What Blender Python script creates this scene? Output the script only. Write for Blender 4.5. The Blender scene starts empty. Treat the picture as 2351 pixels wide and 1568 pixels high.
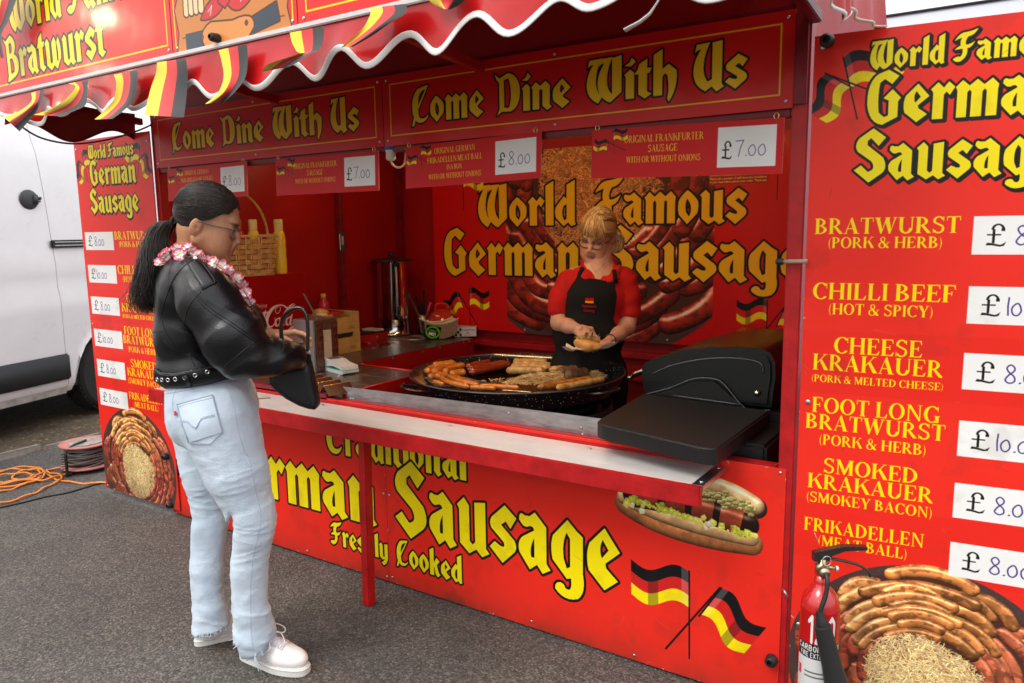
import bpy, bmesh, math, random
import numpy as np
from mathutils import Vector, Matrix
from mathutils.bvhtree import BVHTree
random.seed(7); rng=np.random.RandomState(7)
S=bpy.context.scene
# ---------------------------------------------------------------- camera (measured from the stall's own verticals and horizontals)
RX=np.array([.83286,.55327,-.01466]); CAMP=np.array([3.729,-2.2805,1.5])
YAW,PITCH,ROLL=-.587498,-.146425,-.014664
FWD=np.array([math.sin(YAW)*math.cos(PITCH),math.cos(YAW)*math.cos(PITCH),math.sin(PITCH)])
_r=np.array([math.cos(YAW),-math.sin(YAW),0.]); _u=np.cross(_r,FWD)
RGT=_r*math.cos(ROLL)+_u*math.sin(ROLL); UPV=-_r*math.sin(ROLL)+_u*math.cos(ROLL)
cd=bpy.data.cameras.new('camera'); cam=bpy.data.objects.new('camera',cd); S.collection.objects.link(cam); S.camera=cam
cam.matrix_world=Matrix(((RGT[0],UPV[0],-FWD[0],CAMP[0]),(RGT[1],UPV[1],-FWD[1],CAMP[1]),(RGT[2],UPV[2],-FWD[2],CAMP[2]),(0,0,0,1)))
cd.sensor_width=36; cd.lens=1758.74/2351*36; cd.clip_start=.05; cd.clip_end=300
cd.dof.use_dof=True; cd.dof.focus_distance=3.0; cd.dof.aperture_fstop=5.0
# ---------------------------------------------------------------- daylight, overcast
SUN_EL,SUN_AZ=math.radians(52),math.radians(200)      # azimuth the light comes from, clockwise from +Y
W=bpy.data.worlds.new('World'); S.world=W; W.use_nodes=True; nt=W.node_tree; nt.nodes.clear()
sk=nt.nodes.new('ShaderNodeTexSky'); sk.sky_type='NISHITA'; sk.sun_disc=False; sk.sun_elevation=SUN_EL; sk.sun_rotation=SUN_AZ; sk.air_density=1.5; sk.dust_density=3
cl=nt.nodes.new('ShaderNodeMix'); cl.data_type='RGBA'; cl.inputs[0].default_value=.72
tcw=nt.nodes.new('ShaderNodeTexCoord'); spw=nt.nodes.new('ShaderNodeSeparateXYZ'); mrw=nt.nodes.new('ShaderNodeMapRange'); mrw.inputs['To Min'].default_value=7.0; mrw.inputs['To Max'].default_value=21.; cw=nt.nodes.new('ShaderNodeCombineColor')   # an overcast sky is three times as bright overhead as at the horizon
nt.links.new(tcw.outputs['Generated'],spw.inputs[0]); nt.links.new(spw.outputs[2],mrw.inputs[0])
for i_ in range(3): nt.links.new(mrw.outputs[0],cw.inputs[i_])
nt.links.new(cw.outputs[0],cl.inputs[7])
bg=nt.nodes.new('ShaderNodeBackground'); bg.inputs[1].default_value=.095; wo=nt.nodes.new('ShaderNodeOutputWorld')
nt.links.new(sk.outputs[0],cl.inputs[6]); nt.links.new(cl.outputs[2],bg.inputs[0]); nt.links.new(bg.outputs[0],wo.inputs[0])
sd=bpy.data.lights.new('sun','SUN'); sd.energy=1.0; sd.angle=math.radians(25); sd.color=(1,.96,.9)
so=bpy.data.objects.new('sun',sd); S.collection.objects.link(so)
_d=Vector((math.sin(SUN_AZ)*math.cos(SUN_EL),math.cos(SUN_AZ)*math.cos(SUN_EL),math.sin(SUN_EL))); so.rotation_euler=_d.to_track_quat('Z','Y').to_euler()
S.view_settings.view_transform='Standard'; S.view_settings.look='None'; S.view_settings.gamma=1; S.view_settings.use_curve_mapping=False; S.view_settings.exposure=.70
S.render.engine='CYCLES'; S.cycles.use_denoising=True; S.cycles.max_bounces=8; S.cycles.caustics_reflective=False; S.cycles.caustics_refractive=False
# ---------------------------------------------------------------- measuring: a sight line (2351 px wide photograph) met with a plane of the place
FPX=1758.74
def sight(x,y): return FWD+RGT*(x-1175.5)/FPX-UPV*(y-784.)/FPX
def onY(x,y,Y): d=sight(x,y); return CAMP+d*(Y-CAMP[1])/d[1]
def onX(x,y,X): d=sight(x,y); return CAMP+d*(X-CAMP[0])/d[0]
def onZ(x,y,Z): d=sight(x,y); return CAMP+d*(Z-CAMP[2])/d[2]
E1=np.array([.8333,.5528,0.]); E2=np.array([-.5528,.8333,0.]); EZ=np.array([0,0,1.])   # across and away from the viewer
def onP(x,y,P,b=0.): d=sight(x,y); Q=np.array([P[0],P[1],0])+E2*b; t=((Q-CAMP)@E2)/(d@E2); return CAMP+d*t
# ---------------------------------------------------------------- materials
_mc={}
def mat(name,col,rough=.5,metal=0.,var=.0,scale=8.,bump=0.,bscale=60.,coat=0.,spec=.5,sheen=0.,trans=0.,emis=0.,col2=None,sub=0.,stretch=None,alpha=1.):
    if name in _mc: return _mc[name]
    m=bpy.data.materials.new(name); m.use_nodes=True; t=m.node_tree; p=t.nodes['Principled BSDF']
    p.inputs['Roughness'].default_value=rough; p.inputs['Metallic'].default_value=metal; p.inputs['Specular IOR Level'].default_value=spec
    p.inputs['Coat Weight'].default_value=coat; p.inputs['Coat Roughness'].default_value=.08; p.inputs['Transmission Weight'].default_value=trans
    p.inputs['Sheen Weight'].default_value=sheen; p.inputs['Alpha'].default_value=alpha
    if sub: p.inputs['Subsurface Weight'].default_value=sub; p.inputs['Subsurface Radius'].default_value=(.012,.005,.003); p.inputs['Subsurface Scale'].default_value=1.
    c=(*col,1.); tc=t.nodes.new('ShaderNodeTexCoord'); mp=t.nodes.new('ShaderNodeMapping'); t.links.new(tc.outputs['Object'],mp.inputs[0])
    if stretch: mp.inputs['Scale'].default_value=stretch
    if var or col2:
        n=t.nodes.new('ShaderNodeTexNoise'); n.inputs['Scale'].default_value=scale; n.inputs['Detail'].default_value=8; n.inputs['Roughness'].default_value=.65; t.links.new(mp.outputs[0],n.inputs['Vector'])
        r=t.nodes.new('ShaderNodeValToRGB'); r.color_ramp.elements[0].position=.32; r.color_ramp.elements[1].position=.68
        if col2: a,b=c,(*col2,1.)
        else: a=tuple(x*(1-var) for x in col)+(1.,); b=tuple(min(1,x*(1+var)) for x in col)+(1.,)
        r.color_ramp.elements[0].color=a; r.color_ramp.elements[1].color=b
        t.links.new(n.outputs[0],r.inputs[0]); t.links.new(r.outputs[0],p.inputs['Base Color'])
        mr=t.nodes.new('ShaderNodeMapRange'); mr.inputs['To Min'].default_value=max(0,rough*.8); mr.inputs['To Max'].default_value=min(1,rough*1.25); t.links.new(n.outputs[0],mr.inputs[0]); t.links.new(mr.outputs[0],p.inputs['Roughness'])
    else: p.inputs['Base Color'].default_value=c
    if bump:
        n2=t.nodes.new('ShaderNodeTexNoise'); n2.inputs['Scale'].default_value=bscale; n2.inputs['Detail'].default_value=6; t.links.new(mp.outputs[0],n2.inputs['Vector'])
        b=t.nodes.new('ShaderNodeBump'); b.inputs['Strength'].default_value=bump; b.inputs['Distance'].default_value=.01; t.links.new(n2.outputs[0],b.inputs['Height']); t.links.new(b.outputs[0],p.inputs['Normal'])
    if emis: p.inputs['Emission Color'].default_value=c; p.inputs['Emission Strength'].default_value=emis
    _mc[name]=m; return m
def printmat(name,pr,rough=.28,coat=.6,wear=.12):
    """a printed board: the print is the colour, over it a clear film with faint smears"""
    im=bpy.data.images.new(name,pr.W,pr.H,alpha=False); a=np.ones((pr.H,pr.W,4),np.float32); a[...,:3]=np.clip(pr.a[::-1],0,1); im.pixels.foreach_set(a.ravel()); im.pack()
    m=bpy.data.materials.new(name); m.use_nodes=True; t=m.node_tree; p=t.nodes['Principled BSDF']
    ti=t.nodes.new('ShaderNodeTexImage'); ti.image=im; ti.extension='EXTEND'
    tc=t.nodes.new('ShaderNodeTexCoord'); n=t.nodes.new('ShaderNodeTexNoise'); n.inputs['Scale'].default_value=3.; n.inputs['Detail'].default_value=9; t.links.new(tc.outputs['Object'],n.inputs['Vector'])
    mx=t.nodes.new('ShaderNodeMix'); mx.data_type='RGBA'; mx.blend_type='MULTIPLY'; mx.inputs[0].default_value=wear*1.6
    r=t.nodes.new('ShaderNodeValToRGB'); r.color_ramp.elements[0].color=(.6,.58,.58,1); r.color_ramp.elements[0].position=.3; r.color_ramp.elements[1].position=.6
    t.links.new(n.outputs[0],r.inputs[0]); t.links.new(ti.outputs[0],mx.inputs[6]); t.links.new(r.outputs[0],mx.inputs[7]); t.links.new(mx.outputs[2],p.inputs['Base Color'])
    mr=t.nodes.new('ShaderNodeMapRange'); mr.inputs['To Min'].default_value=rough*.6; mr.inputs['To Max'].default_value=rough*1.5; t.links.new(n.outputs[0],mr.inputs[0]); t.links.new(mr.outputs[0],p.inputs['Roughness'])
    n2=t.nodes.new('ShaderNodeTexNoise'); n2.inputs['Scale'].default_value=4.; t.links.new(tc.outputs['Object'],n2.inputs['Vector'])
    b=t.nodes.new('ShaderNodeBump'); b.inputs['Strength'].default_value=.12; b.inputs['Distance'].default_value=.02; t.links.new(n2.outputs[0],b.inputs['Height']); t.links.new(b.outputs[0],p.inputs['Normal']); t.links.new(b.outputs[0],p.inputs['Coat Normal'])
    p.inputs['Coat Weight'].default_value=coat; p.inputs['Coat Roughness'].default_value=.12; p.inputs['Specular IOR Level'].default_value=.18; return m
# ---------------------------------------------------------------- objects
def tag(o,label=None,cat=None,group=None,kind=None):
    if label: o['label']=label
    if cat: o['category']=cat
    if group: o['group']=group
    if kind: o['kind']=kind
    return o
def thing(name,loc,label,cat,group=None,rz=0.):
    o=bpy.data.objects.new(name,None); S.collection.objects.link(o); o.location=Vector([float(v) for v in loc]); o.rotation_euler.z=rz; o.empty_display_size=.1
    _inv[o.name]=(Matrix.Translation(o.location)@Matrix.Rotation(rz,4,'Z')).inverted()
    return tag(o,label,cat,group)
_inv={}
def link(name,V,F,m,parent=None,smooth=False,uv=None,mats=None,mi=None):
    me=bpy.data.meshes.new(name)
    V=np.asarray(V,float); me.from_pydata(V.tolist(),[],[list(map(int,f)) for f in F] if not isinstance(F,np.ndarray) else F.tolist())
    for q in (mats or [m]): me.materials.append(q)
    if mi is not None: me.polygons.foreach_set('material_index',np.asarray(mi,np.int32))
    if uv is not None:
        l=me.uv_layers.new(name='UVMap'); idx=np.empty(len(me.loops),np.int32); me.loops.foreach_get('vertex_index',idx); l.data.foreach_set('uv',np.asarray(uv,np.float32)[idx].ravel())
    if smooth: me.polygons.foreach_set('use_smooth',np.ones(len(me.polygons),bool))
    me.update(); o=bpy.data.objects.new(name,me); S.collection.objects.link(o)
    if parent is not None:
        p=parent; M=Matrix.Identity(4); 
        while p is not None:
            if p.name in _inv: M=M@_inv[p.name]
            p=p.parent
        o.parent=parent; me.transform(M)
    return o
class MB:
    def __init__(s): s.V=[];s.F=[]
    def add(s,V,F):
        n=len(s.V); s.V+= [tuple(map(float,v)) for v in V]; s.F+=[tuple(int(i)+n for i in f) for f in F]; return s
    def box(s,x0,y0,z0,x1,y1,z1,b=0.):
        if b:
            b=min(b,(x1-x0)*.45,(y1-y0)*.45,(z1-z0)*.45)
            bm=bmesh.new(); bmesh.ops.create_cube(bm,size=1); 
            for v in bm.verts: v.co=Vector(((x0+x1)/2+v.co.x*(x1-x0),(y0+y1)/2+v.co.y*(y1-y0),(z0+z1)/2+v.co.z*(z1-z0)))
            bmesh.ops.bevel(bm,geom=list(bm.edges),offset=b,segments=2,affect='EDGES'); bm.verts.ensure_lookup_table()
            V=[v.co[:] for v in bm.verts]; F=[[v.index for v in f.verts] for f in bm.faces]; bm.free(); return s.add(V,F)
        return s.add([(x0,y0,z0),(x1,y0,z0),(x1,y1,z0),(x0,y1,z0),(x0,y0,z1),(x1,y0,z1),(x1,y1,z1),(x0,y1,z1)],[(0,3,2,1),(4,5,6,7),(0,1,5,4),(1,2,6,5),(2,3,7,6),(3,0,4,7)])
    def obox(s,c,ax,ay,az,b=0.):
        """box with centre c and half vectors ax, ay, az"""
        t=MB().box(-1,-1,-1,1,1,1) if not b else MB().box(-np.linalg.norm(ax),-np.linalg.norm(ay),-np.linalg.norm(az),np.linalg.norm(ax),np.linalg.norm(ay),np.linalg.norm(az),b)
        c,ax,ay,az=[np.array(q,float) for q in (c,ax,ay,az)]
        if b: ax,ay,az=[q/np.linalg.norm(q) for q in (ax,ay,az)]
        return s.add([c+ax*v[0]+ay*v[1]+az*v[2] for v in t.V],t.F)
    def tube(s,pts,r,n=8,cap=True,closed=False,flat=1.,up=None):
        P=[np.array(p,float) for p in pts]; N=len(P); rr=r if hasattr(r,'__len__') else [r]*N
        T=[]
        for i in range(N):
            a=P[(i-1)%N] if (closed or i>0) else P[i]; b=P[(i+1)%N] if (closed or i<N-1) else P[i]; d=b-a; T.append(d/(np.linalg.norm(d)+1e-12))
        u=np.array(up,float) if up is not None else (np.array([0,0,1.]) if abs(T[0][2])<.9 else np.array([1.,0,0])); V=[]
        for i in range(N):
            u=u-T[i]*(u@T[i]); l=np.linalg.norm(u); u=u/l if l>1e-6 else np.array([1.,0,0]); w=np.cross(T[i],u)
            for k in range(n):
                a=2*math.pi*k/n; V.append(P[i]+(u*math.cos(a)*flat+w*math.sin(a))*rr[i])
        F=[]
        for i in range(N if closed else N-1):
            j=(i+1)%N
            for k in range(n): F.append((i*n+k,i*n+(k+1)%n,j*n+(k+1)%n,j*n+k))
        if cap and not closed: F+=[tuple(range(n))[::-1],tuple(range((N-1)*n,N*n))]
        return s.add(V,F)
    def lathe(s,prof,c=(0,0,0),n=24,axis=(0,0,1),sx=1.,sy=1.):
        """prof: (radius, height) pairs"""
        ax=np.array(axis,float); ax/=np.linalg.norm(ax); u=np.array([1.,0,0]) if abs(ax[0])<.9 else np.array([0,1.,0]); u=u-ax*(u@ax); u/=np.linalg.norm(u); w=np.cross(ax,u); c=np.array(c,float)
        V=[];F=[];N=len(prof)
        for r,h in prof:
            for k in range(n):
                a=2*math.pi*k/n; V.append(c+ax*h+(u*math.cos(a)*sx+w*math.sin(a)*sy)*max(r,1e-5))
        for i in range(N-1):
            for k in range(n): F.append((i*n+k,i*n+(k+1)%n,(i+1)*n+(k+1)%n,(i+1)*n+k))
        F+=[tuple(range(n))[::-1],tuple(range((N-1)*n,N*n))]
        return s.add(V,F)
    def prism(s,poly,o,u,v,w):
        """poly in (u,v) from origin o, extruded by vector w"""
        o,u,v,w=[np.array(q,float) for q in (o,u,v,w)]; n=len(poly); A=[o+u*a+v*b for a,b in poly]; B=[p+w for p in A]
        return s.add(A+B,[tuple(range(n))[::-1],tuple(range(n,2*n))]+[(i,(i+1)%n,n+(i+1)%n,n+i) for i in range(n)])
    def grid(s,G,close=False):
        """G: rows of points"""
        h=len(G);w=len(G[0]); V=[p for r in G for p in r]; F=[(i*w+j,i*w+(j+1)%w,(i+1)*w+(j+1)%w,(i+1)*w+j) for i in range(h-1) for j in range(w if close else w-1)]
        return s.add(V,F)
    def solid(s,G,t,nrm):
        """a sheet of thickness t along nrm"""
        nrm=np.array(nrm,float); h=len(G);w=len(G[0]); A=[np.array(p,float) for r in G for p in r]; n=len(A); V=A+[p+nrm*t for p in A]
        F=[(i*w+j,i*w+j+1,(i+1)*w+j+1,(i+1)*w+j) for i in range(h-1) for j in range(w-1)]; F+=[tuple(q+n for q in f[::-1]) for f in F]
        b=[j for j in range(w)]+[i*w+w-1 for i in range(1,h)]+[(h-1)*w+j for j in range(w-2,-1,-1)]+[i*w for i in range(h-2,0,-1)]
        F+=[(b[(k+1)%len(b)],b[k],b[k]+n,b[(k+1)%len(b)]+n) for k in range(len(b))]
        return s.add(V,F)
    def build(s,name,m,parent=None,smooth=False,**k): return link(name,s.V,s.F,m,parent,smooth,**k)
def autosmooth(o,ang=40):
    me=o.data; me.polygons.foreach_set('use_smooth',np.ones(len(me.polygons),bool))
    bm=bmesh.new(); bm.from_mesh(me)
    for e in bm.edges:
        if len(e.link_faces)==2 and e.calc_face_angle(0)>math.radians(ang): e.smooth=False
    bm.to_mesh(me); bm.free(); return o
def board(name,pr,m,parent,T,t=.006,zmap=None,back=None,edge=None):
    """a printed board of the print's size; T maps (x,z) of the print to a point of the place, the board's back lies t behind"""
    x0,x1,z0,z1=pr.x0,pr.x0+pr.w,pr.z0,pr.z0+pr.h; c=[np.array(T(*q)) for q in ((x0,z0),(x1,z0),(x1,z1),(x0,z1))]
    n=np.cross(c[1]-c[0],c[3]-c[0]); n/=np.linalg.norm(n); V=c+[p-n*t for p in c]
    F=[(0,1,2,3),(7,6,5,4),(1,0,4,5),(2,1,5,6),(3,2,6,7),(0,3,7,4)]; uv=[(0,0),(1,0),(1,1),(0,1)]*2
    return link(name,V,F,None,parent,uv=uv,mats=[m,edge or mat('board_edge',(.5,.06,.05),.5)],mi=[0,1,1,1,1,1])
def catmull(P,n=8,closed=False):
    P=[np.array(p,float) for p in P]; N=len(P); out=[]
    for i in range(N if closed else N-1):
        p0=P[(i-1)%N] if closed or i>0 else P[0]; p1=P[i]; p2=P[(i+1)%N]; p3=P[(i+2)%N] if closed or i<N-2 else P[-1]
        for u in np.arange(n)/n: out.append(.5*((2*p1)+(-p0+p2)*u+(2*p0-5*p1+4*p2-p3)*u*u+(-p0+3*p1-3*p2+p3)*u**3))
    if not closed: out.append(P[-1])
    return out
_screw=None
def screw(c,n,parent,r=.0055):
    """a small domed screw head, sharing one mesh"""
    m=mat('screw_steel',(.55,.53,.5),.3,1.)
    o=MB().lathe([(r,0),(r,.0012),(r*.7,.0026),(0.0005,.003)],c,8,n).build('screw',m,parent,True); return o
# ---------------------------------------------------------------- flat print: a small rasteriser (prints are made here, no file is read)
import numpy as np, math
def sm(t): t=np.clip(t,0,1); return t*t*(3-2*t)
def vnoise(h,w,cell,seed=0,octv=4):
    rs=np.random.RandomState(seed); out=np.zeros((h,w),np.float32); amp=1.;tot=0.
    for o in range(octv):
        c=max(cell/2**o,1.); gy=int(h/c)+3; gx=int(w/c)+3
        g=rs.rand(gy,gx).astype(np.float32)
        y=np.arange(h)/c; x=np.arange(w)/c; yi=y.astype(int); xi=x.astype(int); fy=sm(y-yi)[:,None]; fx=sm(x-xi)[None]
        a=g[yi][:,xi]; b=g[yi][:,xi+1]; c_=g[yi+1][:,xi]; d=g[yi+1][:,xi+1]
        out+=amp*((a*(1-fx)+b*fx)*(1-fy)+(c_*(1-fx)+d*fx)*fy); tot+=amp; amp*=.55
    return out/tot
def curve(pts):
    """points (x,y) are on the outline, (x,y,1) are quadratic control points"""
    n=len(pts); out=[]
    k0=next(i for i in range(n) if len(pts[i])==2)
    pts=list(pts[k0:])+list(pts[:k0])+[pts[k0]]
    i=0
    while i<len(pts)-1:
        p=pts[i]; q=pts[i+1]
        if len(q)==3:
            r=pts[i+2]
            if len(r)==3: r=((q[0]+r[0])/2,(q[1]+r[1])/2); pts.insert(i+2,r)
            for t in np.linspace(0,1,7)[:-1]:
                out.append(((1-t)**2*p[0]+2*t*(1-t)*q[0]+t*t*r[0],(1-t)**2*p[1]+2*t*(1-t)*q[1]+t*t*r[1]))
            i+=2
        else: out.append((p[0],p[1])); i+=1
    return np.array(out,float)
def fillmask(h,w,contours):
    """even-odd fill of one set of contours (pixel coordinates, y down)"""
    acc=np.zeros((h,w+1),np.int32)
    for c in contours:
        x0=c[:,0];y0=c[:,1];x1=np.roll(x0,-1);y1=np.roll(y0,-1)
        for a,b,c_,d in zip(x0,y0,x1,y1):
            if b==d: continue
            if b>d: a,b,c_,d=c_,d,a,b
            r0=max(0,int(np.ceil(b-.5))); r1=min(h,int(np.ceil(d-.5)))
            if r1<=r0: continue
            rows=np.arange(r0,r1); xs=a+(rows+.5-b)*(c_-a)/(d-b)
            xi=np.clip(np.ceil(xs-.5).astype(int),0,w)
            np.add.at(acc,(rows,xi),1)
    return (np.cumsum(acc,1)[:,:w]&1).astype(bool)
def _run(m,k,dy,dx):
    o=m.copy(); done=0
    while done<k:
        s=min(max(1,done) if done else 1,k-done)
        a=o.copy(); H,W=m.shape; sy=dy*s; sx=dx*s
        ys=slice(max(0,sy),H+min(0,sy)); yd=slice(max(0,-sy),H+min(0,-sy)); xs=slice(max(0,sx),W+min(0,sx)); xd=slice(max(0,-sx),W+min(0,-sx))
        a[yd,xd]|=o[ys,xs]; o=a; done+=s
    return o
def dilate(m,r):
    if r<1: return m
    s=max(1,int(round(r*.41*1.2))); d=max(0,int(round((r-s)*.75)))
    p=s+2*d+2; m=np.pad(m,p)
    for dy,dx in ((0,1),(0,-1),(1,0),(-1,0)): m=_run(m,s,dy,dx)
    if d:
        for dy,dx in ((1,1),(-1,-1),(1,-1),(-1,1)): m=_run(m,d,dy,dx)
    return m[p:-p,p:-p]
def weather(pr,seed,dirt=.06,n=60,low=True):
    """scratches, grime along the lower edge, faint streaks"""
    rs=np.random.RandomState(seed); N=vnoise(pr.H,pr.W,90,seed,5); N=(N-N.min())/(N.max()-N.min()); z=(pr.H-np.arange(pr.H))[:,None]/pr.ppm
    g=np.exp(-z/dirt)*(.25+.9*N)*.55 if low else 0*N; g=np.clip(g+.10*sm((N-.6)*4),0,.7)[...,None]; pr.a[:]=pr.a*(1-g)+np.array([.28,.20,.16],np.float32)*g
    for i in range(n):
        x=pr.x0+rs.rand()*pr.w; z_=pr.z0+rs.rand()*pr.h; a=rs.rand()*3.14; l=.01+.05*rs.rand()**3; pr.line([(x,z_),(x+l*math.cos(a),z_+l*math.sin(a))],.0012,(.95,.6,.5) if rs.rand()<.6 else (.35,.05,.05),alpha=.35)
    for i in range(int(n*.5)):
        t=rs.rand(); x,z_=((pr.x0+rs.rand()*pr.w,pr.z0+(0 if rs.rand()<.6 else pr.h)) if rs.rand()<.6 else (pr.x0+(pr.w if rs.rand()<.5 else 0),pr.z0+rs.rand()*pr.h)); pr.line([(x,z_),(x+.004*rs.randn(),z_+.004*rs.randn())],.003,(.85,.72,.68),alpha=.8)
    return pr
class Print:
    """a printed sheet, w by h metres, ppm pixels per metre, origin bottom left, colours sRGB"""
    def __init__(s,w,h,ppm,col,x0=0,z0=0):
        s.w,s.h,s.ppm,s.x0,s.z0=w,h,ppm,x0,z0
        s.W=int(round(w*ppm)); s.H=int(round(h*ppm)); s.a=np.empty((s.H,s.W,3),np.float32); s.a[:]=col
    def px(s,c): c=np.asarray(c,float); return np.stack([(c[:,0]-s.x0)*s.ppm,(s.h-(c[:,1]-s.z0))*s.ppm],1)
    def polys(s,glyphs,col,outline=0,ocol=(0.07,0.05,0.05),shadow=None,alpha=1.):
        """glyphs: list of contour sets (metres); united, then printed with an optional outline and drop shadow"""
        G=[[s.px(c) for c in g] for g in glyphs]
        allp=np.concatenate([c for g in G for c in g]); pad=int(outline*s.ppm)+6
        if shadow: pad+=int(max(abs(shadow[0]),abs(shadow[1]))*s.ppm)+2
        x0=max(0,int(allp[:,0].min())-pad); x1=min(s.W,int(allp[:,0].max())+pad); y0=max(0,int(allp[:,1].min())-pad); y1=min(s.H,int(allp[:,1].max())+pad)
        if x1<=x0 or y1<=y0: return
        K=3; h=(y1-y0)*K; w=(x1-x0)*K; m=np.zeros((h,w),bool)
        for g in G: m|=fillmask(h,w,[(c-[x0,y0])*K for c in g])
        def comp(mm,colr):
            al=mm.reshape(y1-y0,K,x1-x0,K).mean((1,3),dtype=np.float32)[...,None]*alpha
            s.a[y0:y1,x0:x1]=s.a[y0:y1,x0:x1]*(1-al)+np.asarray(colr,np.float32)*al
        if outline: 
            d=dilate(m,outline*s.ppm*K)
            if shadow:
                sx=int(shadow[0]*s.ppm*K); sy=int(-shadow[1]*s.ppm*K); e=np.zeros_like(d)
                H,W=d.shape; e[max(0,sy):H+min(0,sy),max(0,sx):W+min(0,sx)]=d[max(0,-sy):H+min(0,-sy),max(0,-sx):W+min(0,-sx)]
                d=d|e
            comp(d,ocol)
        comp(m,col)
    def poly(s,pts,col,alpha=1.): s.polys([[curve(pts)]],col,alpha=alpha)
    def rect(s,x0,z0,x1,z1,col,alpha=1.): s.polys([[np.array([(x0,z0),(x1,z0),(x1,z1),(x0,z1)],float)]],col,alpha=alpha)
    def frame(s,x0,z0,x1,z1,t,col):
        for r in ((x0,z0,x1,z0+t),(x0,z1-t,x1,z1),(x0,z0+t,x0+t,z1-t),(x1-t,z0+t,x1,z1-t)): s.rect(*r,col)
    def line(s,pts,t,col,alpha=1.):
        s.polys([[c] for c in strokes(pts,t)],col,alpha=alpha)
    def text(s,font,txt,x0,x1,base,xh,col,outline=0,ocol=(.07,.05,.05),shadow=None,ref=None,alpha=1.,slope=0):
        g,adv=layout(font,txt); k=(x1-x0)/adv
        out=[[np.stack([x0+c[:,0]*k,base+c[:,1]*xh+slope*(c[:,0]*k)],1) for c in gl] for gl in g]
        if out: s.polys(out,col,outline,ocol,shadow,alpha)
    def ctext(s,font,txt,cx,base,xh,col,wk=.8,**k):
        g,adv=layout(font,txt); w=adv*xh*wk; s.text(font,txt,cx-w/2,cx+w/2,base,xh,col,**k)
    def soft(s,cx,cz,rx,rz,col,alpha):
        X=(np.arange(s.W)/s.ppm+s.x0-cx)/rx; Z=(s.h-np.arange(s.H)/s.ppm+s.z0-cz)/rz
        d=X[None]**2+Z[:,None]**2; al=(np.exp(-d*2)*alpha)[...,None]; s.a[:]=s.a*(1-al)+np.asarray(col,np.float32)*al
def strokes(pts,t):
    pts=[np.array(p,float) for p in pts]; out=[]
    for a,b in zip(pts[:-1],pts[1:]):
        d=b-a; L=np.hypot(*d)
        if L<1e-9: continue
        d/=L; n=np.array([-d[1],d[0]])*t/2
        ang=np.arctan2(d[1],d[0]); 
        e=[b+np.array([np.cos(q),np.sin(q)])*t/2 for q in ang+np.linspace(-np.pi/2,np.pi/2,5)]
        f=[a+np.array([np.cos(q),np.sin(q)])*t/2 for q in ang+np.linspace(np.pi/2,3*np.pi/2,5)]
        out.append(np.array(e+f))
    return out
def layout(font,txt):
    x=0; out=[]
    for ch in txt:
        if ch==' ': x+=font.get('space',.5); continue
        if ch not in font: continue
        adv,gl=font[ch]
        for g in gl: out.append([c+np.array([x,0.]) for c in g])
        x+=adv+font.get('gap',.08)
    return out,x-font.get('gap',.08)
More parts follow.
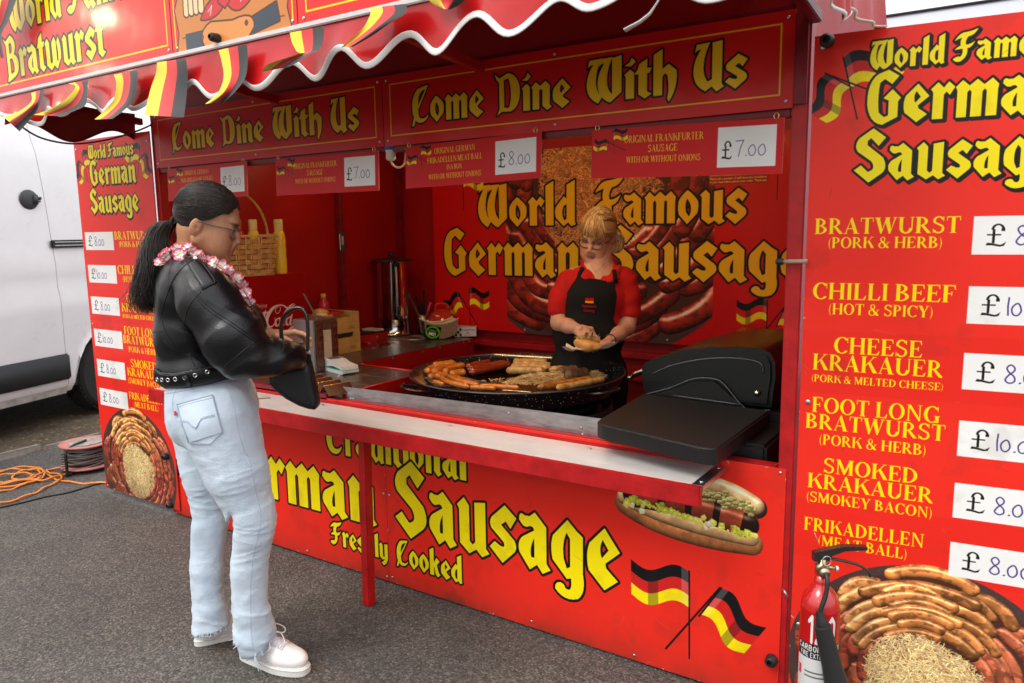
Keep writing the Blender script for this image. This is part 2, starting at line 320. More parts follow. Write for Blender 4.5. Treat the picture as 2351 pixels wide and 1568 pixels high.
# ---------------------------------------------------------------- letter shapes: x-height (black letter) or cap height (roman) = 1
def G_(adv,*sets): return (adv,[[curve(c) for c in st] for st in sets])
_w1=lambda dx,k=1:[(dx+.04*k,1.22),(dx+.10*k,1.50),(dx+.55*k,1.52),(dx+.36*k,1.2,1),(dx+.34*k,.75),(dx+.34*k,.35,1),(dx+.58*k,.2),(dx+.42*k,-.04),(dx+.0*k,.18,1),(dx+.0*k,.62),(dx+.0*k,1.0,1),(dx+.24*k,1.33),(dx+.12*k,1.34,1)]
BL={'space':.42,'gap':.05,
'o':G_(.74,[[(.35,1.03),(.6,.86,1),(.72,.68),(.76,.5,1),(.70,.30),(.34,-.04),(.04,.26),(-.03,.5,1),(.03,.70),(.14,.9,1)],[(.33,.76),(.50,.60,1),(.47,.35),(.41,.20),(.30,.33),(.24,.58,1)]]),
'r':G_(.64,[[(0,.84),(.20,1.02),(.36,.86),(.50,1.02),(.68,.86),(.54,.64),(.44,.74),(.37,.66),(.37,0),(.07,0),(.07,.74)]]),
'l':G_(.36,[[(.03,1.38),(.34,1.54),(.34,0),(.03,0)]]),
'd':G_(.78,[[(.44,1.38),(.76,1.54),(.76,.10),(.80,.02),(.62,-.04),(.50,.09),(.32,-.04),(.02,.26),(-.04,.5,1),(.03,.64),(.34,1.0),(.44,.9)],[(.44,.72),(.44,.22),(.35,.16),(.29,.3),(.25,.5,1),(.33,.66)]]),
'F':G_(1.1,[[(0,1.06),(.22,1.44,1),(.52,1.46),(.8,1.46,1),(1.18,1.60),(1.0,1.22,1),(.62,1.22),(.34,1.22,1)]],[[(.40,1.25),(.72,1.25),(.50,1.0,1),(.62,.8),(.84,.3,1),(.4,.02),(.14,-.1,1),(-.04,.14),(.14,.30,1),(.34,.24),(.5,.4,1),(.42,.66),(.2,.9,1)]],[[(.02,.60),(.26,.86,1),(.55,.82),(.8,.8,1),(1.05,.98),(.9,.60,1),(.58,.62),(.3,.64,1)]]),
'a':G_(.78,[[(.02,.84),(.02,1.02,1),(.16,.94),(.28,.94),(.42,1.03),(.70,.80),(.70,.14),(.80,.04),(.60,-.06),(.46,.08),(.28,-.04),(.02,.24),(-.05,.42,1),(.10,.54),(.40,.70),(.38,.78,1),(.28,.76),(.16,.70,1),(.08,.78)],[(.40,.56),(.40,.20),(.32,.2),(.27,.36,1)]]),
'm':G_(1.2,[[(0,.84),(.19,1.02),(.38,.86),(.59,1.02),(.78,.86),(.99,1.02),(1.17,.84),(1.15,.7),(1.15,0),(.85,0),(.85,.68),(.80,.74),(.74,.68),(.74,0),(.44,0),(.44,.68),(.39,.74),(.33,.68),(.33,0),(.05,0),(.05,.74)]]),
'n':G_(.84,[[(0,.84),(.19,1.02),(.38,.86),(.60,1.02),(.78,.84),(.77,.14),(.86,.05),(.66,-.06),(.46,.12),(.47,.68),(.40,.74),(.33,.68),(.33,0),(.05,0),(.05,.74)]]),
'u':G_(.84,[[(0,.86),(.2,1.02),(.34,.88),(.34,.2),(.42,.14),(.49,.2),(.49,.96),(.79,1.0),(.79,.12),(.88,.04),(.68,-.06),(.52,.06),(.32,-.05),(.06,.12),(.06,.78)]]),
's':G_(.72,[[(.42,1.04),(.72,.84),(.56,.62),(.44,.74),(.32,.66),(.66,.42),(.76,.28,1),(.64,.18),(.34,-.06),(.0,.20),(.14,.32),(.28,.26),(.44,.22,1),(.38,.34),(.06,.56),(-.02,.68,1),(.08,.78)]]),
'e':G_(.72,[[(.40,1.03),(.74,.66),(.42,.42),(.44,.34),(.70,.16),(.40,-.05),(.04,.24),(-.04,.5,1),(.06,.72)],[(.36,.82),(.49,.66),(.34,.50),(.26,.66,1)]]),
'g':G_(.78,[[(.38,1.03),(.60,.86),(.74,.78),(.74,.12),(.82,-.2,1),(.62,-.34),(.3,-.46,1),(.08,-.26),(.06,-.14,1),(.20,-.12),(.30,-.12,1),(.32,-.2),(.5,-.28,1),(.46,0),(.36,-.03),(.02,.26),(-.05,.5,1),(.03,.70)],[(.36,.80),(.44,.7),(.44,.2),(.36,.16),(.29,.32),(.24,.6,1)]]),
'w':G_(1.2,[[(.0,.88),(.2,1.04),(.34,.88),(.34,.22),(.42,.16),(.50,.24),(.50,.86),(.70,1.04),(.82,.88),(.82,.24),(.90,.18),(.94,.4,1),(.92,.6),(.86,.84),(1.0,1.02),(1.2,.7,1),(1.12,.3),(.80,-.06),(.62,.08),(.36,-.06),(.06,.14),(.06,.80)]]),
't':G_(.5,[[(.38,1.30),(.38,.98),(.54,.98),(.46,.80),(.38,.80),(.38,.2),(.46,.14),(.54,.1),(.30,-.05),(.08,.12),(.08,.80),(-.06,.80),(.06,.98),(.10,1.14)]]),
'i':G_(.36,[[(0,.84),(.2,1.0),(.35,.88),(.35,0),(.05,0),(.05,.76)]],[[(.0,1.14),(.18,1.24),(.26,1.40),(.40,1.24),(.24,1.10)]]),
'h':G_(.82,[[(.04,1.38),(.34,1.54),(.34,.88),(.54,1.02),(.80,.78),(.86,.2,1),(.56,-.24),(.50,-.12),(.58,.2,1),(.50,.64),(.42,.72),(.34,.62),(.34,0),(.04,0)]]),
'y':G_(.84,[[(0,.86),(.2,1.02),(.34,.88),(.34,.2),(.42,.14),(.49,.2),(.49,.96),(.79,1.0),(.79,.1),(.7,-.28,1),(.36,-.38),(.18,-.22),(.42,-.16,1),(.48,.04),(.32,-.05),(.06,.12),(.06,.78)]]),
'k':G_(.80,[[(.04,1.38),(.34,1.54),(.34,.72),(.54,1.02),(.78,.84),(.56,.60),(.70,.2),(.82,.1),(.60,-.06),(.44,.1),(.38,.46),(.34,.44),(.34,0),(.04,0)]]),
'C':G_(.95,[[(.86,1.50),(.5,1.44,1),(.34,1.40),(.0,1.1,1),(.02,.66),(.0,.1,1),(.40,0),(.8,-.02,1),(.92,.34),(.7,.12,1),(.5,.18),(.34,.2,1),(.36,.56),(.62,.96,1),(.92,1.48)],[(.76,1.34),(.5,.96,1),(.36,.72),(.34,1.3,1)]],[[(.10,.26),(.22,.20),(.10,-.10),(-.02,-.12)]]),
'D':G_(1.05,[[(-.10,1.52),(.12,1.34),(.5,1.50),(.98,1.40,1),(1.02,.8),(1.02,.16,1),(.6,.04),(.2,.06),(-.02,-.08),(.10,.16),(.10,1.16),(-.02,1.3)],[(.32,1.24),(.5,1.30),(.62,1.1,1),(.62,.7),(.62,.3,1),(.5,.18),(.32,.22)]]),
'W':G_(1.3,[_w1(0)],[_w1(.40)],[[(.92,1.48),(1.26,1.54),(1.26,.28),(.86,-.05),(.70,.10),(.92,.26)]]),
'U':G_(1.0,[_w1(0)],[[(.62,1.50),(.95,1.54),(.95,.16),(1.03,.06),(.78,-.08),(.62,.1),(.40,-.04),(.34,.18),(.62,.34)]]),
'G':G_(1.05,[[(.62,1.50),(.94,1.30),(.74,1.08),(.52,1.24),(.38,1.14),(.32,.7,1),(.38,.30),(.54,.16),(.66,.20),(.66,.62),(.50,.70),(.76,.94),(1.02,.68),(.94,.58),(.94,.14),(.5,-.06),(.1,.0,1),(.02,.55),(-.02,1.2,1),(.32,1.40)]]),
'S':G_(1.0,[[(.54,1.50),(.94,1.22),(.72,.98),(.48,1.22),(.38,1.14),(.38,1.02),(.88,.64),(1.06,.34,1),(.86,.18),(.46,-.08),(-.02,.30),(.20,.44),(.42,.24),(.7,.30,1),(.52,.54),(.08,.84),(-.06,1.04,1),(.12,1.24)]]),
'B':G_(1.0,[[(-.10,1.50),(.10,1.36),(.5,1.54),(.95,1.34,1),(.82,1.02),(.70,.84),(1.05,.7,1),(1.0,.4),(.95,.1,1),(.5,0),(.1,-.10),(.0,-.08),(.10,.12),(.10,1.2)],[(.34,1.24),(.5,1.28),(.64,1.1,1),(.5,.92),(.34,.88)],[(.34,.70),(.5,.72),(.72,.5,1),(.6,.22),(.34,.16)]]),
'T':G_(1.05,[[(.0,1.1),(.2,1.5,1),(.55,1.44),(.85,1.4,1),(1.12,1.58),(.98,1.16,1),(.6,1.22),(.3,1.26,1)]],[[(.6,1.26),(.1,1.2,1),(.02,.66),(.0,.0,1),(.5,-.02),(.85,-.02,1),(.96,.34),(.7,.14,1),(.52,.2),(.34,.26,1),(.36,.66),(.36,1.0,1),(.6,1.2)]]),
}
import math
def _ring(cx,cy,rx,ry,tx,ty,a0=0,a1=360,n=22):
    A=np.radians(np.linspace(a0,a1,n))
    o=np.stack([cx+rx*np.cos(A),cy+ry*np.sin(A)],1); i=np.stack([cx+(rx-tx)*np.cos(A),cy+(ry-ty)*np.sin(A)],1)
    if a1-a0>=360: return [[o,i]]
    return [[np.concatenate([o,i[::-1]])]]
def _R(x0,y0,x1,y1): return [[np.array([(x0,y0),(x1,y0),(x1,y1),(x0,y1)],float)]]
def _P(*p): return [[np.array(p,float)]]
def roman(th=.17,tn=.06):
    S=.055
    def stem(x,y0=0,y1=1,top=1,bot=1):
        o=_R(x,y0,x+th,y1)
        if bot: o+=_R(x-S,y0,x+th+S,y0+.04)
        if top: o+=_R(x-S,y1-.04,x+th+S,y1)
        return o
    F={'space':.26,'gap':.06}
    F['I']=(th+2*S,stem(S)); x=S
    F['B']=(.66,stem(x)+_ring(x+th-.02,.745,.34,.255,.15,tn,-90,90)+_ring(x+th,.27,.40,.27,.16,tn,-90,90)+_R(x+th-.03,.96-.02,x+th+.02,1)+_R(x,0,x+th+.02,tn)+_R(x,.49,x+th+.02,.55))
    F['P']=(.60,stem(x)+_ring(x+th,.72,.34,.28,.15,tn,-90,90)+_R(x,.94,x+th+.02,1)+_R(x,.44,x+th+.02,.5))
    F['R']=(.72,F['P'][1]+_P((x+th+.02,.47),(x+th+.18,.47),(.72,.04),(.72,0),(.56,0)))
    F['D']=(.76,stem(x)+_ring(x+th-.02,.5,.52,.5,.17,tn,-90,90)+_R(x,.94,x+th,1)+_R(x,0,x+th,.06))
    F['E']=(.62,stem(x)+_R(x,.94,.56,1)+_P((.50,.94),(.56,.94),(.58,.76),(.545,.76))+_R(x,.48,.44,.54)+_P((.40,.38),(.44,.38),(.44,.64),(.40,.64))+_R(x,0,.56,.06)+_P((.48,.06),(.56,.0),(.62,.24),(.58,.24)))
    F['F']=(.58,stem(x)+_R(x,.94,.54,1)+_P((.48,.94),(.54,.94),(.57,.74),(.53,.74))+_R(x,.48,.42,.54)+_P((.38,.38),(.42,.38),(.42,.64),(.38,.64)))
    F['L']=(.60,stem(x)+_R(x,0,.54,.06)+_P((.46,.06),(.54,.0),(.60,.27),(.56,.27)))
    F['H']=(.80,stem(x)+stem(.80-S-th)+_R(x,.48,.7,.54))
    F['T']=(.66,stem(.33-th/2,top=0)+_R(.02,.94,.64,1)+_P((.02,1),(.06,1),(.05,.74),(.01,.74))+_P((.60,1),(.64,1),(.65,.74),(.61,.74)))
    F['O']=(.78,_ring(.39,.5,.39,.52,.17,tn)); F['C']=(.70,_ring(.40,.5,.40,.52,.18,tn,42,318)+_R(.655,.66,.69,1.0))
    F['G']=(.76,_ring(.40,.5,.40,.52,.18,tn,42,322)+_R(.645,.68,.68,1.0)+stem(.55,.0,.42,1,0))
    F['U']=(.76,stem(S,.3,1,1,0)+_R(.62,.3,.62+tn,1)+_R(.56,.96,.76,1)+_ring(S+.315,.32,.315,.34,.17,.09,180,360))
    F['N']=(.80,_R(.10,0,.10+tn,1)+_R(.02,0,.24,.04)+_P((.02,1),(.22,1),(.70,.12),(.70,0),(.64,0),(.10,.92))+_R(.64,0,.64+tn,1)+_R(.56,.96,.78,1))
    F['M']=(.94,_R(.09,0,.09+tn,1)+_R(.01,0,.23,.04)+_P((.02,1),(.22,1),(.49,.30),(.45,0),(.42,0),(.10,.86))+_P((.42,0),(.48,0),(.84,1),(.72,1),(.44,.2))+stem(.70))
    F['K']=(.78,stem(x)+_P((x+th,.40),(x+th,.48),(.60,.98),(.66,.98))+_P((.33,.60),(.36,.62),(.46,.68),(.79,.04),(.79,0),(.60,0))+_R(.52,.96,.74,1))
    F['A']=(.76,_P((.36,1.02),(.42,1.02),(.72,.0),(.53,0),(.32,.78),(.12,0),(.06,0))+_R(.18,.30,.56,.36)+_R(.0,0,.2,.04)+_R(.48,0,.78,.04))
    F['Y']=(.74,stem(.37-th/2,0,.45,0,1)+_P((.03,1),(.24,1),(.46,.46),(.46,.36),(.30,.36),(.29,.42))+_P((.40,.46),(.45,.42),(.68,1),(.60,1))+_R(-.02,.96,.28,1)+_R(.52,.96,.76,1))
    F['W']=(1.08,_P((.03,1),(.22,1),(.38,.26),(.54,1),(.68,1),(.80,.26),(.95,1),(1.02,1),(.76,-.02),(.70,-.02),(.52,.66),(.34,-.02),(.28,-.02))+_R(-.03,.96,.28,1)+_R(.48,.96,.74,1)+_R(.88,.96,1.1,1))
    F['S']=(.58,_ring(.29,.74,.26,.28,.12,tn+.02,20,200)+_ring(.29,.265,.27,.285,.12,tn+.02,-160,20)+_P((.02,.78),(.06,.62),(.44,.38),(.53,.24),(.55,.36),(.48,.48),(.14,.68))+_R(.49,.72,.525,1.0)+_R(.03,.0,.065,.28))
    F['(']=(.28,[[curve([(.28,1.06),(-.08,.4,1),(.28,-.24),(.06,.4,1)])]]); F[')']=(.28,[[curve([(0,1.06),(.36,.4,1),(0,-.24),(.22,.4,1)])]])
    F['&']=(.80,_ring(.30,.76,.18,.26,.09,tn)+_ring(.27,.26,.27,.28,.13,tn)+_P((.12,.68),(.28,.68),(.76,.04),(.76,0),(.58,0))+_P((.50,.14),(.55,.10),(.72,.50),(.66,.50))+_R(.54,.50,.80,.54))
    F['Z']=F['N']
    F['£']=(.62,_ring(.36,.72,.20,.28,.08,.07,0,180)+_R(.20,.1,.28,.74)+_R(.46,.66,.57,.78)+_R(.04,.46,.46,.52)+_P((.02,.0),(.06,.12),(.2,.1),(.46,.02),(.56,.10),(.62,.18),(.56,-.02),(.44,-.06),(.2,.0)))
    return F
RM=roman(); RMT=roman(.13,.05)
def hand(txt,x,z,hgt,pr,col=(.27,.2,.5),t=.0045):
    """pen-written digits"""
    P={'8':[[(.62,.86),(.4,1),(.18,.84),(.3,.6),(.62,.36),(.66,.1),(.38,-.02),(.12,.14),(.3,.42),(.6,.66),(.62,.86)]],
       '0':[[(.3,.66),(.06,.4),(.14,.06),(.42,0),(.62,.26),(.5,.62),(.3,.66)]],'1':[[(.3,1.0),(.26,.5),(.3,0)]],'7':[[(.0,.96),(.66,1.0),(.4,.5),(.26,-.05)]],'.':[[(.1,0),(.16,.03)]]}
    A={'8':.8,'0':.74,'1':.42,'7':.7,'.':.26}; big=1.0
    for i,ch in enumerate(txt):
        for st in P[ch]:
            st=np.array(st); n=len(st)
            if n>3 and ch!='7':
                d=[]
                for k in range(n-1):
                    p0=st[max(k-1,0)] if k or ch not in '80' else st[-2]; p1=st[k];p2=st[k+1];p3=st[min(k+2,n-1)] if k<n-2 or ch not in '80' else st[1]
                    for u in np.linspace(0,1,6)[:-1]: d.append(.5*((2*p1)+(-p0+p2)*u+(2*p0-5*p1+4*p2-p3)*u*u+(-p0+3*p1-3*p2+p3)*u**3))
                d.append(st[-1]); st=np.array(d)
            pr.line([(x+p[0]*hgt*.8,z+p[1]*hgt) for p in st],t,col)
        x+=A[ch]*hgt*.86
# ---------------------------------------------------------------- printed photographs and emblems
YEL=(.96,.88,.04); RED=(.915,.175,.125); INK=(.07,.05,.05); WHT=(.93,.93,.92)
def _tw(v): v=np.abs(v.astype(int))%1798; return np.where(v>899,1798-v,v)
def sausage(pr,p0,pc,p1,r,col,seed=0,hl=.35,char=0.,stripes=0):
    p0,pc,p1=[np.array(p,float) for p in (p0,pc,p1)]; T=np.linspace(0,1,13)[:,None]
    c=(1-T)**2*p0+2*T*(1-T)*pc+T*T*p1; q=pr.px(c); R=r*pr.ppm
    x0=max(0,int(q[:,0].min()-R-2)); x1=min(pr.W,int(q[:,0].max()+R+2)); y0=max(0,int(q[:,1].min()-R-2)); y1=min(pr.H,int(q[:,1].max()+R+2))
    if x1-x0<2 or y1-y0<2: return
    X,Y=np.meshgrid(np.arange(x0,x1)+.5,np.arange(y0,y1)+.5); best=np.full(X.shape,1e9); sd=np.zeros(X.shape); tt=np.zeros(X.shape); nx=np.zeros(X.shape); ny=np.zeros(X.shape)
    for k in range(12):
        a=q[k];b=q[k+1];d=b-a;L2=(d*d).sum()+1e-9
        t=np.clip(((X-a[0])*d[0]+(Y-a[1])*d[1])/L2,0,1); vx=X-a[0]-t*d[0]; vy=Y-a[1]-t*d[1]; D=np.hypot(vx,vy)
        m=D<best; best=np.where(m,D,best); tt=np.where(m,(k+t)/12,tt); nx=np.where(m,vx,nx); ny=np.where(m,vy,ny)
    u=best/R; nz=np.sqrt(np.clip(1-u*u,0,1)); nx/=R; ny/=R
    al=np.clip((1-u)*R*.8,0,1)[...,None]
    rs=np.random.RandomState(seed)
    N=NOI[_tw(Y*2+seed*37),_tw(X*2+seed*91)]
    lam=np.clip(.35+.65*(nz*.75-.45*ny-.15*nx),0,1.2)
    c3=np.asarray(col)[None,None]*(lam*(.75+.5*N))[...,None]
    c3=c3*(1-char*sm((NOI[_tw(Y*4+seed*13),_tw(X*3+seed*7)]-.48)*6))[...,None]
    if stripes: 
        s=(np.cos(tt*stripes*2*np.pi)>.72)&(u<.93); c3=np.where(s[...,None],c3*.22,c3)
    h=np.exp(-((nx+.18)**2/.5+(ny+.42)**2/.025))*hl*(.3+1.4*N); c3=c3+h[...,None]*np.array([1,.9,.8])
    pr.a[y0:y1,x0:x1]=pr.a[y0:y1,x0:x1]*(1-al)+np.clip(c3,0,1)*al
NOI=vnoise(900,900,60,5,6); NOI=(NOI-NOI.min())/(NOI.max()-NOI.min())
def panphoto(pr,cx,cz,R,seed=1,warm=1.,ky=.95,kr=.36,dark=1.,th=.0095,nk=1500,kcol=(1.55,1.28,.88),sr=.052,hl=.42,red=0.):
    rs=np.random.RandomState(seed); P=lambda r,a:(cx+R*r*math.cos(a),cz+R*ky*r*math.sin(a))
    ell=lambda r:[[np.array([P(r,a) for a in np.linspace(0,2*math.pi,73)[:-1]])]]
    pr.polys(ell(1.08),(.30*dark,.22*dark,.21*dark)); pr.polys(ell(1.0),(.30*dark,.17*dark,.13*dark))
    for i in range(500):
        a=rs.rand()*2*math.pi; r=.97+.11*rs.rand(); x,z=P(r,a); pr.a[min(max(int((pr.h-(z-pr.z0))*pr.ppm),0),pr.H-1),min(max(int((x-pr.x0)*pr.ppm),0),pr.W-1)]=(.55,.5,.5)
    cols=[(.95,.58,.30),(.88,.45,.30),(.85,.38,.27),(.97,.64,.36),(.82,.36,.27)]
    groups=[(200,8,.22,1),(235,7,.30,2),(280,7,.34,2),(320,6,.26,4),(355,7,.24,4),(30,7,.26,1),(160,8,.24,2),(62,7,.26,0),(128,6,.26,3),(95,9,.27,0)]
    for ang,n,ln,ci in groups:
        a0=math.radians(ang)
        for k in range(n):
            r=.98-k*(.60/n)*.92; a=a0+rs.randn()*.09; r+=.02*rs.randn(); l=ln*(1.0+.22*rs.randn())/max(r,.5)*.9
            c=np.array(cols[ci])*(1+.10*rs.randn())*dark; c[1]*=warm
            sausage(pr,P(r*.97,a-l),P(r*1.10,a),P(r*.97,a+l),R*sr*(1+.1*rs.randn()),c*(1-red)+np.array([.80,.16,.10])*red*(.8+.2*rs.rand()),seed=int(rs.randint(999)),hl=hl,char=.32)
    # sauerkraut
    K=R*kr*1.35
    pr.polys([[np.array([(cx+K*.72*math.cos(a)*(1+.08*math.sin(5*a)),cz-.04*R+K*.78*ky*math.sin(a)*(1+.07*math.cos(7*a))) for a in np.linspace(0,2*math.pi,60)[:-1]])]],(.62*dark,.44*dark,.26*dark))
    for i in range(nk):
        a=rs.rand()*2*math.pi; r=math.sqrt(rs.rand())*K*(.95+.06*math.sin(3*a+1)); x=cx+r*.95*math.cos(a); z=cz-.04*R+r*ky*math.sin(a); d=rs.rand()*2*math.pi; l=th*R*(5+9*rs.rand()); b=(rs.rand()-.5)*l*1.4
        v=.55+.45*rs.rand()*(1-.35*r/K); c=np.array(kcol)*v*dark; c[1]*=warm
        ex=math.cos(d)*l;ez=math.sin(d)*l
        sausage(pr,(x-ex/2,z-ez/2),(x-math.sin(d)*b,z+math.cos(d)*b),(x+ex/2,z+ez/2),R*th*(.6+.8*rs.rand()),c,seed=i,hl=.12)
def flagprint(pr,x,z,w,h,flip=1,rot=0.,pole=.75):
    """waving black, red and gold flag on its pole; (x,z) is the pole's top, the cloth flies to the side of flip"""
    c,s=math.cos(rot),math.sin(rot); T=lambda a,b:(x+(a*c-b*s)*flip,z+(a*s+b*c))
    wave=lambda u:.16*h*math.sin(u*2*math.pi*.98+.35)+.02*h
    U=np.linspace(0,1,15)
    for i,col in enumerate(((.07,.06,.07),(.80,.13,.12),(.96,.87,.05))):
        t=-i*h/3; b=-(i+1)*h/3
        pr.polys([[np.array([T(u*w,t+wave(u)) for u in U]+[T(u*w,b+wave(u)) for u in U[::-1]])]],col)
    for u0,u1,cc,al in ((.52,.70,(.1,.1,.12),.35),(.0,.12,(1,1,1),.22)):
        V=np.linspace(u0,u1,5); pr.polys([[np.array([T(u*w,wave(u)) for u in V]+[T(u*w,-h+wave(u)) for u in V[::-1]])]],cc,alpha=al)
    pr.line([T(-.01*w,.09*h),T(-.01*w+0*w,-h-pole*h)],.045*h,(.07,.06,.07))
def hotdog(pr):
    Q=lambda x,y:(lambda p:(float(p[0]),float(p[2])))(onY(1377.5+x*.2562,1033+y*.2562,0.))
    s=.49; g=lambda a,b,c,r,col,**k: sausage(pr,Q(*a),Q(*b),Q(*c),r*s,col,**k)
    g((230,330),(800,330),(1400,520),.070,(.40,.20,.12),seed=4,hl=0); g((260,250),(1000,200),(1390,500),.060,(1.15,.92,.66),seed=3,hl=.4)
    g((225,480),(600,760),(1350,840),.078,(.98,.60,.34),seed=5,hl=.15,char=.12); g((215,420),(600,650),(1350,790),.055,(1.1,.86,.58),seed=6,hl=.35)
    g((310,400),(800,470),(1300,660),.092,(.78,.32,.20),seed=7,hl=.4,stripes=4,char=.1)
    rs=np.random.RandomState(4)
    for i in range(150):
        t=rs.rand(); x=620+760*t; y=345+90*t+110*t*t+26*rs.randn(); a,b=Q(x,y); sausage(pr,(a,b),(a+.003,b+.003),(a+.009,b+.001),s*.014,(.86,.78,.45),seed=i,hl=.35)
    for i in range(105):
        t=rs.rand(); x=200+1200*t; y=400+480*t-110*t*t+17*rs.randn()*(1+.9*math.sin(11*t)); a,b=Q(x,y); c=[(.80,.80,.26),(.66,.68,.22),(.90,.84,.40),(.90,.86,.72),(.78,.26,.14)][rs.choice(5,p=[.3,.2,.27,.15,.08])]
        q_=rs.rand()*6.28; k_=.009+.022*rs.rand()**1.5; pr.polys([[np.array([(a+s*k_*math.cos(q_+q),b+s*k_*.8*math.sin(q_+q)*(1+.5*rs.rand())) for q in (0,1.3,2.6,4.2,5.3)])]],c); pr.polys([[np.array([(a+s*k_*.5*math.cos(q_+q),b+s*k_*.3+s*k_*.35*math.sin(q_+q)) for q in (0,1.6,3.1,4.7)])]],tuple(min(1,v*1.2) for v in c))
def price(pr,x,z,w,h,txt):
    pr.rect(x,z,x+w,z+h,WHT); pr.text(RMT,'£',x+.10*w,x+.26*w,z+.24*h,.56*h,INK)
    hand(txt,x+(.32 if len(txt)<5 else .28)*w,z+.26*h,.48*h*(1 if len(txt)<5 else .95),pr,t=.0036*w/.28)
def menu(mirror):
    pr=Print(.725,1.97,900,RED,z0=.035)
    for a,b in ((.52,.70),(1.02,1.2)): pr.rect(0,a,.725,b,(.88,.15,.11),alpha=.5)
    panphoto(pr,.355,.205,.335,seed=11,kr=.37,th=.0058,nk=2600)
    c=.355; sh=(.0045,-.0045)
    for f in (1,-1):
        for (dx,dz,r) in ((.285,1.925,-.25),(.335,1.83,.35)): pass
    for sgn in (1,-1):
        flagprint(pr,c-sgn*.278,1.935,.13,.085,flip=sgn,rot=.25,pole=.9); flagprint(pr,c-sgn*.318,1.900,.105,.075,flip=-sgn,rot=-1.0,pole=.0)
        pr.line([(c-sgn*.325,1.905),(c-sgn*.20,1.845)],.004,INK)
    pr.text(BL,'World Famous',c-.215,c+.22,1.902,.048,YEL,outline=.004,shadow=sh)
    pr.text(BL,'German',c-.218,c+.222,1.764,.09,YEL,outline=.0045,shadow=sh); pr.text(BL,'Sausage',c-.24,c+.225,1.616,.09,YEL,outline=.0045,shadow=sh)
    o=.0 if not mirror else .305; Y2=(.98,.86,.04)
    rows=[('BRATWURST',.021,.375,1.472,.043),('(PORK & HERB)',.055,.338,1.433,.030),('CHILLI BEEF',.023,.375,1.290,.046),('(HOT & SPICY)',.064,.327,1.248,.031),
      ('CHEESE',.085,.306,1.138,.046),('KRAKAUER',.031,.357,1.087,.046),('(PORK & MELTED CHEESE)',.028,.362,1.052,.021),
      ('FOOT LONG',.034,.357,.962,.045),('BRATWURST',.018,.373,.913,.045),('(PORK & HERB)',.055,.332,.868,.031),
      ('SMOKED',.072,.315,.785,.044),('KRAKAUER',.031,.354,.735,.044),('(SMOKEY BACON)',.027,.357,.692,.031),('FRIKADELLEN',.026,.34,.603,.040),('(MEAT BALL)',.064,.302,.562,.032)]
    for t,a,b,z,h in rows: pr.text(RM,t,a+o,b+o,z,h,Y2)
    for z,t in ((1.416,'8.00'),(1.236,'10.00'),(1.06,'8.00'),(.877,'10.00'),(.704,'8.00'),(.536,'8.00')): price(pr,.403 if not mirror else .028,z,.285,.098,t)
    return weather(pr,7+mirror,n=40)
def frontprint(side):
    """the counter front: one print cut at the seam X=1.563"""
    x0,x1=((.0,1.562),(1.564,3.185))[side]; pr=Print(x1-x0,.765,720,(.90,.165,.115),x0=x0,z0=.012)
    pr.text(BL,'Traditional',1.215,1.99,.533,.115,YEL,outline=.007)
    pr.text(BL,'German',.43,1.50,.243,.205,YEL,outline=.0075); pr.text(BL,'Sausage',1.612,2.64,.249,.212,YEL,outline=.0075)
    pr.text(BL,'Freshly',1.212,1.562,.105,.072,YEL,outline=.006); pr.text(BL,'Cooked',1.608,1.955,.101,.078,YEL,outline=.006)
    if side: hotdog(pr)
    for m,cx in ((1,2.92),(-1,.27)):
        flagprint(pr,cx-m*.03,.375,.205,.125,flip=-m,rot=-.02,pole=1.35); flagprint(pr,cx+m*.075,.345,.17,.125,flip=m,rot=-.55,pole=.0)
        pr.line([(cx+m*.075,.355),(cx-m*.105,.09)],.0065,INK)
    return weather(pr,side+3)
def signprint(x0,x1,tx0,tx1):
    pr=Print(x1-x0,.262,700,(.80,.10,.09),x0=x0,z0=1.822)
    pr.frame(x0+.035,1.858,x1-.035,2.052,.0045,(.93,.72,.10))
    ws=[('Come',0,.263),('Dine',.309,.54),('With',.588,.832),('Us',.872,1.0)]; L=tx1-tx0
    for t,a,b in ws: pr.text(BL,t,tx0+a*L,tx0+b*L,1.896,.088,(.93,.76,.12),outline=.0042)
    return pr
def hangprint(kind):
    pr=Print(.607,.155,800,(.80,.09,.09)); Y2=(.93,.76,.14); p=roman(.17,.085)
    flagprint(pr,.075,.148,.05,.032,flip=1,rot=.1,pole=1.2); flagprint(pr,.06,.115,.05,.032,flip=-1,rot=.2,pole=0); pr.line([(.055,.115),(.12,.085)],.002,INK)
    L={'f':[('ORIGINAL GERMAN',.235,.118,.021),('FRIKADELLEN MEAT BALL',.235,.085,.021),('INA BUN',.235,.057,.018),('WITH OR WITHOUT ONIONS',.235,.026,.019)],
       's':[('ORIGINAL FRANKFURTER',.245,.108,.022),('SAUSAGE',.245,.077,.022),('WITH OR WITHOUT ONIONS',.245,.046,.019)]}[kind]
    for t,c,z,h in L: pr.ctext(p,t,c,z,h,Y2,wk=.84)
    pr.rect(.418,.022,.588,.138,WHT); pr.text(RMT,'£',.43,.462,.048,.05,INK); hand('8.00' if kind=='f' else '7.00',.472,.054,.044,pr,t=.0022)
    return pr
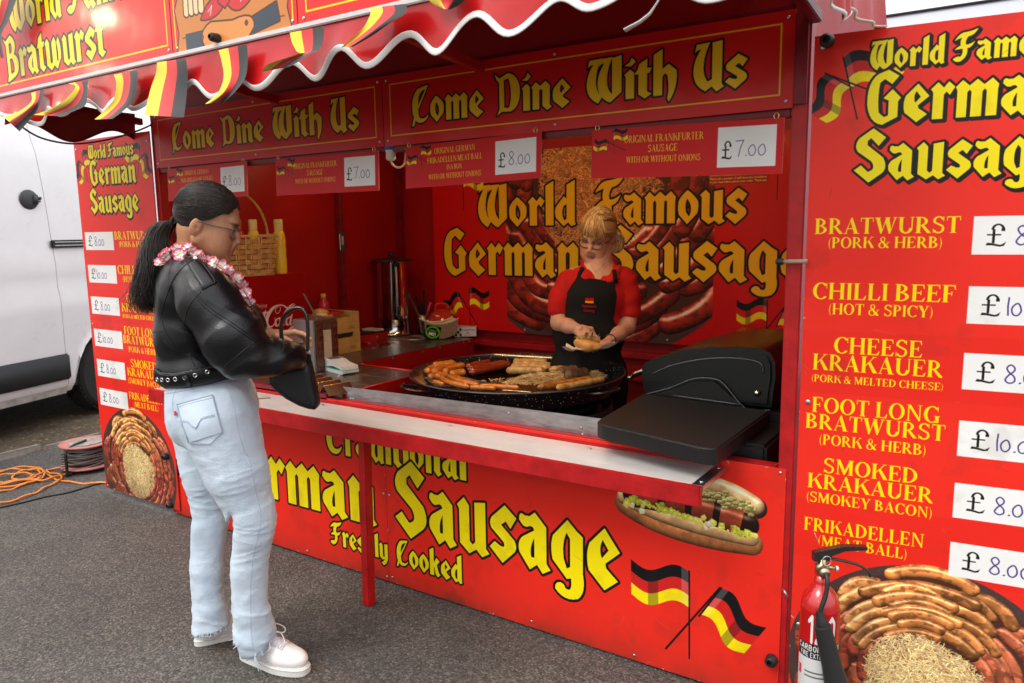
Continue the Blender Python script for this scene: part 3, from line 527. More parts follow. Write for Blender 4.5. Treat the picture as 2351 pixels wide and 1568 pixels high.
def backprint():
    pr=Print(2.45,1.13,460,(.80,.06,.06),x0=.40,z0=.84)
    q=Print(1.35,1.13,460,(.80,.06,.06),x0=.99,z0=.84)
    panphoto(q,1.62,1.78,.98,seed=5,warm=.95,kr=.33,dark=1.05,ky=1.0,th=.0045,nk=3000,sr=.058,hl=.85,red=.6,kcol=(1.25,.86,.45))
    i=int(round(.59*460)); pr.a[:, i:i+q.W]=q.a[:, :]
    O=(.94,.74,.10)
    pr.text(BL,'World',.775,1.49,1.516,.172,O,outline=.008); pr.text(BL,'Famous',1.62,2.51,1.516,.172,O,outline=.008)
    pr.text(BL,'German',.483,1.52,1.204,.205,O,outline=.008); pr.text(BL,'Sausage',1.68,2.83,1.206,.205,O,outline=.008)
    for m,cx in ((1,.66),(-1,2.66)):
        flagprint(pr,cx+m*.03,1.10,.16,.11,flip=m,rot=0,pole=1.2); flagprint(pr,cx-m*.06,1.075,.14,.11,flip=-m,rot=-.35,pole=0); pr.line([(cx-m*.06,1.08),(cx+m*.09,.87)],.006,INK)
        flagprint(pr,cx+m*.0,1.80+.07,.16,.11,flip=m,rot=0,pole=1.2)
    return pr
def faciaprint(k):
    x0,x1=((-.30,1.503),(1.507,2.068),(2.072,3.4))[k]; pr=Print(x1-x0,.70,600,(.87,.13,.10),x0=x0,z0=2.045)
    if k!=1: pr.frame(x0+.03,2.074,x1-.02,2.72,.005,YEL)
    if k==0: pr.text(BL,'Bratwurst',.44,1.13,2.093,.10,YEL,outline=.006); pr.text(BL,'World Famous',.50,1.44,2.255,.10,YEL,outline=.006)
    if k==2: pr.text(BL,'Bratwurst',2.3,3.1,2.2,.12,YEL,outline=.006)
    if k==1:
        W=(.80,.49,.22); D=(.30,.17,.10)
        pr.frame(x0+.014,2.06,x1-.014,2.7,.005,YEL)
        def o(pts,c): 
            pr.polys([[curve(pts)]],c,outline=.004,ocol=D)
        o([(1.53,2.045),(1.545,2.10),(1.53,2.17),(1.56,2.22),(2.03,2.24),(2.05,2.17),(2.03,2.10),(2.045,2.045)],W)
        for z in (2.205,2.085): pr.line([(1.56,z),(1.75,z+.008),(2.02,z-.006)],.003,D)
        pr.rect(1.575,2.045,1.665,2.095,(.22,.25,.30)); pr.polys([[curve([(1.86,2.05),(2.0,2.07),(1.99,2.12),(1.86,2.09)])]],(.22,.25,.30),outline=.003,ocol=D)
        o([(1.67,2.045),(1.63,2.09,1),(1.70,2.11),(1.80,2.10),(1.90,2.115,1),(1.89,2.07),(1.86,2.045)],(.86,.55,.27))
        for x,z in ((1.655,2.075),(1.86,2.085)): pr.polys([[curve([(x-.006,z),(x,z+.012,1),(x+.006,z),(x,z-.012,1)])]],(.45,.26,.14),outline=.002,ocol=D)
        R2=(.80,.16,.16)
        o([(1.76,2.175),(1.70,2.185,1),(1.655,2.125),(1.71,2.112,1),(1.755,2.14)],R2); o([(1.77,2.165),(1.83,2.20,1),(1.895,2.155),(1.83,2.10,1),(1.785,2.145)],R2); o([(1.74,2.16),(1.77,2.205),(1.80,2.165),(1.77,2.14)],R2)
        for p in ([(1.69,2.14),(1.71,2.155),(1.70,2.13)],[(1.83,2.16),(1.86,2.165),(1.84,2.145)]): pr.line(p,.003,(.95,.85,.85))
        for j in range(4): o([(1.575+j*.024,2.15),(1.59+j*.024,2.135,1),(1.598+j*.024,2.15),(1.60+j*.024,2.25),(1.577+j*.024,2.25)],(.93,.80,.62))
    return pr
# ---------------------------------------------------------------- soft bodies: rounded volumes melted together, skinned as one mesh
_T=np.random.RandomState(3).rand(32,32,32).astype(np.float32)
def noise3(P,s=1.,seed=0.):
    q=np.asarray(P)*s+seed*7.13+100.; i=np.floor(q).astype(int); f=q-i; f=f*f*(3-2*f); i&=31; j=(i+1)&31
    a=lambda x,y,z:_T[x,y,z]
    x0,y0,z0=i[...,0],i[...,1],i[...,2]; x1,y1,z1=j[...,0],j[...,1],j[...,2]; fx,fy,fz=f[...,0],f[...,1],f[...,2]
    c=lambda y,z:a(x0,y,z)*(1-fx)+a(x1,y,z)*fx
    return ((c(y0,z0)*(1-fy)+c(y1,z0)*fy)*(1-fz)+(c(y0,z1)*(1-fy)+c(y1,z1)*fy)*fz)*2-1
def rid(P,seed=0.):
    """sharp folds"""
    n=noise3(P,1.,seed); return np.maximum(0,1-np.abs(n)*3.2)**1.6*np.clip(noise3(np.asarray(P)*.37,1.,seed+3)+.55,0,1)
class Body:
    """primitives in a frame (a,b,z); each: ('c',p,q,r0,r1) tapered limb, ('e',centre,radii[,R]) ellipsoid; k softness; sub carves"""
    def __init__(s): s.P=[]
    def c(s,p,q,r0,r1=None,k=.02,sub=False): s.P.append(('c',np.array(p,float),np.array(q,float),r0,r0 if r1 is None else r1,k,sub)); return s
    def chain(s,pts,rs,k=.02):
        for i in range(len(pts)-1): s.c(pts[i],pts[i+1],rs[i],rs[i+1],k)
        return s
    def e(s,c,r,R=None,k=.02,sub=False): s.P.append(('e',np.array(c,float),np.array(r,float),None if R is None else np.array(R,float),0,k,sub)); return s
    def ev(s,X,only=None):
        f=np.full(X.shape[:-1],1.,np.float32)
        for p in s.P:
            if p[0]=='c':
                lo=np.minimum(p[1],p[2])-max(p[3],p[4]); hi=np.maximum(p[1],p[2])+max(p[3],p[4])
            else: m=p[2].max(); lo=p[1]-m; hi=p[1]+m
            yield p,lo-.05-p[5],hi+.05+p[5]
def _prim(p,X):
    if p[0]=='c':
        a,b=p[1],p[2]; d=b-a; t=np.clip(((X-a)@d)/(d@d+1e-12),0,1); return np.linalg.norm(X-a-t[...,None]*d,axis=-1)-(p[3]+(p[4]-p[3])*t)
    Y=X-p[1]
    if p[3] is not None: Y=Y@p[3]
    k0=np.linalg.norm(Y/p[2],axis=-1); k1=np.linalg.norm(Y/p[2]**2,axis=-1)+1e-9; return k0*(k0-1)/k1
def field(B,X):
    """value of the volume at points X (n,3)"""
    f=np.full(X.shape[:-1],.3)
    for p in B.P:
        d=_prim(p,X); k=p[5]
        if p[6]: h=np.clip(.5-.5*(f+d)/k,0,1); f=f*(1-h)-d*h+k*h*(1-h)
        else: h=np.clip(.5+.5*(f-d)/k,0,1); f=f*(1-h)+d*h-k*h*(1-h)
    return f
def nets(B,res,mod=None,lo=None,hi=None):
    L=[];H=[]
    for p,l,h in B.ev(np.zeros((1,3))):
        if not p[6]: L.append(l+.05);H.append(h-.05)
    lo=np.min(L,0)-3*res if lo is None else np.array(lo,float); hi=np.max(H,0)+3*res if hi is None else np.array(hi,float)
    n=np.ceil((hi-lo)/res).astype(int)+1; ax=[lo[i]+np.arange(n[i])*res for i in range(3)]
    f=np.full(n,.3,np.float32)
    for p,l,h in B.ev(np.zeros((1,3))):
        i0=np.clip(np.floor((l-lo)/res).astype(int),0,n-1); i1=np.clip(np.ceil((h-lo)/res).astype(int)+1,1,n)
        if (i1<=i0).any(): continue
        sl=tuple(slice(a,b) for a,b in zip(i0,i1)); X=np.stack(np.meshgrid(*[ax[i][sl[i]] for i in range(3)],indexing='ij'),-1)
        d=_prim(p,X); g=f[sl]; k=p[5]
        if p[6]: hh=np.clip(.5-.5*(g+d)/k,0,1); f[sl]=g*(1-hh)-d*hh+k*hh*(1-hh)
        else: hh=np.clip(.5+.5*(g-d)/k,0,1); f[sl]=g*(1-hh)+d*hh-k*hh*(1-hh)
    if mod is not None:
        X=np.stack(np.meshgrid(*ax,indexing='ij'),-1); f=mod(f,X)
    f[0]=f[-1]=.3; f[:,0]=f[:,-1]=.3; f[:,:,0]=f[:,:,-1]=.3
    s=f<0; cs=[s[a:n[0]-1+a,b:n[1]-1+b,c:n[2]-1+c] for a in (0,1) for b in (0,1) for c in (0,1)]
    tot=sum(c.astype(np.int8) for c in cs); act=(tot>0)&(tot<8); I=np.argwhere(act)
    idx=np.full(act.shape,-1,np.int64); idx[act]=np.arange(len(I))
    acc=np.zeros((len(I),3)); cnt=np.zeros(len(I)); C=[(a,b,c) for a in (0,1) for b in (0,1) for c in (0,1)]
    val=lambda o:f[I[:,0]+o[0],I[:,1]+o[1],I[:,2]+o[2]].astype(float)
    vs={o:val(o) for o in C}
    for o in C:
        for d in range(3):
            if o[d]==0:
                q=list(o); q[d]=1; q=tuple(q); v0,v1=vs[o],vs[q]; m=(v0<0)!=(v1<0); t=np.where(m,v0/(v0-v1+1e-12),0); pt=np.array(o,float)[None]+np.zeros((len(I),3)); pt[:,d]=t
                acc+=pt*m[:,None]; cnt+=m
    V=lo+(I+acc/np.maximum(cnt,1)[:,None])*res
    F=[]
    for d in range(3):
        e=[1,2,0][d]; g=[2,0,1][d]
        A=[slice(None)]*3; Bs=[slice(None)]*3; A[d]=slice(0,n[d]-1); Bs[d]=slice(1,n[d]); a=s[tuple(A)]; b=s[tuple(Bs)]; E=np.argwhere(a!=b)
        E=E[(E[:,e]>0)&(E[:,g]>0)&(E[:,e]<n[e]-1)&(E[:,g]<n[g]-1)]
        def id_(de,dg): q=E.copy(); q[:,e]-=de; q[:,g]-=dg; return idx[q[:,0],q[:,1],q[:,2]]
        Q=np.stack([id_(1,1),id_(0,1),id_(0,0),id_(1,0)],1); inside=a[E[:,0],E[:,1],E[:,2]]
        Q[~inside]=Q[~inside][:,::-1]; Q=Q[(Q>=0).all(1)]; F.append(Q)
    return V,np.concatenate(F)
def normals(V,F):
    n=np.cross(V[F[:,2]]-V[F[:,0]],V[F[:,3]]-V[F[:,1]]); N=np.zeros_like(V)
    for k in range(4): np.add.at(N,F[:,k],n)
    return N/(np.linalg.norm(N,axis=1,keepdims=True)+1e-12)
def relax(V,F,it=2,w=.5):
    for _ in range(it):
        A=np.zeros_like(V); c=np.zeros(len(V))
        for k in range(4):
            j=(k+1)%4; np.add.at(A,F[:,k],V[F[:,j]]); np.add.at(c,F[:,k],1); np.add.at(A,F[:,j],V[F[:,k]]); np.add.at(c,F[:,j],1)
        V=V*(1-w)+w*A/np.maximum(c,1)[:,None]
    return V
def tri_bvh(V,F): return BVHTree.FromPolygons([Vector(v) for v in V],[tuple(map(int,f)) for f in F])
def drape(bvh,x,y,off=.0):
    """the point of a surface met by the sight line x,y, lifted by off"""
    d=Vector(sight(x,y)).normalized(); h=bvh.ray_cast(Vector(CAMP),d)
    if h[0] is None: return None
    n=h[1]; n=n if n.dot(d)<0 else -n
    return np.array(h[0]+n*off)
rot=lambda a:np.array([[math.cos(a),0,-math.sin(a)],[0,1,0],[math.sin(a),0,math.cos(a)]])
def seam(mb,bvh,pts,r=.0014,off=.0008,n=5,sub=10):
    P=[drape(bvh,*p,off) for p in catmull([np.array([*p,0.]) for p in pts],sub) for p in [p[:2]]]
    P=[p for p in P if p is not None]
    if len(P)>2:
        run=[P[0]]
        for p in P[1:]:
            if np.linalg.norm(p-run[-1])<.06: run.append(p)
        if len(run)>2: mb.tube(run,r,n)
    return mb
def head(B=None,ears=True,mouth=.0):
    """a head in its own frame: x ahead, y left, z up, chin at -.115"""
    B=B or Body()
    B.e((-.012,0,.035),(.098,.076,.090)); B.e((.024,0,-.030),(.068,.060,.088),k=.03)
    for s in (1,-1):
        B.c((-.005,s*.050,-.055),(.062,s*.014,-.098),.024,.020,k=.03); B.e((.052,s*.034,-.028),(.030,.026,.034),k=.03)
        B.e((.058,s*.030,-.066),(.026,.024,.030),k=.03)
        if ears: 
            B.e((-.004,s*.077,-.006),(.019,.007,.031),R=np.array([[.96,s*.25,.1],[-s*.25,.96,0],[-.1,0,1]]),k=.006); B.c((.002,s*.086,-.010),(-.002,s*.088,.006),.007,k=.004,sub=True)
    B.e((.073,0,-.100),(.021,.022,.019),k=.02); B.c((.078,-.026,.024),(.078,.026,.024),.013,k=.025)
    for s in (1,-1): B.e((.098,s*.032,.004),(.016,.019,.011),k=.014,sub=True); B.e((.0765,s*.032,.002),(.0125,.0145,.0115),k=.003)
    for s in (1,-1): B.c((.0835,s*.020,.0095),(.0800,s*.044,.0080),.0038,k=.004)
    B.chain([(.088,0,.014),(.097,0,-.012),(.1045,0,-.031)],[.007,.0080,.0092],k=.012); 
    for s in (1,-1): B.e((.0955,s*.0115,-.037),(.010,.0072,.0072),k=.006)
    B.c((.094,-.012,-.050),(.094,.012,-.050),.008,k=.012)
    B.c((.0935,-.015,-.0615),(.0935,.015,-.0615),.0055,k=.005); B.c((.0975,0,-.0605),(.0965,0,-.0615),.0050,k=.006); B.c((.092,-.012,-.0715),(.092,.012,-.0715),.0062,k=.005); B.c((.0935,0,-.0718),(.0935,0,-.0720),.0056,k=.005)
    B.c((.103,-.017,-.0665),(.103,.017,-.0665),.0018,k=.004,sub=True)
    return B
def handshape(B,w,dirn,palmn,side,curl=(.5,.6,.7,.8),thumb=.5,L=.18,k=.006,spread=.10):
    """a hand from the wrist w; dirn to the knuckles, palmn out of the palm, side towards the thumb"""
    w=np.array(w,float); d=np.array(dirn,float); d/=np.linalg.norm(d); n=np.array(palmn,float); n-=d*(n@d); n/=np.linalg.norm(n); s=np.cross(d,n); 
    if s@np.array(side,float)<0: s=-s
    u=L/.18
    for i,o in enumerate((.030,.010,-.010,-.028)): B.c(w+s*o*.55*u,w+d*.088*u+s*o*u,.015*u,.0115*u,k=.010)
    for i,(o,l) in enumerate(((.032,.074),(.011,.082),(-.010,.076),(-.029,.060))):
        p=w+d*.086*u+s*o*u; a=0; r=.0096*u; f=d+s*(spread*(1.5-i)/1.5)*.5; f/=np.linalg.norm(f)
        for j,(fr,ra) in enumerate(((.45,.95),(.30,.88),(.25,.78))):
            a+=curl[i]*(.9 if j==0 else .75); v=f*math.cos(a)+n*math.sin(a); q=p+v*l*fr*u; B.c(p,q,r*(1 if j==0 else .93),r*ra,k=.003); p=q; r*=ra
    p=w+s*.020*u+n*.004*u; v=d*.62+s*.72+n*.25*thumb; v/=np.linalg.norm(v); q=p+v*.045*u; B.c(p,q,.014*u,.0115*u,k=.010)
    v=d*.85+s*(.35-.6*thumb)+n*.7*thumb; v/=np.linalg.norm(v); q2=q+v*.032*u; B.c(q,q2,.0112*u,.0100*u,k=.003)
    v=d*.9-s*.3*thumb+n*.8*thumb; v/=np.linalg.norm(v); B.c(q2,q2+v*.026*u,.0100*u,.0082*u,k=.003)
    return B
def strands(mb,paths,r0=.0008,r1=.0003,n=3):
    for P in paths: mb.tube(P,np.linspace(r0,r1,len(P)),n,cap=False)
    return mb
# ================================================================ THE SETTING
def ground_mat():
    m=bpy.data.materials.new('asphalt'); m.use_nodes=True; t=m.node_tree; p=t.nodes['Principled BSDF']; N=t.nodes.new; Lk=t.links.new
    tc=N('ShaderNodeTexCoord'); v=N('ShaderNodeTexVoronoi'); v.inputs['Scale'].default_value=150; Lk(tc.outputs['Object'],v.inputs['Vector'])
    v2=N('ShaderNodeTexVoronoi'); v2.inputs['Scale'].default_value=70; Lk(tc.outputs['Object'],v2.inputs['Vector'])
    n=N('ShaderNodeTexNoise'); n.inputs['Scale'].default_value=1.1; n.inputs['Detail'].default_value=9; n.inputs['Roughness'].default_value=.7; Lk(tc.outputs['Object'],n.inputs['Vector'])
    r=N('ShaderNodeValToRGB'); e=r.color_ramp.elements; e[0].position=0; e[0].color=(.040,.036,.033,1); e[1].position=1; e[1].color=(.20,.175,.145,1)
    for q,c in ((.35,(.070,.064,.060,1)),(.75,(.105,.096,.089,1)),(.93,(.155,.14,.125,1))): x=e.new(q); x.color=c
    sp=N('ShaderNodeSeparateColor'); Lk(v.outputs['Color'],sp.inputs[0]); Lk(sp.outputs[0],r.inputs[0])
    r2=N('ShaderNodeValToRGB'); r2.color_ramp.elements[0].color=(.56,.55,.55,1); r2.color_ramp.elements[1].color=(1.22,1.19,1.15,1); r2.color_ramp.elements[0].position=.3; r2.color_ramp.elements[1].position=.7; Lk(n.outputs[0],r2.inputs[0])
    mx=N('ShaderNodeMix'); mx.data_type='RGBA'; mx.blend_type='MULTIPLY'; mx.inputs[0].default_value=1; Lk(r.outputs[0],mx.inputs[6]); Lk(r2.outputs[0],mx.inputs[7]); Lk(mx.outputs[2],p.inputs['Base Color'])
    p.inputs['Roughness'].default_value=.82
    ad=N('ShaderNodeMath'); ad.operation='MULTIPLY_ADD'; ad.inputs[1].default_value=.6; Lk(v2.outputs['Distance'],ad.inputs[0]); Lk(v.outputs['Distance'],ad.inputs[2])
    b=N('ShaderNodeBump'); b.inputs['Strength'].default_value=.55; b.inputs['Distance'].default_value=.004; b.invert=True; Lk(ad.outputs[0],b.inputs['Height']); Lk(b.outputs[0],p.inputs['Normal']); return m
g=MB(); n=60
G=[[(x,y,.0) for x in np.linspace(-1.93,60,12)] for y in np.linspace(-60,60,12)]
tag(g.grid(G).build('road_surface',ground_mat()),kind='structure')
soil=mat('leafy_soil',(.055,.042,.028),.95,col2=(.16,.115,.065),scale=26,bump=1.,bscale=45)
G=[[(x,y,-.012+.012*float(noise3(np.array([x,y,0.]),3))) for x in list(np.linspace(-60,-6,8))+list(np.linspace(-5.6,-2.0,30))] for y in list(np.linspace(-60,-4,8))+list(np.linspace(-3.6,4,50))+list(np.linspace(5,60,8))]
tag(MB().grid(G).build('gravel_verge',soil,smooth=True),kind='structure')
mb=MB()
for k in range(9):
    y0=-2.2+k*.62; a=lambda y:-2.02+.055*(y+.02)*1.9*.5
    mb.obox((a(y0+.3),y0+.3,-.022+.004*rng.randn()),(.028,0.002,0),(-.016,.305,0),(0,0,.045),.008)
tag(mb.build('path_edging',mat('old_concrete',(.22,.19,.16),.9,var=.3,scale=20,bump=.5)),kind='structure')
# loose chips and dry leaves
mb=MB()
for i in range(2600):
    y=-3+6.5*rng.rand(); x=-2.1-3.2*rng.rand()**1.4; s=.006+.014*rng.rand(); a=rng.rand()*6.3; h=.004+.004*rng.rand()
    mb.add([(x+s*math.cos(a),y+s*math.sin(a),h+.001),(x+s*.5*math.cos(a+1.4),y+s*.5*math.sin(a+1.4),h+.006*rng.rand()),(x-s*math.cos(a),y-s*math.sin(a),h+.003*rng.rand()),(x+s*.5*math.cos(a-1.5),y+s*.5*math.sin(a-1.5),h)],[(0,1,2,3)])
tag(mb.build('leaf_litter',mat('dry_leaf',(.12,.08,.045),.9,col2=(.38,.27,.14),scale=60)),'brown dry leaves and chippings scattered on the verge under the white van','litter',kind='stuff')
mb=MB()
for i in range(900):
    x=-1.8+7*rng.rand(); y=-2.6+2.7*rng.rand(); s=.0016+.0028*rng.rand()**2; a=rng.rand()*6.3
    if rng.rand()<.5: x=-1.8+3*rng.rand()
    mb.add([(x+s*math.cos(a+q)*(.7+.6*rng.rand()),y+s*math.sin(a+q)*(.6+.5*rng.rand()),.0008+.0016*rng.rand()) for q in (0,1.6,3.1,4.7)],[(0,1,2,3)])
tag(mb.build('stone_chips',mat('pale_chip',(.14,.12,.10),.8,col2=(.42,.36,.28),scale=40)),'pale stone chips and crumbs lying on the grey asphalt','litter',kind='stuff')
tag(MB().tube([onZ(307,1118,.004)+(0,0,0),onZ(330,1120,.004),onZ(338,1124,.006)],.004,5,flat=.3).build('paper_scrap',mat('scrap_white',(.6,.6,.58),.6),smooth=True),'small white paper scrap on the asphalt by the black cable','litter')
# ================================================================ THE STALL
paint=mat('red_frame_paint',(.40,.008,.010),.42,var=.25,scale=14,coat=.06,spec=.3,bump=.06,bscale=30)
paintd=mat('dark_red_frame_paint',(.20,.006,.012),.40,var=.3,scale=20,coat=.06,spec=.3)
canvas=mat('red_pvc_canvas',(.36,.005,.005),.5,spec=.3,var=.12,scale=3,bump=.10,bscale=3.5)
black=mat('black_plastic',(.012,.012,.013),.45)
stall=thing('food_stall',(1.6,0,0),'red and yellow sausage stall with an open serving hatch and striped awning','food stall')
pf0,pf1=frontprint(0),frontprint(1)
T0=lambda x,z:(x,0.,z)
p0=board('counter_panel',pf0,printmat('front_print_a',pf0,coat=.10,rough=.45,wear=.05),stall,T0); p1=board('counter_panel',pf1,printmat('front_print_b',pf1,coat=.10,rough=.45,wear=.05),stall,T0)
for x,z in ((.02,.04),(.55,.03),(1.05,.03),(1.548,.03),(1.548,.40),(.02,.74)): screw((x,-.0002,z),(0,-1,0),p0)
for x,z in ((1.58,.035),(2.28,.035),(2.70,.03),(3.172,.03),(3.168,.765),(1.58,.40)): screw((x,-.0002,z),(0,-1,0),p1)
def knob(c,n,parent,r=.019,l=.030):
    o=MB().lathe([(r*.8,0),(r,.004),(r*.92,l*.8),(r*.62,l),(r*.45,l),(r*.4,l*.55),(.0005,l*.55)],c,14,n).build('knob',black,parent,True); autosmooth(o); return o
# frame
mb=MB().box(.055,.008,.0,.102,.055,2.14,.004); mb.build('post',paint,stall)
mb=MB().box(3.160,.004,.0,3.206,.062,2.14,.004); mb.build('post',paint,stall)
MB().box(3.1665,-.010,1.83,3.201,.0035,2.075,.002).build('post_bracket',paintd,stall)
MB().box(.06,.0075,.742,3.155,.060,.778,.004).build('counter_rail',paint,stall)
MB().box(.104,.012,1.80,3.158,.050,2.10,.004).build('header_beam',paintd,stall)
MB().box(.012,.0075,.0,.05,.05,.742,.003).build('panel_stud',paintd,stall); MB().box(3.128,.0075,.0,3.155,.05,.74,.003).build('panel_stud',paintd,stall); MB().box(1.5,.008,0,1.54,.05,.74,.003).build('panel_stud',paintd,stall)
# the shelf in front of the hatch, with its prop leg
marble=mat('white_marbled_laminate',(.62,.58,.56),.32,var=.09,scale=7,coat=.35,stretch=(1,5,1))
sh=MB().box(.262,-.215,.742,2.972,-.006,.7575,.002).build('serving_shelf',marble,stall)
MB().box(.255,-.238,.700,3.006,-.2155,.7595,.003).build('shelf_edge',paint,sh); MB().box(.255,-.0055,.741,2.99,.007,.7665,.002).build('shelf_back_rail',paint,sh)
MB().box(2.9725,-.2150,.7405,3.006,.004,.7590,.0015).build('end_cap',mat('brushed_aluminium',(.50,.50,.52),.32,1.,var=.1,scale=30),sh)
for y in (-.18,-.03): screw((2.989,y,.7590),(0,0,1),sh,.007)
for x in (.62,1.25,1.95,2.55): screw((x,-.045,.7576),(0,0,1),sh,.008)
mb=MB().obox((.905,-.10,.7583),(.035,.035,0),(-.006,.006,0),(0,0,.001)); mb.build('hinge',mat('brass_strap',(.55,.40,.2),.35,1.),sh)
mb=MB(); 
mb.obox((1.613,-.17,.352),(.020,0,.0),(0,.020,0),(-.004,.012,.352),.004); mb.build('prop_leg',paint,stall)
# header signs
for x0,x1,a,b in ((.104,1.629,.250,1.505),(1.633,3.1655,1.778,3.037)):
    pr=signprint(x0,x1,a,b); s_=board('header_sign',pr,printmat('come_dine_print_%d'%int(x0*10),pr,rough=.36,coat=.12),stall,lambda x,z:(x,-.006,z),t=.006)
    for x in np.linspace(x0+.02,x1-.02,3):
        for z in (1.842,2.066): screw((x,-.0062,z),(0,-1,0),s_,.005)
# canvas: header, awning underside, roof, side and back walls
def drapesheet(o,u,v,nu,nv,amp,sc,seed,t=.0015):
    o,u,v=[np.array(q,float) for q in (o,u,v)]; nn=np.cross(u,v); nn/=np.linalg.norm(nn); G=[]
    for j in range(nv+1):
        row=[]
        for i in range(nu+1):
            p=o+u*i/nu+v*j/nv; e=min(1,4*min(i,nu-i)/nu,4*min(j,nv-j)/nv); row.append(p+nn*amp*e*float(noise3(p[None]*sc,1.,seed)[0]))
        G.append(row)
    return MB().grid(G)
drapesheet((.05,.030,2.09),(3.12,0,0),(0,0,.62),40,10,.018,2.2,1).build('header_canvas',canvas,stall,True)
drapesheet((-.05,-.60,2.30),(3.35,0,0),(0,.63,.10),36,10,.014,2.2,2).build('awning_canvas',canvas,stall,True)
drapesheet((.0,.03,2.70),(3.2,0,0),(0,1.05,-.40),20,8,.02,2,3).build('roof_canvas',canvas,stall,True); drapesheet((.0,1.08,2.30),(3.2,0,0),(0,.78,-.05),20,8,.02,2,4).build('roof_canvas',canvas,stall,True)
wall=canvas
drapesheet((.045,.06,.02),(0,1.80,0),(0,0,2.24),60,60,.022,np.array([3,5,1.6]),5).build('side_curtain',wall,stall,True)
drapesheet((3.19,.06,.02),(0,1.02,0),(0,0,2.28),20,20,.015,2,6).grid([[(3.19,y,z) for y in np.linspace(1.08,1.84,6)] for z in np.linspace(.02,2.24,6)]).build('side_curtain',wall,stall,True)
drapesheet((.03,1.845,.02),(3.17,0,0),(0,0,2.24),60,40,.018,np.array([5,3,1.6]),7).build('back_curtain',wall,stall,True)
for x,y in ((.075,1.815),(3.15,1.80),(.080,1.235)):
    MB().box(x-.018,y-.018,0,x+.018,y+.018,2.22,.003).build('pole',paintd,stall)
MB().box(.12,1.790,.735,3.12,1.825,.775,.004).build('back_rail',paint,stall); MB().box(.80,1.735,.615,3.10,1.788,.650,.004).build('back_rail',paint,stall); MB().box(.80,1.74,.40,3.10,1.79,.45,.004).build('back_rail',paintd,stall)
MB().box(.06,.06,.005,3.15,1.84,.012).build('stall_floor',mat('dark_red_floor',(.16,.008,.008),.5,var=.3),stall)
# rafters of the awning
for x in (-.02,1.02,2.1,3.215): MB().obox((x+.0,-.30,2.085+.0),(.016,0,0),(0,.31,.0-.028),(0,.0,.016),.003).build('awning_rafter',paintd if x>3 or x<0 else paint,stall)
# back banner
pb=backprint(); bb=board('back_banner',pb,printmat('back_print',pb,rough=.5,coat=.03,wear=.04),stall,lambda x,z:(x,1.783,z),t=.004)
for x in (.74,1.12,1.60,2.08,2.40,2.75): screw((x,1.7825,.862),(0,-1,0),bb,.007)
# facia box over the awning
white_rim=mat('white_pvc_rim',(.62,.60,.60),.35)
FX=lambda x:1.1214*x-.4528; FZ=lambda z:2.15+(z-2.08)*1.13
for k in range(3):
    pr=faciaprint(k); fb=board('facia_panel',pr,printmat('facia_print_%d'%k,pr,rough=.28,coat=.45),stall,lambda x,z:(FX(x),-.62,FZ(z)),t=.006)
    for x in (pr.x0+.022,pr.x0+pr.w-.018):
        if 0.4<x<3: screw((FX(x),-.6202,2.128),(0,-1,0),fb,.006)
knob((1.49,-.6205,2.128),(0,-1,0),stall,.015,.035)
MB().box(-.06,-.632,2.096,3.36,-.612,2.1120,.003).build('rim_strip',white_rim,stall)
MB().box(-.06,-.611,2.098,3.36,-.585,2.16,.003).build('facia_beam',paintd,stall)
# valance: gathered red film with a white bound edge
film=mat('red_gloss_film',(.46,.006,.007),.24,coat=.16,spec=.35,var=.15,scale=5,bump=.25,bscale=9); bind=mat('white_binding',(.78,.76,.74),.55)
ex=[(-.06,2.03),(.10,2.0),(.28,1.955),(.40,2.005),(.493,1.971),(.646,2.013),(.80,1.955),(.90,1.99),(.996,1.948),(1.18,2.0),(1.27,1.955),(1.368,1.998),(1.464,1.940),(1.602,1.985),(1.705,1.940),(1.852,2.002),(1.945,1.945),(2.074,2.011),(2.165,1.952),(2.306,2.019),(2.409,1.958),(2.543,2.03),(2.64,1.970),(2.772,2.034),(2.869,1.992),(3.02,2.03),(3.14,1.97),(3.36,2.0)]
def lowz(x):
    for (a,za),(b,zb) in zip(ex[:-1],ex[1:]):
        if x<=b: return za+(zb-za)*(.5-.5*math.cos(math.pi*max(0,(x-a))/(b-a)))
    return ex[-1][1]
def vy(x,v): return -.622-.012*v-.010*v*math.sin(x*15.3+.6)-.004*v*v*math.sin(x*31+1.)-.05*v*v*max(0,.25*float(noise3(np.array([x*2.,0,0]),1.)))
XS=np.linspace(-.06,3.30,260); G=[]
for j in range(13):
    v=j/12; G.append([(x,vy(x,v),2.100+(lowz(x)-2.100)*v) for x in XS])
MB().grid(G).build('valance',film,stall,True)
MB().tube([(x,vy(x,1),lowz(x)+.004) for x in XS],.0095,8,flat=.22,up=(0,1,0)).build('valance_binding',bind,stall,True)
# returns of the valance on the two sides of the awning
def ret(x0,ys,seed,flare,m2):
    G=[];E=[]
    for j in range(9):
        v=j/8; row=[]
        for y in ys:
            lo=1.975+.035*math.sin((y+.6)*15+seed); row.append((x0+flare*v*(1+.5*math.sin(y*17)),y,2.10+(lo-2.10)*v))
        G.append(row)
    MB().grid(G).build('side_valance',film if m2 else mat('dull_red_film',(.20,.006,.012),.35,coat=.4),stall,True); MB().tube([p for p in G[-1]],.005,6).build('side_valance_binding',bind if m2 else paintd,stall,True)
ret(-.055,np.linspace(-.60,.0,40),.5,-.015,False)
_b=[onY(x,y,Y) for x,y,Y in ((1900,-30,-.56),(1913,3,-.50),(1930,28,-.46),(1942,48,-.42),(1946,30,-.39),(1950,17,-.36),(1961,34,-.30),(1987,48,-.18),(2008,57,-.10),(2030,61.5,-.02))]; _b=catmull(_b,4)
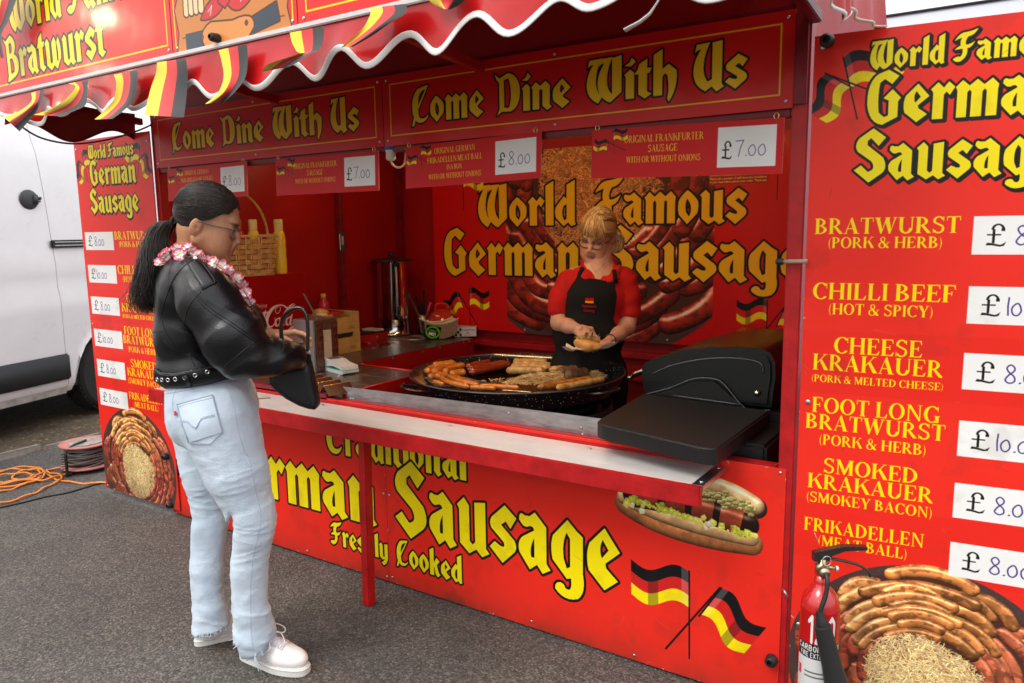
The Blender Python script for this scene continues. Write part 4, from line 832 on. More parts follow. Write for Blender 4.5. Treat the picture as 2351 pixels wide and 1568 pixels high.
G=[[ (p[0]-.02*(1-v)+.008*math.sin(i*.9)*v,p[1],2.24+(p[2]-2.24)*v) for i,p in enumerate(_b)] for v in np.linspace(0,1,9)]
MB().grid(G).build('side_valance',mat('red_film_end',(.42,.012,.014),.45,bump=.3,bscale=12),stall,True); MB().tube(G[-1],.0045,6,flat=.3,up=(0,1,0)).build('side_valance_binding',bind,stall,True)
MB().tube([(-.05,-.61,2.10),(-.05,-.59,2.04)],.013,8).build('corner_bracket',paint,stall,True)
# knobs and catches
for x,y,z in ((-.004,-.0065,.325),(-.004,-.0065,.055),(3.165,-.001,.165),(3.253,-.012,1.985),(3.05,-.006,2.155)): knob((x,y,z),(0,-1,0),stall)
mb=MB().tube([(3.16,-.02,1.395),(3.225,-.022,1.397)],.006,8).build('rope_toggle',mat('hemp',(.35,.27,.2),.8),stall,True); knob((3.16,-.02,1.395),(-1,0,0),stall,.010,.022)
MB().tube([(3.19,-.006,.405),(3.200,-.018,.400),(3.207,-.012,.385),(3.200,-.006,.378)],.0035,6).build('hook',mat('zinc',(.5,.48,.45),.4,1.),stall,True)
for x,z in ((3.2,1.0),): pass
# strip lamps inside (one shows under the left sign)
def lamp(x,y,z,l,axis,name='strip_lamp',lab='lit warm strip lamp under the stall roof'):
    L=thing(name,(x,y,z),lab,'lamp'); d=np.array([1,0,0.]) if axis=='x' else np.array([0,1.,0]); e=np.array([0,1.,0]) if axis=='x' else np.array([1.,0,0])
    MB().obox((x,y,z+.022),d*l/2,e*.03,(0,0,.012),.004).build('housing',mat('lamp_white',(.7,.68,.62),.5),L); MB().tube([np.array([x,y,z])-d*l*.48,np.array([x,y,z])+d*l*.48],.014,10).build('tube',mat('lamp_glow_%d'%int(x),(1,.66,.30),.5,emis=42. if x>1 else 15.),L,True)
lamp(.55,.85,1.955,.55,'x',lab='lit warm strip lamp showing between the two left price cards'); lamp(2.0,.38,2.06,1.3,'x',lab='lit warm strip lamp over the big pan behind the header sign')
# ================================================================ MENU BOARDS, PRICE CARDS, FLAGS
a_=math.radians(6.1); prR=menu(False); prL=menu(True)
mR=thing('menu_board',(3.215,0,.035),'tall red menu board at the right end of the stall behind the fire extinguisher','menu board','menu boards either side of the hatch')
oR=board('board',prR,printmat('menu_print_right',prR,rough=.38,coat=.18),mR,lambda s,z:(3.216+s*math.cos(a_),s*math.sin(a_)-.002,z),t=.005)
mL=thing('menu_board',(-.30,0,.035),'tall red menu board at the left end of the stall next to the white van','menu board','menu boards either side of the hatch')
oL=board('board',prL,printmat('menu_print_left',prL,rough=.36,coat=.25),mL,lambda s,z:(-.652+s*.996,-.010,z),t=.005)
for s,z in ((.022,1.975),(.022,.99),(.022,.30),(.70,1.975)): screw((3.216+s*math.cos(a_),s*math.sin(a_)-.0025,z),(0,-1,0),mR,.008)
for s,z in ((.02,1.96),(.70,1.96),(.02,1.0),(.02,.05)): screw((-.652+s,-.0105,z),(0,-1,0),mL,.007)
gold=mat('gold_hook',(.75,.48,.16),.25,1.)
hf=printmat('card_print_meatball',hangprint('f'),rough=.42,coat=.05); hs=printmat('card_print_frankfurter',hangprint('s'),rough=.42,coat=.05)
for x,k,tilt,lb in ((.190,'f',.005,'red price card for meat balls at 8.00 partly behind the customer\'s head'),(.992,'s',-.002,'red price card for frankfurters at 7.00 under the left header sign'),(1.738,'f',.012,'red price card for meat balls at 8.00 under the right header sign'),(2.537,'s',-.014,'red price card for frankfurters at 7.00 nearest the right post')):
    t_=thing('price_card',(x+.3,-.004,1.812),lb,'price card','price cards hanging in the hatch')
    pr=hangprint(k); board('card',pr,hf if k=='f' else hs,t_,lambda a,z:(x+a,-.0045-.006*(1-z/.155),1.657+z+tilt*(a/.6)),t=.003,edge=mat('clear_edge',(.75,.3,.28),.3))
    for a in (.02,.585):
        zz=1.809+tilt*(a/.6); MB().tube([(x+a+.007*math.cos(q),-.006,zz+.008+.009*math.sin(q)) for q in np.linspace(-1.2,4.4,12)],.0014,5).build('hook',gold,t_,True)
fm=[mat('flag_gold',(.80,.60,.015),.7,sheen=.3),mat('flag_red',(.60,.015,.012),.7,sheen=.3),mat('flag_black',(.012,.012,.014),.7,sheen=.3)]
Z1=lambda x,y:(x*.3335,y*.3335); Z2=lambda x,y:(784+x*.3335,y*.3335)
FL=[('black and red flag twisted at the left corner of the awning',[((215,640),(305,612)),((215,700),(285,690)),((140,760),(250,770)),((25,805),(135,905))],Z1,(.35,.55),-.02),
('flag blown far to the left, second from the awning corner',[((470,575),(608,552)),((520,600),(600,640)),((430,700),(590,720)),((320,760),(520,760)),((232,790),(415,800))],Z1,None,0),
('flag curling left over an orange reflection, third from the corner',[((785,515),(945,480)),((800,580),(948,560)),((780,690),(915,690)),((700,780),(840,770)),((650,822),(772,818))],Z1,None,0),
('flag hanging nearly straight with a broad yellow stripe',[((1080,430),(1278,400)),((1075,500),(1292,500)),((1040,600),(1288,620)),((1010,720),(1275,740)),((995,792),(1265,808))],Z1,None,0),
('flag with a long curved tip left of the folded flag',[((1505,345),(1700,303)),((1525,420),(1705,400)),((1540,530),(1690,530)),((1500,640),(1620,630)),((1412,715),(1545,700))],Z1,None,0),
('flag folded back on itself with the black stripe turned up',[((1995,225),(2230,178)),((2010,290),(2228,260)),((2040,350),(2200,340)),((2050,372),(2140,368)),((1850,440),(2100,400)),((1800,495),(1990,460))],Z1,None,.02),
('flag swept left over the third wave of the awning edge',[((195,55),(446,25)),((200,95),(440,90)),((150,190),(330,160)),((60,270),(220,240)),((0,325),(80,322))],Z2,None,0),
('flag cut off by the top of the picture, farthest right on the awning',[((560,-190),(760,-210)),((570,-100),(830,-120)),((600,0),(850,0)),((700,60),(745,66))],Z2,None,0),
('flag draped at the left end of the facia panel',[((-60,-120),(160,-140)),((-40,-20),(120,-20)),((-60,120),(60,140)),((-80,230),(10,250)),((-40,380),(30,405))],Z1,None,.02)]
for i,(lb,rows,Z,_,off) in enumerate(FL):
    L=catmull([np.array([*Z(*r[0]),0.]) for r in rows],6); R_=catmull([np.array([*Z(*r[1]),0.]) for r in rows],6); nC=9; G=[]
    for j,(l,r) in enumerate(zip(L,R_)):
        v=j/(len(L)-1); row=[]
        for k in range(nC+1):
            q=k/nC; p=l+(r-l)*q; Y=-.662-.035*v-off-.012*v*math.sin(q*5+i*1.7)-.02*v*math.sin(v*5+i)
            row.append(onY(p[0],p[1],Y))
        G.append(row)
    mb=MB().grid(G); mi=[(f%nC)//3 for f in range(len(mb.F))]
    if i==5: pass
    o=link('german_flag',mb.V,mb.F,None,None,True,mats=fm,mi=mi); tag(o,lb,'flag','flags strung along the awning')
MB_=MB().tube([onY(1516,-6,-.66),onY(1505,12,-.66),onY(1492,32,-.665),(onY(1470,50,-.67)),onY(1434,70,-.675)],[.003,.004,.006,.007,.009],6,flat=.25)
tag(MB_.build('white_ribbon',mat('ribbon_white',(.75,.73,.72),.6),smooth=True),'torn white strip dangling from the awning near the top of the picture','ribbon')
cb=mat('black_cable',(.014,.015,.022),.45)
P=[onY(x,y,Y) for x,y,Y in ((-10,236,-.62),(18,262,-.60),(60,298,-.5),(105,320,-.4),(170,330,-.3),(240,322,-.18),(300,306,-.08),(344,288,-.005),(352,278,.0))]
tag(MB().tube(catmull(P,5),.0045,7).build('sagging_cable',cb,smooth=True),'black cable sagging from the awning corner to the left post','cable')
# ================================================================ VANS
vw=mat('van_white',(.86,.86,.87),.28,coat=.8,var=.05,scale=2); vg=mat('van_grime',(.38,.35,.31),.7,var=.3,scale=12); vb=mat('van_black',(.016,.017,.02),.55,bump=.15,bscale=200)
va=math.radians(17); VU=np.array([-math.sin(va),math.cos(va),0]); VN=np.array([math.cos(va),math.sin(va),0]); VP=np.array([-2.6,.84,0])
vp_=lambda u,n,z: VP+VU*u+VN*n+EZ*z
van=thing('white_van',(-3.4,.6,0),'white panel van parked behind the left menu board','van')
PR=[(.255,-.05),(.27,-.012),(.33,.0),(.60,.0),(.95,.004),(1.02,.006),(1.055,-.010),(1.075,-.014),(1.33,-.012),(1.365,-.020),(1.385,-.026),(1.6,-.042),(1.9,-.07),(2.12,-.10),(2.155,-.108),(2.175,-.122),(2.35,-.16),(2.5,-.22),(2.58,-.31),(2.62,-.45)]
def pz(z): return float(np.interp(z,[q[0] for q in PR],[q[1] for q in PR]))
uc,ur=.42,.405
def sidepanel(u0,u1,du=.06):
    us=np.arange(u0,u1+1e-6,(u1-u0)/max(2,int((u1-u0)/du))); G=[]
    base=[q[0] for q in PR]
    for j in range(len(base)+8):
        row=[]
        for u in us:
            lo=.255
            if abs(u-uc)<ur: lo=max(.255,.335+math.sqrt(ur*ur-(u-uc)**2))
            zs=np.interp(j,[0,8,8+len(base)-1],[lo,.80,.80]) if j<8 else None
            if j<8: z=lo+(.80-lo)*j/8
            else: z=.80+(2.62-.80)*((j-8)/(len(base)-1))
            row.append(vp_(u,pz(z)+.012*max(0,1-abs(z-lo)/.05)*(abs(u-uc)<ur),z))
        G.append(row)
    return MB().solid(G,-.012,VN)
for a,b in ((-3.2,-.075),(-.068,2.4)): autosmooth(sidepanel(a,b).build('side_panel',vw,van),35)
MB().obox(vp_(-.4,-.95,2.60),VU*2.8,VN*.55,EZ*.02,.01).obox(vp_(-.4,-1.9,1.4),VU*2.8,VN*.02,EZ*1.2).obox(vp_(2.42,-.95,1.4),VU*.02,VN*.93,EZ*1.18).obox(vp_(-3.2,-.95,1.4),VU*.02,VN*.93,EZ*1.18).build('roof_and_ends',vw,van)
MB().obox(vp_(-.4,-.97,.33),VU*2.8,VN*.90,EZ*.05).obox(vp_(.42,-.35,.62),VU*.42,VN*.18,EZ*.25).build('underbody',vb,van)
MB().obox(vp_(-1.64,-.030,.275),VU*1.56,VN*.012,EZ*.030,.004).build('sill',vg,van)
MB().obox(vp_(-1.62,.014,.465),VU*1.565,VN*.016,EZ*.102,.014).build('side_trim',vb,van,True)
def wheel(u,n):
    c=vp_(u,n,.335); w_=MB().lathe([(.20,-.11),(.30,-.11),(.325,-.09),(.335,-.05),(.335,.05),(.325,.09),(.30,.11),(.20,.11)],c,36,VN).build('wheel',mat('tyre_rubber',(.018,.018,.018),.8,bump=.3,bscale=60),van,True); autosmooth(w_,30)
    mb=MB(); 
    for k in range(48):
        a=2*math.pi*k/48; d=VU*math.cos(a)+EZ*math.sin(a); t=-VU*math.sin(a)+EZ*math.cos(a)
        for s in (-1,1): mb.obox(c+d*.336+VN*.055*s,d*.004,t*.013,VN*.035)
    mb.build('tread',mat('tyre_rubber',(.018,)*3),w_)
    MB().lathe([(.20,-.02),(.21,.10),(.19,.085),(.10,.05),(.06,.07),(.0005,.075)],c,28,VN).build('rim',mat('steel_grey',(.25,.25,.26),.4,.8),w_,True)
wheel(uc,-.15); wheel(-2.6,-.15); wheel(uc,-1.75)
mb=MB().lathe([(.062,0),(.066,.008),(.056,.020),(.02,.026),(.0005,.028)],vp_(-.215,pz(1.77)+.0,1.77),18,VN,sx=1.25,sy=1.15).obox(vp_(-.150,pz(1.77)+.02,1.785),VU*.030,VN*.010,EZ*.008,.003).obox(vp_(-.155,pz(1.77)+.02,1.758),VU*.026,VN*.010,EZ*.006,.003).obox(vp_(-.175,pz(1.77)+.03,1.772),VU*.018,VN*.009,EZ*.036,.004); mb.tube([vp_(-.14,pz(1.77)+.02,1.772),vp_(-.125,pz(1.77)+.02,1.772)],.010,8,flat=.5); mb.build('mirror_stub',mat('grey_plastic',(.05,.052,.058),.55,bump=.2),van,True)
MB().obox(vp_(.14,-.012,1.432),VU*.235,VN*.012,EZ*.030,.006).build('door_rail',vb,van); MB().obox(vp_(.145,.002,1.446),VU*.22,VN*.004,EZ*.004).obox(vp_(.145,.002,1.420),VU*.22,VN*.004,EZ*.004).build('rail_trim',mat('chrome',(.6,.6,.6),.15,1.),van)
v2=thing('pale_van',(5.5,4.6,0),'pale blue-white van roof showing above the right menu board','van'); pv=mat('van_pale',(.70,.78,.90),.4,coat=.3)
MB().box(1.2,4.0,.3,11.0,6.0,2.954,.012).build('body',pv,v2); MB().box(1.15,3.985,2.955,11.0,6.0,2.968,.004).build('roof_gutter',vb,v2); MB().box(1.3,4.1,.0,1.9,5.9,.32,.05).box(9,4.1,0,9.6,5.9,.32,.05).build('wheel_pair',vb,v2)
# ================================================================ REEL AND CORDS ON THE GROUND
k6=lambda x,y:(x*.1758,975.8+y*.1758)
rc=onZ(203,1068,.02); rc[2]=0
rl=thing('cable_reel',rc,'faded red cable reel lying on its side by the left menu board','cable reel')
pk=mat('faded_red',(.48,.17,.15),.55,var=.2,scale=12)
MB().lathe([(.02,.018),(.155,.026),(.160,.031),(.155,.036),(.05,.040),(.05,.028)],rc,36).build('lower_disc',pk,rl,True); up=MB().lathe([(.05,.165),(.155,.168),(.160,.173),(.155,.178),(.12,.176),(.06,.170),(.0005,.170)],rc,36).build('upper_disc',pk,rl,True)
MB().lathe([(.10,.1765),(.10,.1785),(.0005,.1790)],rc,30).build('label_disc',mat('worn_label',(.42,.38,.32),.6,col2=(.18,.16,.14),scale=20),up)
MB().lathe([(.072,.03),(.072,.168)],rc,24).build('drum',pk,rl,True)
mb=MB(); P=[]
for i in range(22*8): a=i*2*math.pi/22; zz=.045+.016*(i/22)+.004*math.sin(i*.7); P.append(rc+np.array([.115*math.cos(a),.115*math.sin(a),zz]))
mb.tube(P,.0075,6)
for k in range(6): mb.tube([rc+np.array([.124*math.cos(a),.124*math.sin(a),.05+.016*k+.02*math.sin(a+k)]) for a in np.linspace(0,2*math.pi,30)[:-1]],.006,6,closed=True)
mb.build('wound_cable',mat('grey_cable',(.16,.145,.13),.6),rl,True)
q=onZ(181,1084,.0); q[2]=0; qu=np.array([q[0]-rc[0],q[1]-rc[1],0]); qu/=np.linalg.norm(qu)
mb=MB().tube([rc+qu*.175+EZ*z for z in (0,.02,.09,.145,.16)],.010,8); mb.tube([rc+qu*.172+EZ*.16,rc+qu*.10+EZ*.185,rc+EZ*.188],.008,8); mb.tube([rc+qu*.175+EZ*.01,rc+qu*.10+EZ*.008,rc+EZ*.01],.009,8)
mb.tube([rc+qu*.19+np.array([.014*math.cos(i*.9),.014*math.sin(i*.9),.03+.0022*i]) for i in range(55)],.003,5); mb.build('stand',mat('dark_steel',(.05,.045,.035),.5,.5),rl,True)
MB().tube([rc+np.array([-.05,.12,.20]),rc+np.array([.02,.16,.215]),rc+np.array([.10,.20,.215]),rc+np.array([.18,.22,.20])],.010,8).build('handle',mat('grey_cable',(.16,.145,.13)),rl,True)
oc=mat('orange_cable',(.80,.24,.02),.4,coat=.3); mb=MB()
LO=[[(-90,640),(0,610),(230,570),(430,560),(520,580),(600,640),(680,700),(800,740),(1000,770),(1200,772),(1440,770)],[(-100,660),(0,630),(150,600),(350,600),(520,600),(585,640),(560,700),(450,760),(250,800),(0,845),(-120,870)],
[(165,710),(200,670),(330,620),(450,606),(560,618),(590,655),(560,705),(500,742),(300,745),(180,742)],[(-90,712),(0,700),(120,675),(300,665),(420,680),(440,700),(330,740),(150,775),(0,785),(-100,790)],[(-90,900),(0,885),(150,850),(300,800),(450,740),(530,690),(520,630),(470,598)],
[(-200,1090),(0,1045),(200,1000),(400,930),(520,880),(620,820),(750,760),(810,712),(770,668),(650,640),(612,615),(700,590),(900,578),(1010,582)],[(1015,600),(900,650),(750,700),(600,740),(450,752),(300,735)],[(-100,830),(0,812),(200,780),(400,735),(500,690),(570,640)]]
for n_,L in enumerate(LO): 
    c=catmull([onZ(*k6(*p),.0) for p in L],7,closed=(n_==2)); mb.tube([p+EZ*(.007+.004*(n_%4)+.004*math.sin(i*.5+n_)) for i,p in enumerate(c)],.0062,7,closed=(n_==2))
tag(mb.build('extension_cord',oc,smooth=True),'orange extension cord lying in loose loops on the asphalt by the verge','cord')
tag(MB().tube(catmull([onZ(*k6(*p),.005) for p in ((-200,1110),(0,1075),(300,1010),(600,935),(850,890),(1000,850),(1200,790),(1300,765),(1430,740))],7),.0052,7).build('black_cord',cb,smooth=True),'black cord running across the asphalt under the left menu board','cord')
# ================================================================ FIRE EXTINGUISHER
ec=np.array([3.327,-.155,0.]); er=thing('fire_extinguisher',ec,'red fire extinguisher with a black horn standing before the right menu board','fire extinguisher')
ered=mat('extinguisher_red',(.50,.008,.010),.22,coat=.9,var=.05); R0=.0515
cyl=MB().lathe([(R0*.8,0),(R0*.97,.006),(R0,.02),(R0,.450),(R0*.97,.468),(R0*.86,.486),(R0*.62,.504),(R0*.40,.516),(R0*.37,.525),(R0*.37,.545),(.0005,.545)],ec,40).build('cylinder',ered,er,True)
pe=Print(.22,.30,1400,(.80,.80,.80)); pe.rect(0,.205,.22,.235,(.08,.08,.09)); pe.rect(0,.235,.22,.30,(.70,.05,.06))
sans={'space':.35,'gap':.14}
def sn(ch,*st): sans[ch]=(max(p[0] for s in st for p in s)+.16,[[q] for s in st for q in strokes([(x+.08,y) for x,y in s],.17)])
sn('1',[(.0,.8),(.22,1),(.22,0)]); sn('2',[(0,.75),(.12,.98),(.42,.98),(.5,.72),(0,.02),(.5,.02)]); sn('0',[(.26,1),(.05,.8),(.05,.2),(.26,0),(.47,.2),(.47,.8),(.26,1)])
sn('C',[(.5,.85),(.3,1),(.1,.8),(.1,.2),(.3,0),(.5,.15)]); sn('A',[(0,0),(.27,1),(.54,0)],[(.1,.3),(.44,.3)]); sn('R',[(0,0),(0,1),(.35,1),(.45,.8),(.35,.52),(0,.5)],[(.22,.5),(.48,0)]); sn('B',[(0,0),(0,1),(.34,1),(.42,.78),(.34,.53),(0,.52)],[(.34,.53),(.48,.3),(.36,0),(0,0)])
sn('O',[(.28,1),(.05,.8),(.05,.2),(.28,0),(.5,.2),(.5,.8),(.28,1)]); sn('N',[(0,0),(0,1),(.48,0),(.48,1)]); sn('F',[(0,0),(0,1),(.42,1)],[(0,.52),(.36,.52)]); sn('I',[(0,0),(0,1)]); sn('E',[(.42,1),(0,1),(0,0),(.42,0)],[(0,.52),(.36,.52)]); sn('X',[(0,0),(.46,1)],[(0,1),(.46,0)]); sn('T',[(0,1),(.5,1)],[(.25,1),(.25,0)])
sn('D',[(0,0),(0,1),(.3,1),(.48,.75),(.48,.25),(.3,0),(0,0)]); sn('G',[(.5,.85),(.3,1),(.1,.8),(.1,.2),(.3,0),(.5,.15),(.5,.5),(.32,.5)]); sn('U',[(0,1),(.0,.2),(.25,0),(.5,.2),(.5,1)]); sn('S',[(.45,.88),(.22,1),(.03,.78),(.22,.54),(.46,.3),(.24,0),(0,.12)]); sn('H',[(0,0),(0,1)],[(.48,0),(.48,1)],[(0,.5),(.48,.5)])
sn('M',[(0,0),(0,1),(.3,.4),(.6,1),(.6,0)]); sn('P',[(0,0),(0,1),(.35,1),(.45,.75),(.35,.48),(0,.48)]); sn('!',[(0,1),(0,.35)],[(0,.04),(0,.0)]); sn('L',[(0,1),(0,0),(.42,0)]); sn('J',[(.35,1),(.35,.2),(.15,0),(0,.15)]); sn('K',[(0,0),(0,1)],[(.45,1),(0,.45),(.48,0)]); sn('W',[(0,1),(.18,0),(.36,.7),(.54,0),(.72,1)]); sn('Y',[(0,1),(.24,.5),(.48,1)],[(.24,.5),(.24,0)]); sn('V',[(0,1),(.25,0),(.5,1)])
pe.text(sans,'120',.036,.116,.240,.052,(.9,.9,.9)); pe.text(sans,'CARBON DIOXIDE',.004,.150,.221,.011,(.9,.9,.9)); pe.text(sans,'FIRE EXTINGUISHER',.014,.140,.208,.009,(.9,.9,.9))
for i in range(3):
    for j in range(2): pe.rect(.03,.175-i*.040-j*.009,.125-.02*rng.rand(),.178-i*.040-j*.009,(.35,.35,.36))
    pe.rect(.006,.165-i*.045,.018,.185-i*.045,(.75,.25,.25))
pe.frame(.035,.028,.060,.052,.0015,(.2,.2,.2)); pe.line([(.05,.049),(.045,.040),(.051,.040),(.046,.031)],.0018,(.1,.1,.1))
for j in range(4): pe.rect(.01,.004+j*.006,.15,.006+j*.006,(.45,.45,.46))
AA=np.linspace(math.radians(-150),math.radians(60),30)
V=[];UV=[];F=[]
for j,z in enumerate((.03,.452)):
    for i,a in enumerate(AA): V.append(ec+np.array([(R0+.0006)*math.cos(a),(R0+.0006)*math.sin(a),z])); UV.append(((i/29)*.92,j))
F=[(i,i+1,30+i+1,30+i) for i in range(29)]; link('label_wrap',V,F,None,cyl,True,uv=UV,mats=[printmat('extinguisher_label',pe,rough=.35,coat=.3)],mi=[0]*29)
brs=mat('worn_brass',(.45,.38,.24),.32,1.,var=.2,scale=40)
vx=lambda x,y,z: ec+E1*x+E2*y+EZ*(z+.052)
MB().lathe([(.013,.485),(.013,.50),(.019,.502),(.019,.522),(.012,.526),(.012,.54),(.0005,.54)],ec+EZ*.052,12).tube([vx(-.002,-.012,.512),vx(-.004,-.034,.510)],.014,10).tube([vx(.01,0,.515),vx(.036,-.004,.512)],.006,8).build('valve',brs,er,True)
MB().tube([vx(.036,-.004,.512),vx(.042,-.004,.512)],.007,8).build('gauge_cap',mat('white_cap',(.7,.7,.68),.4),er,True)
hm=mat('black_steel',(.012,.012,.013),.28,coat=.5)
MB().prism([(-.026,.535),(-.026,.560),(.02,.570),(.058,.577),(.118,.574),(.118,.565),(.058,.563),(.022,.550),(.014,.535)],ec-E2*.010+EZ*.052,E1,EZ,E2*.020).build('carry_handle',hm,er)
MB().tube(catmull([vx(.005,0,.542),vx(.05,0,.534),(vx(.10,0,.519)),vx(.126,0,.500),vx(.133,0,.486)],5),.0075,8,flat=.55).build('lever',hm,er,True)
MB().tube([vx(.006+.012*math.cos(q),-.014,.538+.014*math.sin(q)) for q in np.linspace(0,2*math.pi,16)[:-1]],.0016,5,closed=True).tube([vx(-.03,-.012,.62),vx(-.012,-.012,.575)],.0008,4).build('safety_pin',mat('zinc',(.5,.48,.45),.4,1.),er,True)
MB().tube(catmull([vx(-.004,-.034,.512),vx(-.004,-.048,.498),vx(-.010,-.056,.46),vx(-.022,-.060,.425),vx(-.024,-.062,.395)],6),.0065,8).build('hose',black,er,True)
d=np.array(vx(.038,-.075,.155))-np.array(vx(-.024,-.062,.40)); l=np.linalg.norm(d); d/=l
autosmooth(MB().lathe([(.009,-.018),(.012,.0),(.016,.012),(.016,.022),(.022,.024),(.023,.05),(.027,.14),(.032,.20),(.036,l*.93),(.036,l),(.030,l),(.028,l*.9),(.0005,l*.85)],vx(-.024,-.062,.40),24,d).build('horn',mat('horn_black',(.014,.014,.014),.5),er,True))

# lit bulbs of the neighbouring pitches, seen mirrored in the glossy boards
bgm_=mat('bulb_glow',(1,.80,.52),.5,emis=55.); 
for x,y,z,r,lb in ((-2.55,-2.55,3.22,.075,'lit round bulb hanging high over the next pitch to the left'),(-2.75,-2.62,2.84,.045,'small lit bulb hanging below a larger one over the next pitch'),(3.05,-5.2,3.05,.09,'lit round bulb hanging over the pitch opposite the stall')):
    b_=thing('hanging_bulb',(x,y,z),lb,'lamp','bulbs over the neighbouring pitches'); MB().lathe([(.0005,-r),(r*.7,-r*.72),(r,0),(r*.7,r*.72),(r*.3,r*.98)],(x,y,z),20).build('bulb',bgm_,b_,True); MB().lathe([(r*.32,r*.95),(r*.32,r*1.5),(.0005,r*1.5)],(x,y,z),12).build('holder',black,b_,True); MB().tube([(x,y,z+r*1.5),(x,y,z+1.2)],.004,5).build('cord',black,b_)
# ================================================================ INSIDE THE STALL
def wtmat():
    m=mat('dark_tile_worktop',(.070,.050,.036),.28,var=.35,scale=40,coat=.25,bump=.12,bscale=120,stretch=(1,3,1)); return m
wt=thing('worktop',(.6,.6,.80),'dark grained worktop with red vinyl skirts along the left of the stall','worktop')
WX=1.300
mb=MB().box(.055,.030,.776,WX,.575,.800,.003).build('front_top',wtmat(),wt); MB().box(.055,.5755,.776,.800,1.66,.800,.003).build('side_top',wtmat(),wt)
mb=MB(); gm=mat('tile_grout',(.16,.11,.07),.6)
for i in range(1,6): mb.box(.055+i*.21,.035,.7996,.0585+i*.21,.57,.8006)
for y in (.21,.39): mb.box(.06,y,.7996,WX-.01,y+.003,.8007)
for i in range(1,4): mb.box(.055+i*.21,.58,.7996,.0585+i*.21,1.65,.8006)
for y in (.76,.94,1.12,1.30,1.48): mb.box(.06,y,.7996,.795,y+.003,.8007)
mb.build('tile_joint',gm,wt)
lip=mat('red_vinyl_lip',(.55,.012,.012),.3,coat=.5)
MB().tube([(.80,.580,.803),(1.05,.580,.803),(WX+.004,.578,.803)],.006,6).build('vinyl_edge',lip,wt,True)
MB().tube([(WX+.003,.04,.800),(WX+.003,.577,.800)],.005,6).build('vinyl_edge',lip,wt,True)
sk1=drapesheet((.803,.585,.50),(0,1.08,0),(0,0,.300),40,10,.008,5,11).build('skirt',canvas,wt,True); sk2=drapesheet((WX+.006,.035,.50),(0,.54,0),(0,0,.298),24,10,.008,5,12).build('skirt',canvas,wt,True); sk3=drapesheet((.805,.577,.50),(.50,0,0),(0,0,.30),24,10,.006,5,13).build('skirt',canvas,wt,True)
for y,z in ((.66,.787),(.90,.785),(1.16,.785),(1.32,.785),(1.56,.785),(1.62,.785)): screw((.8035,y,z),(1,0,0),sk1,.009)
for y,z in ((.14,.765),(.42,.77)): screw((WX+.0075,y,z),(1,0,0),sk2,.009)
MB().box(.06,.062,.50,.08,1.66,.776).box(.06,1.62,.50,.80,1.64,.776).build('carcass',paintd,wt)
MB().box(.104,.0,.7665,1.232,.0298,.7985,.003).build('front_lip',paintd,wt)
# inset basins
chrome=mat('polished_steel',(.62,.60,.58),.12,1.,bump=.02)
for (cx,cy,r,sq,lb) in ((.425,1.135,.100,0,'round polished steel basin sunk in the worktop beside the card trays'),(.455,1.50,.088,1,'round steel well with a square surround behind the polished basin')):
    b=thing('steel_basin',(cx,cy,.80),lb,'basin'); autosmooth(MB().lathe([(r*.78,-.045),(r*.93,-.02),(r,.0015),(r*1.06,.004),(r*1.08,.0008)],(cx,cy,.8012),40).build('bowl',chrome if not sq else mat('satin_steel',(.45,.42,.38),.35,1.),b,True))
    MB().lathe([(r*.95,-.006),(.0005,-.0065)],(cx,cy,.8065),36).build('bowl_floor',chrome if not sq else mat('satin_steel',(.45,.42,.38),.35,1.),b,True)
    if sq: MB().box(cx-.13,cy-.13,.8008,cx+.13,cy+.13,.8016).build('surround',mat('satin_steel',(.45,.42,.38),.35,1.),b)
# steel splash strip
ssm=mat('scuffed_aluminium',(.36,.36,.37),.42,.85,var=.30,scale=9,bump=.25,bscale=18,stretch=(1,1,3))
ss=thing('splash_strip',(1.9,.05,.76),'scuffed grey metal strip standing along the front edge of the hatch','metal strip')
x0,x1=1.236,2.562; G=[[(x,.045+.0018*math.sin(x*9),z if j==0 else z-.004*math.sin((x-x0)*1.2)) for x in np.linspace(x0,x1,40)] for j,z in enumerate((.764,.80,.836))]
G[2]=[(x,y,.826+.017*(x-x0)/(x1-x0)) for x,y,z in G[2]]
MB().solid(G,.0025,(0,1,0)).build('strip',ssm,ss)
for x,z in ((1.335,.778),(1.35,.779),(2.47,.80),(2.475,.775),(1.25,.815),(2.16,.815)): screw((x,.0435+.0018*math.sin(x*9),z),(0,-1,0),ss,.006)
# ---------------------------------------------------------------- the big pan
PC=np.array([1.825,.618,.85]); PR_=.492
pm=bpy.data.materials.new('speckled_enamel'); pm.use_nodes=True; t=pm.node_tree; p=t.nodes['Principled BSDF']; p.inputs['Roughness'].default_value=.18; p.inputs['Coat Weight'].default_value=.8
tc=t.nodes.new('ShaderNodeTexCoord'); v=t.nodes.new('ShaderNodeTexVoronoi'); v.inputs['Scale'].default_value=95; t.links.new(tc.outputs['Object'],v.inputs[0]); mrn=t.nodes.new('ShaderNodeMath'); mrn.operation='LESS_THAN'; mrn.inputs[1].default_value=.16; t.links.new(v.outputs['Distance'],mrn.inputs[0])
sp=t.nodes.new('ShaderNodeSeparateColor'); t.links.new(v.outputs['Color'],sp.inputs[0]); m2=t.nodes.new('ShaderNodeMath'); m2.operation='LESS_THAN'; m2.inputs[1].default_value=.5; t.links.new(sp.outputs[0],m2.inputs[0]); m3=t.nodes.new('ShaderNodeMath'); m3.operation='MULTIPLY'; t.links.new(mrn.outputs[0],m3.inputs[0]); t.links.new(m2.outputs[0],m3.inputs[1])
mx=t.nodes.new('ShaderNodeMix'); mx.data_type='RGBA'; mx.inputs[6].default_value=(.008,.008,.009,1); mx.inputs[7].default_value=(.62,.60,.56,1); t.links.new(m3.outputs[0],mx.inputs[0]); t.links.new(mx.outputs[2],p.inputs['Base Color'])
